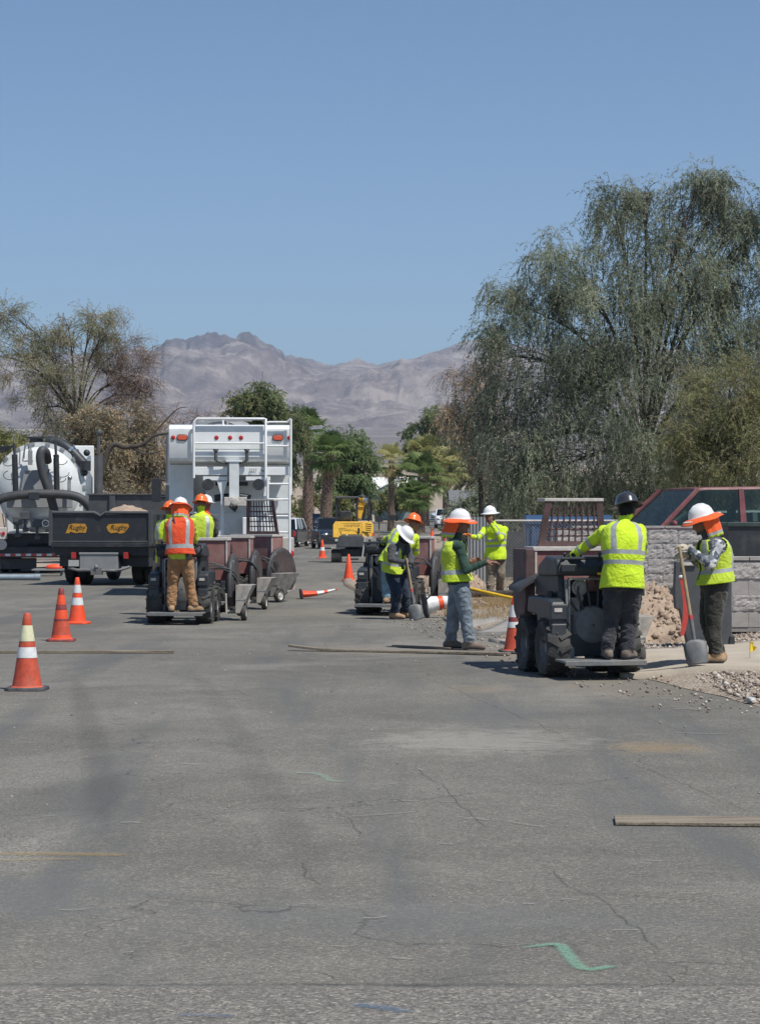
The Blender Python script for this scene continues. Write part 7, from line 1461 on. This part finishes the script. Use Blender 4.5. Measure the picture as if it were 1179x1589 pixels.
cone('crushed cone lying on its side behind the white truck', (PX(466, 45), 45.0, 0.10), [(0, .42, 'orange'), (.42, .62, 'reflect'), (.62, .72, 'orange'), (.72, .94, 'reflect'), (.94, 1, 'orangeworn')], 0.74, rot=(0, R(84), R(8)), squash=(1.0, 1.35, 0.5), basec='conebase').scale = (0.5, 1.0, 1.0)
cone('knocked over cone with black base behind the green sleeved worker', (PX(658, 36.6), 36.6, 0.19), [(0, .28, 'reflect'), (.28, .40, 'orange'), (.40, .62, 'reflect'), (.62, 1, 'orange')], 0.74, rot=(0, R(80), R(10)))

def plank(label, a, b, w, th, bend=0.0, z=0.0, mt='wood', name='wooden_board', lift=0.0):
    a, b = Vector((*a, 0)), Vector((*b, 0)); t = thing(name, label, 'board', (a.x, a.y, z)); d_ = b - a; n = Vector((-d_.y, d_.x, 0)).normalized(); mb = MB(); rings = []
    for i in range(15):
        u = i / 14; p = d_ * u + n * bend * math.sin(math.pi * u); e = lift * max(0, 1 - u * 4) ** 2; jj = 0.006 * noise.noise(Vector((u * 9, a.y, 0)))
        rings.append([p - n * (w / 2 + jj) + Vector((0, 0, 0.003 + e)), p + n * (w / 2 + jj) + Vector((0, 0, 0.003 + e)), p + n * w / 2 + Vector((0, 0, th + e + jj)), p - n * w / 2 + Vector((0, 0, th + e - jj))])
    mb.loft(rings); mb.build('timber', K[mt], t, bevel=0.004); return t
plank('long thin wooden board lying across the road beside the left cones', gp(-60, 1014), gp(270, 1014), 0.10, 0.035)
plank('long warped wooden board lying across the road before the pointing worker', gp(450, 1010), gp(790, 1017), 0.14, 0.03, 0.06, lift=0.05)
plank('shorter dark strip of wood behind the long warped board', gp(610, 1004), gp(700, 1008), 0.07, 0.025, 0.02)
plank('weathered wide plank lying at the right edge in the foreground', (1.235, 11.88), (3.0, 11.74), 0.27, 0.022)
t = thing('pipe', 'blue grey plastic pipe lying on the road at the left edge', 'pipe', (PX(-40, 58.5), 58.5, 0.0)); mb = MB(); L0 = PX(62, 58.5) - PX(-40, 58.5); mb.tube([(0, 0, 0.08), (L0, 0.05, 0.08)], 0.075, 14); mb.build('tube', K['bluepipe'], t, smooth=40); mb = MB(); mb.tube([(L0 - 0.14, 0.05, 0.08), (L0 + 0.01, 0.05, 0.08)], 0.09, 14); mb.build('collar', K['bluepipe'], t, smooth=40)
t = thing('ramp_sheet', 'grey metal sheet with a red cloth under the tank truck', 'sheet', (PX(75, 63), 63, 0)); mb = MB(); mb.b2((-0.42, -0.3, 0.16), (0.42, 0.5, 0.2)); mb.b2((-0.4, 0.2, 0), (-0.3, 0.3, 0.16)); mb.b2((0.3, 0.2, 0), (0.4, 0.3, 0.16)); mb.build('plate', K['grey'], t); mb = MB(); mb.ball((0.16, 0, 0.24), (0.24, 0.14, 0.1)); mb.build('red_cloth', K['orange'], t, smooth=60)
# logs by the soil
for k, (a, b_) in enumerate((((648, 866), (705, 860)), ((650, 860), (700, 853)))):
    pa, pb = P(*a, 53), P(*b_, 53); t = thing('log', ('lower' if k == 0 else 'upper') + ' of two grey timber logs on the soil behind the workers', 'log', pa, group='logs on the soil'); mb = MB(); mb.tube([(0, 0, 0), (pb - pa) * 0.5 + Vector((0, 0, 0.01)), pb - pa], [0.075, 0.07, 0.06], 9); mb.build('timber', K['wood'], t, smooth=50)
# shovels
def shovel(label, top, bot, blade_dir, mt='handle'):
    top, bot = Vector(top), Vector(bot); T = thing('shovel', label, 'shovel', bot); ax = (top - bot); L_ = ax.length; u = ax.normalized()
    mb = MB(); mb.tube([u * 0.42, u * (L_ * 0.6), u * L_], [0.019, 0.018, 0.017], 10); mb.ball(u * L_, 0.019, 8, 6); mb.build('handle', K[mt], T, smooth=40)
    mb = MB(); mb.tube([u * 0.20, u * 0.32, u * 0.46], [0.016, 0.021, 0.023], 10); mb.build('socket', K['greysteel'], T, smooth=40)
    mb = MB(); mb.tube([u * 0.455, u * 0.50], [0.0235, 0.023], 10); mb.build('red_band', K['redpost'], T, smooth=40)
    r_ = Vector(blade_dir).normalized(); r_ = (r_ - u * r_.dot(u)).normalized(); n = r_.cross(u); mb = MB(); rows = []
    for z, w_ in ((0.0, 0.095), (0.02, 0.108), (0.10, 0.116), (0.22, 0.118), (0.25, 0.05)):
        rows.append([u * z + r_ * w_ * q + n * (0.03 * (1 - q * q) - 0.02 * (abs(q) > 0.9)) for q in (-1, -0.75, -0.4, -0.12, 0.12, 0.4, 0.75, 1)])
    mb.add([p for r2 in rows for p in r2], [(j * 8 + i, j * 8 + i + 1, (j + 1) * 8 + i + 1, (j + 1) * 8 + i) for j in range(4) for i in range(7)]); o = mb.build('blade', K['greysteel'], T, smooth=50, fixn=False); s_ = o.modifiers.new('s', 'SOLIDIFY'); s_.thickness = 0.004
    return T
zs = zD
shovel('square blade shovel held upright by the worker in the checked sleeves', P(1054, 850, 22.66), Vector((PX(1083, 22.55), 22.55, zs + 0.002)), (1, -0.1, 0))
shovel('long shovel in the hands of the stooping worker', P(631, 868, 35.62), Vector((PX(646, 35.5), 35.5, 0.004)), (1, -0.25, 0))
t = thing('pole_tool', 'yellow handled pole resting on top of the faded cone', 'tool', P(716, 911, 27.9)); a, b_ = Vector((0, 0, 0)), P(834, 937, 27.0) - P(716, 911, 27.9); mb = MB(); mb.tube([a, a.lerp(b_, 0.84)], 0.021, 10); mb.build('handle', K['yhandle'], t, smooth=40); mb = MB(); mb.tube([a.lerp(b_, 0.84), a.lerp(b_, 0.9), b_], [0.022, 0.015, 0.02], 10); mb.build('tip', K['dustywhite'], t, smooth=40)
t = thing('marker_flag', 'small yellow utility flag on the sidewalk at the right edge', 'flag', (PX(1163, 23.6), 23.6, zy(PX(1163, 23.6), 23.6) + 0.036)); mb = MB(); mb.tube([(0, 0, 0), (0.005, 0, 0.17)], 0.003, 5); mb.build('wire', K['steel'], t)
mb = MB(); mb.add([Vector(p) for p in ((0, 0, 0.06), (0.05, 0.02, 0.075), (0.075, -0.01, 0.115), (0.03, 0.01, 0.13), (0.045, 0.0, 0.165), (0, 0, 0.17))], [(0, 1, 3, 5), (1, 2, 3), (3, 4, 5)]); o = mb.build('flag_cloth', K['flagy'], t, fixn=False); s_ = o.modifiers.new('s', 'SOLIDIFY'); s_.thickness = 0.002
# hoses and odds in the yard
t = thing('hose', 'thick black hose curving over the soil beside the centre trencher', 'hose', P(650, 905, 40)); mb = MB(); mb.tube(spline([P(*q) - t.location for q in ((640, 880, 39.6), (655, 884, 39.8), (672, 893, 40), (690, 897, 40.2), (720, 893, 41))], 6), 0.04, 9); mb.build('tube', K['hose'], t, smooth=60)
t = thing('rake', 'thin black tool handle leaning by the knocked over cone', 'tool', P(664, 928, 36.2)); mb = MB(); mb.tube(spline([P(*q, 36.2) - t.location for q in ((662, 930), (672, 918), (679, 900), (684, 880), (688, 850))], 5), 0.014, 7); mb.build('handle', K['black'], t, smooth=60)
t = thing('water_tank', 'small grey cylinder with a black nozzle lying in the dry yard', 'tank', (PX(826, 40), 40, zy(PX(826, 40), 40))); mb = MB(); mb.lathe([(0.02, -0.16), (0.1, -0.15), (0.125, -0.1), (0.125, 0.22), (0.1, 0.27), (0.02, 0.28)], (0.02, 0, 0.14), 'x', 18); mb.build('drum', K['whitegrey'], t, smooth=50); mb = MB(); mb.tube([(-0.14, 0, 0.14), (-0.24, 0, 0.16), (-0.3, -0.02, 0.15)], [0.03, 0.025, 0.04], 8); mb.build('nozzle', K['black'], t, smooth=40)
t = thing('pipe', 'short grey pipe lying among the weeds by the chain link fence', 'pipe', (PX(780, 43), 43, zy(PX(780, 43), 43) + 0.05)); mb = MB(); mb.tube([(-0.2, 0, 0), (0.32, 0.1, 0.0)], 0.045, 10); mb.build('tube', K['bluepipe'], t, smooth=40)
t = thing('pipe', 'dark log like pipe lying across the yard behind the lime shirted worker', 'pipe', (PX(735, 41), 41, zy(PX(735, 41), 41) + 0.1)); mb = MB(); mb.tube([(-0.2, 0.4, 0), (0.5, 0.3, 0.02), (1.05, 0.1, 0.05)], 0.06, 10); mb.build('tube', K['bark'], t, smooth=40)
t = thing('plastic_bag', 'crumpled pale plastic bag on the gravel at the right edge', 'bag', (PX(1165, 19.6), 19.6, zy(PX(1165, 19.6), 19.6))); mb = MB(); mb.ball((0, 0, 0.02), (0.055, 0.05, 0.022), 16, 12); o = mb.build('film', K['plate'], t, smooth=30)
for v in o.data.vertices: v.co += Vector((1, 1, 0.6)) * 0.02 * noise.noise(v.co * 28)

# low trailer parked beside the maroon vehicle
K['trailerg'] = mat('dark_green_paint', (0.035, 0.055, 0.05), 0.55, var=0.2, dust=0.25)
t = thing('utility_trailer', 'dark green utility trailer in front of the maroon vehicle at the right edge', 'trailer', (PX(1130, 36), 36, zy(PX(1130, 36), 36))); mb = MB(); mb.b2((0, 0, 0.35), (3.2, 0.05, 1.2)); mb.b2((0, 1.2, 0.35), (3.2, 1.25, 1.2)); mb.b2((0, 0.05, 0.35), (0.05, 1.2, 1.2)); mb.b2((0.05, 0.05, 0.33), (3.2, 1.2, 0.38)); mb.build('box', K['black'], t)
mb = MB(); mb.b2((-0.02, -0.03, 1.2), (3.2, 0.08, 1.27)); mb.b2((-0.02, 1.17, 1.2), (3.2, 1.28, 1.27)); mb.build('rim', K['trailerg'], t, bevel=0.01)
for y in (-0.05, 1.3): wheel(t, (1.6, y, 0.33), 0.33, 0.2, 'grey')
mb = MB(); mb.b2((-1.1, 0.55, 0.3), (0.1, 0.68, 0.38)); mb.cyl((-1.0, 0.6, 0.0), (-1.0, 0.6, 0.4), 0.03); mb.build('drawbar', K['black'], t)
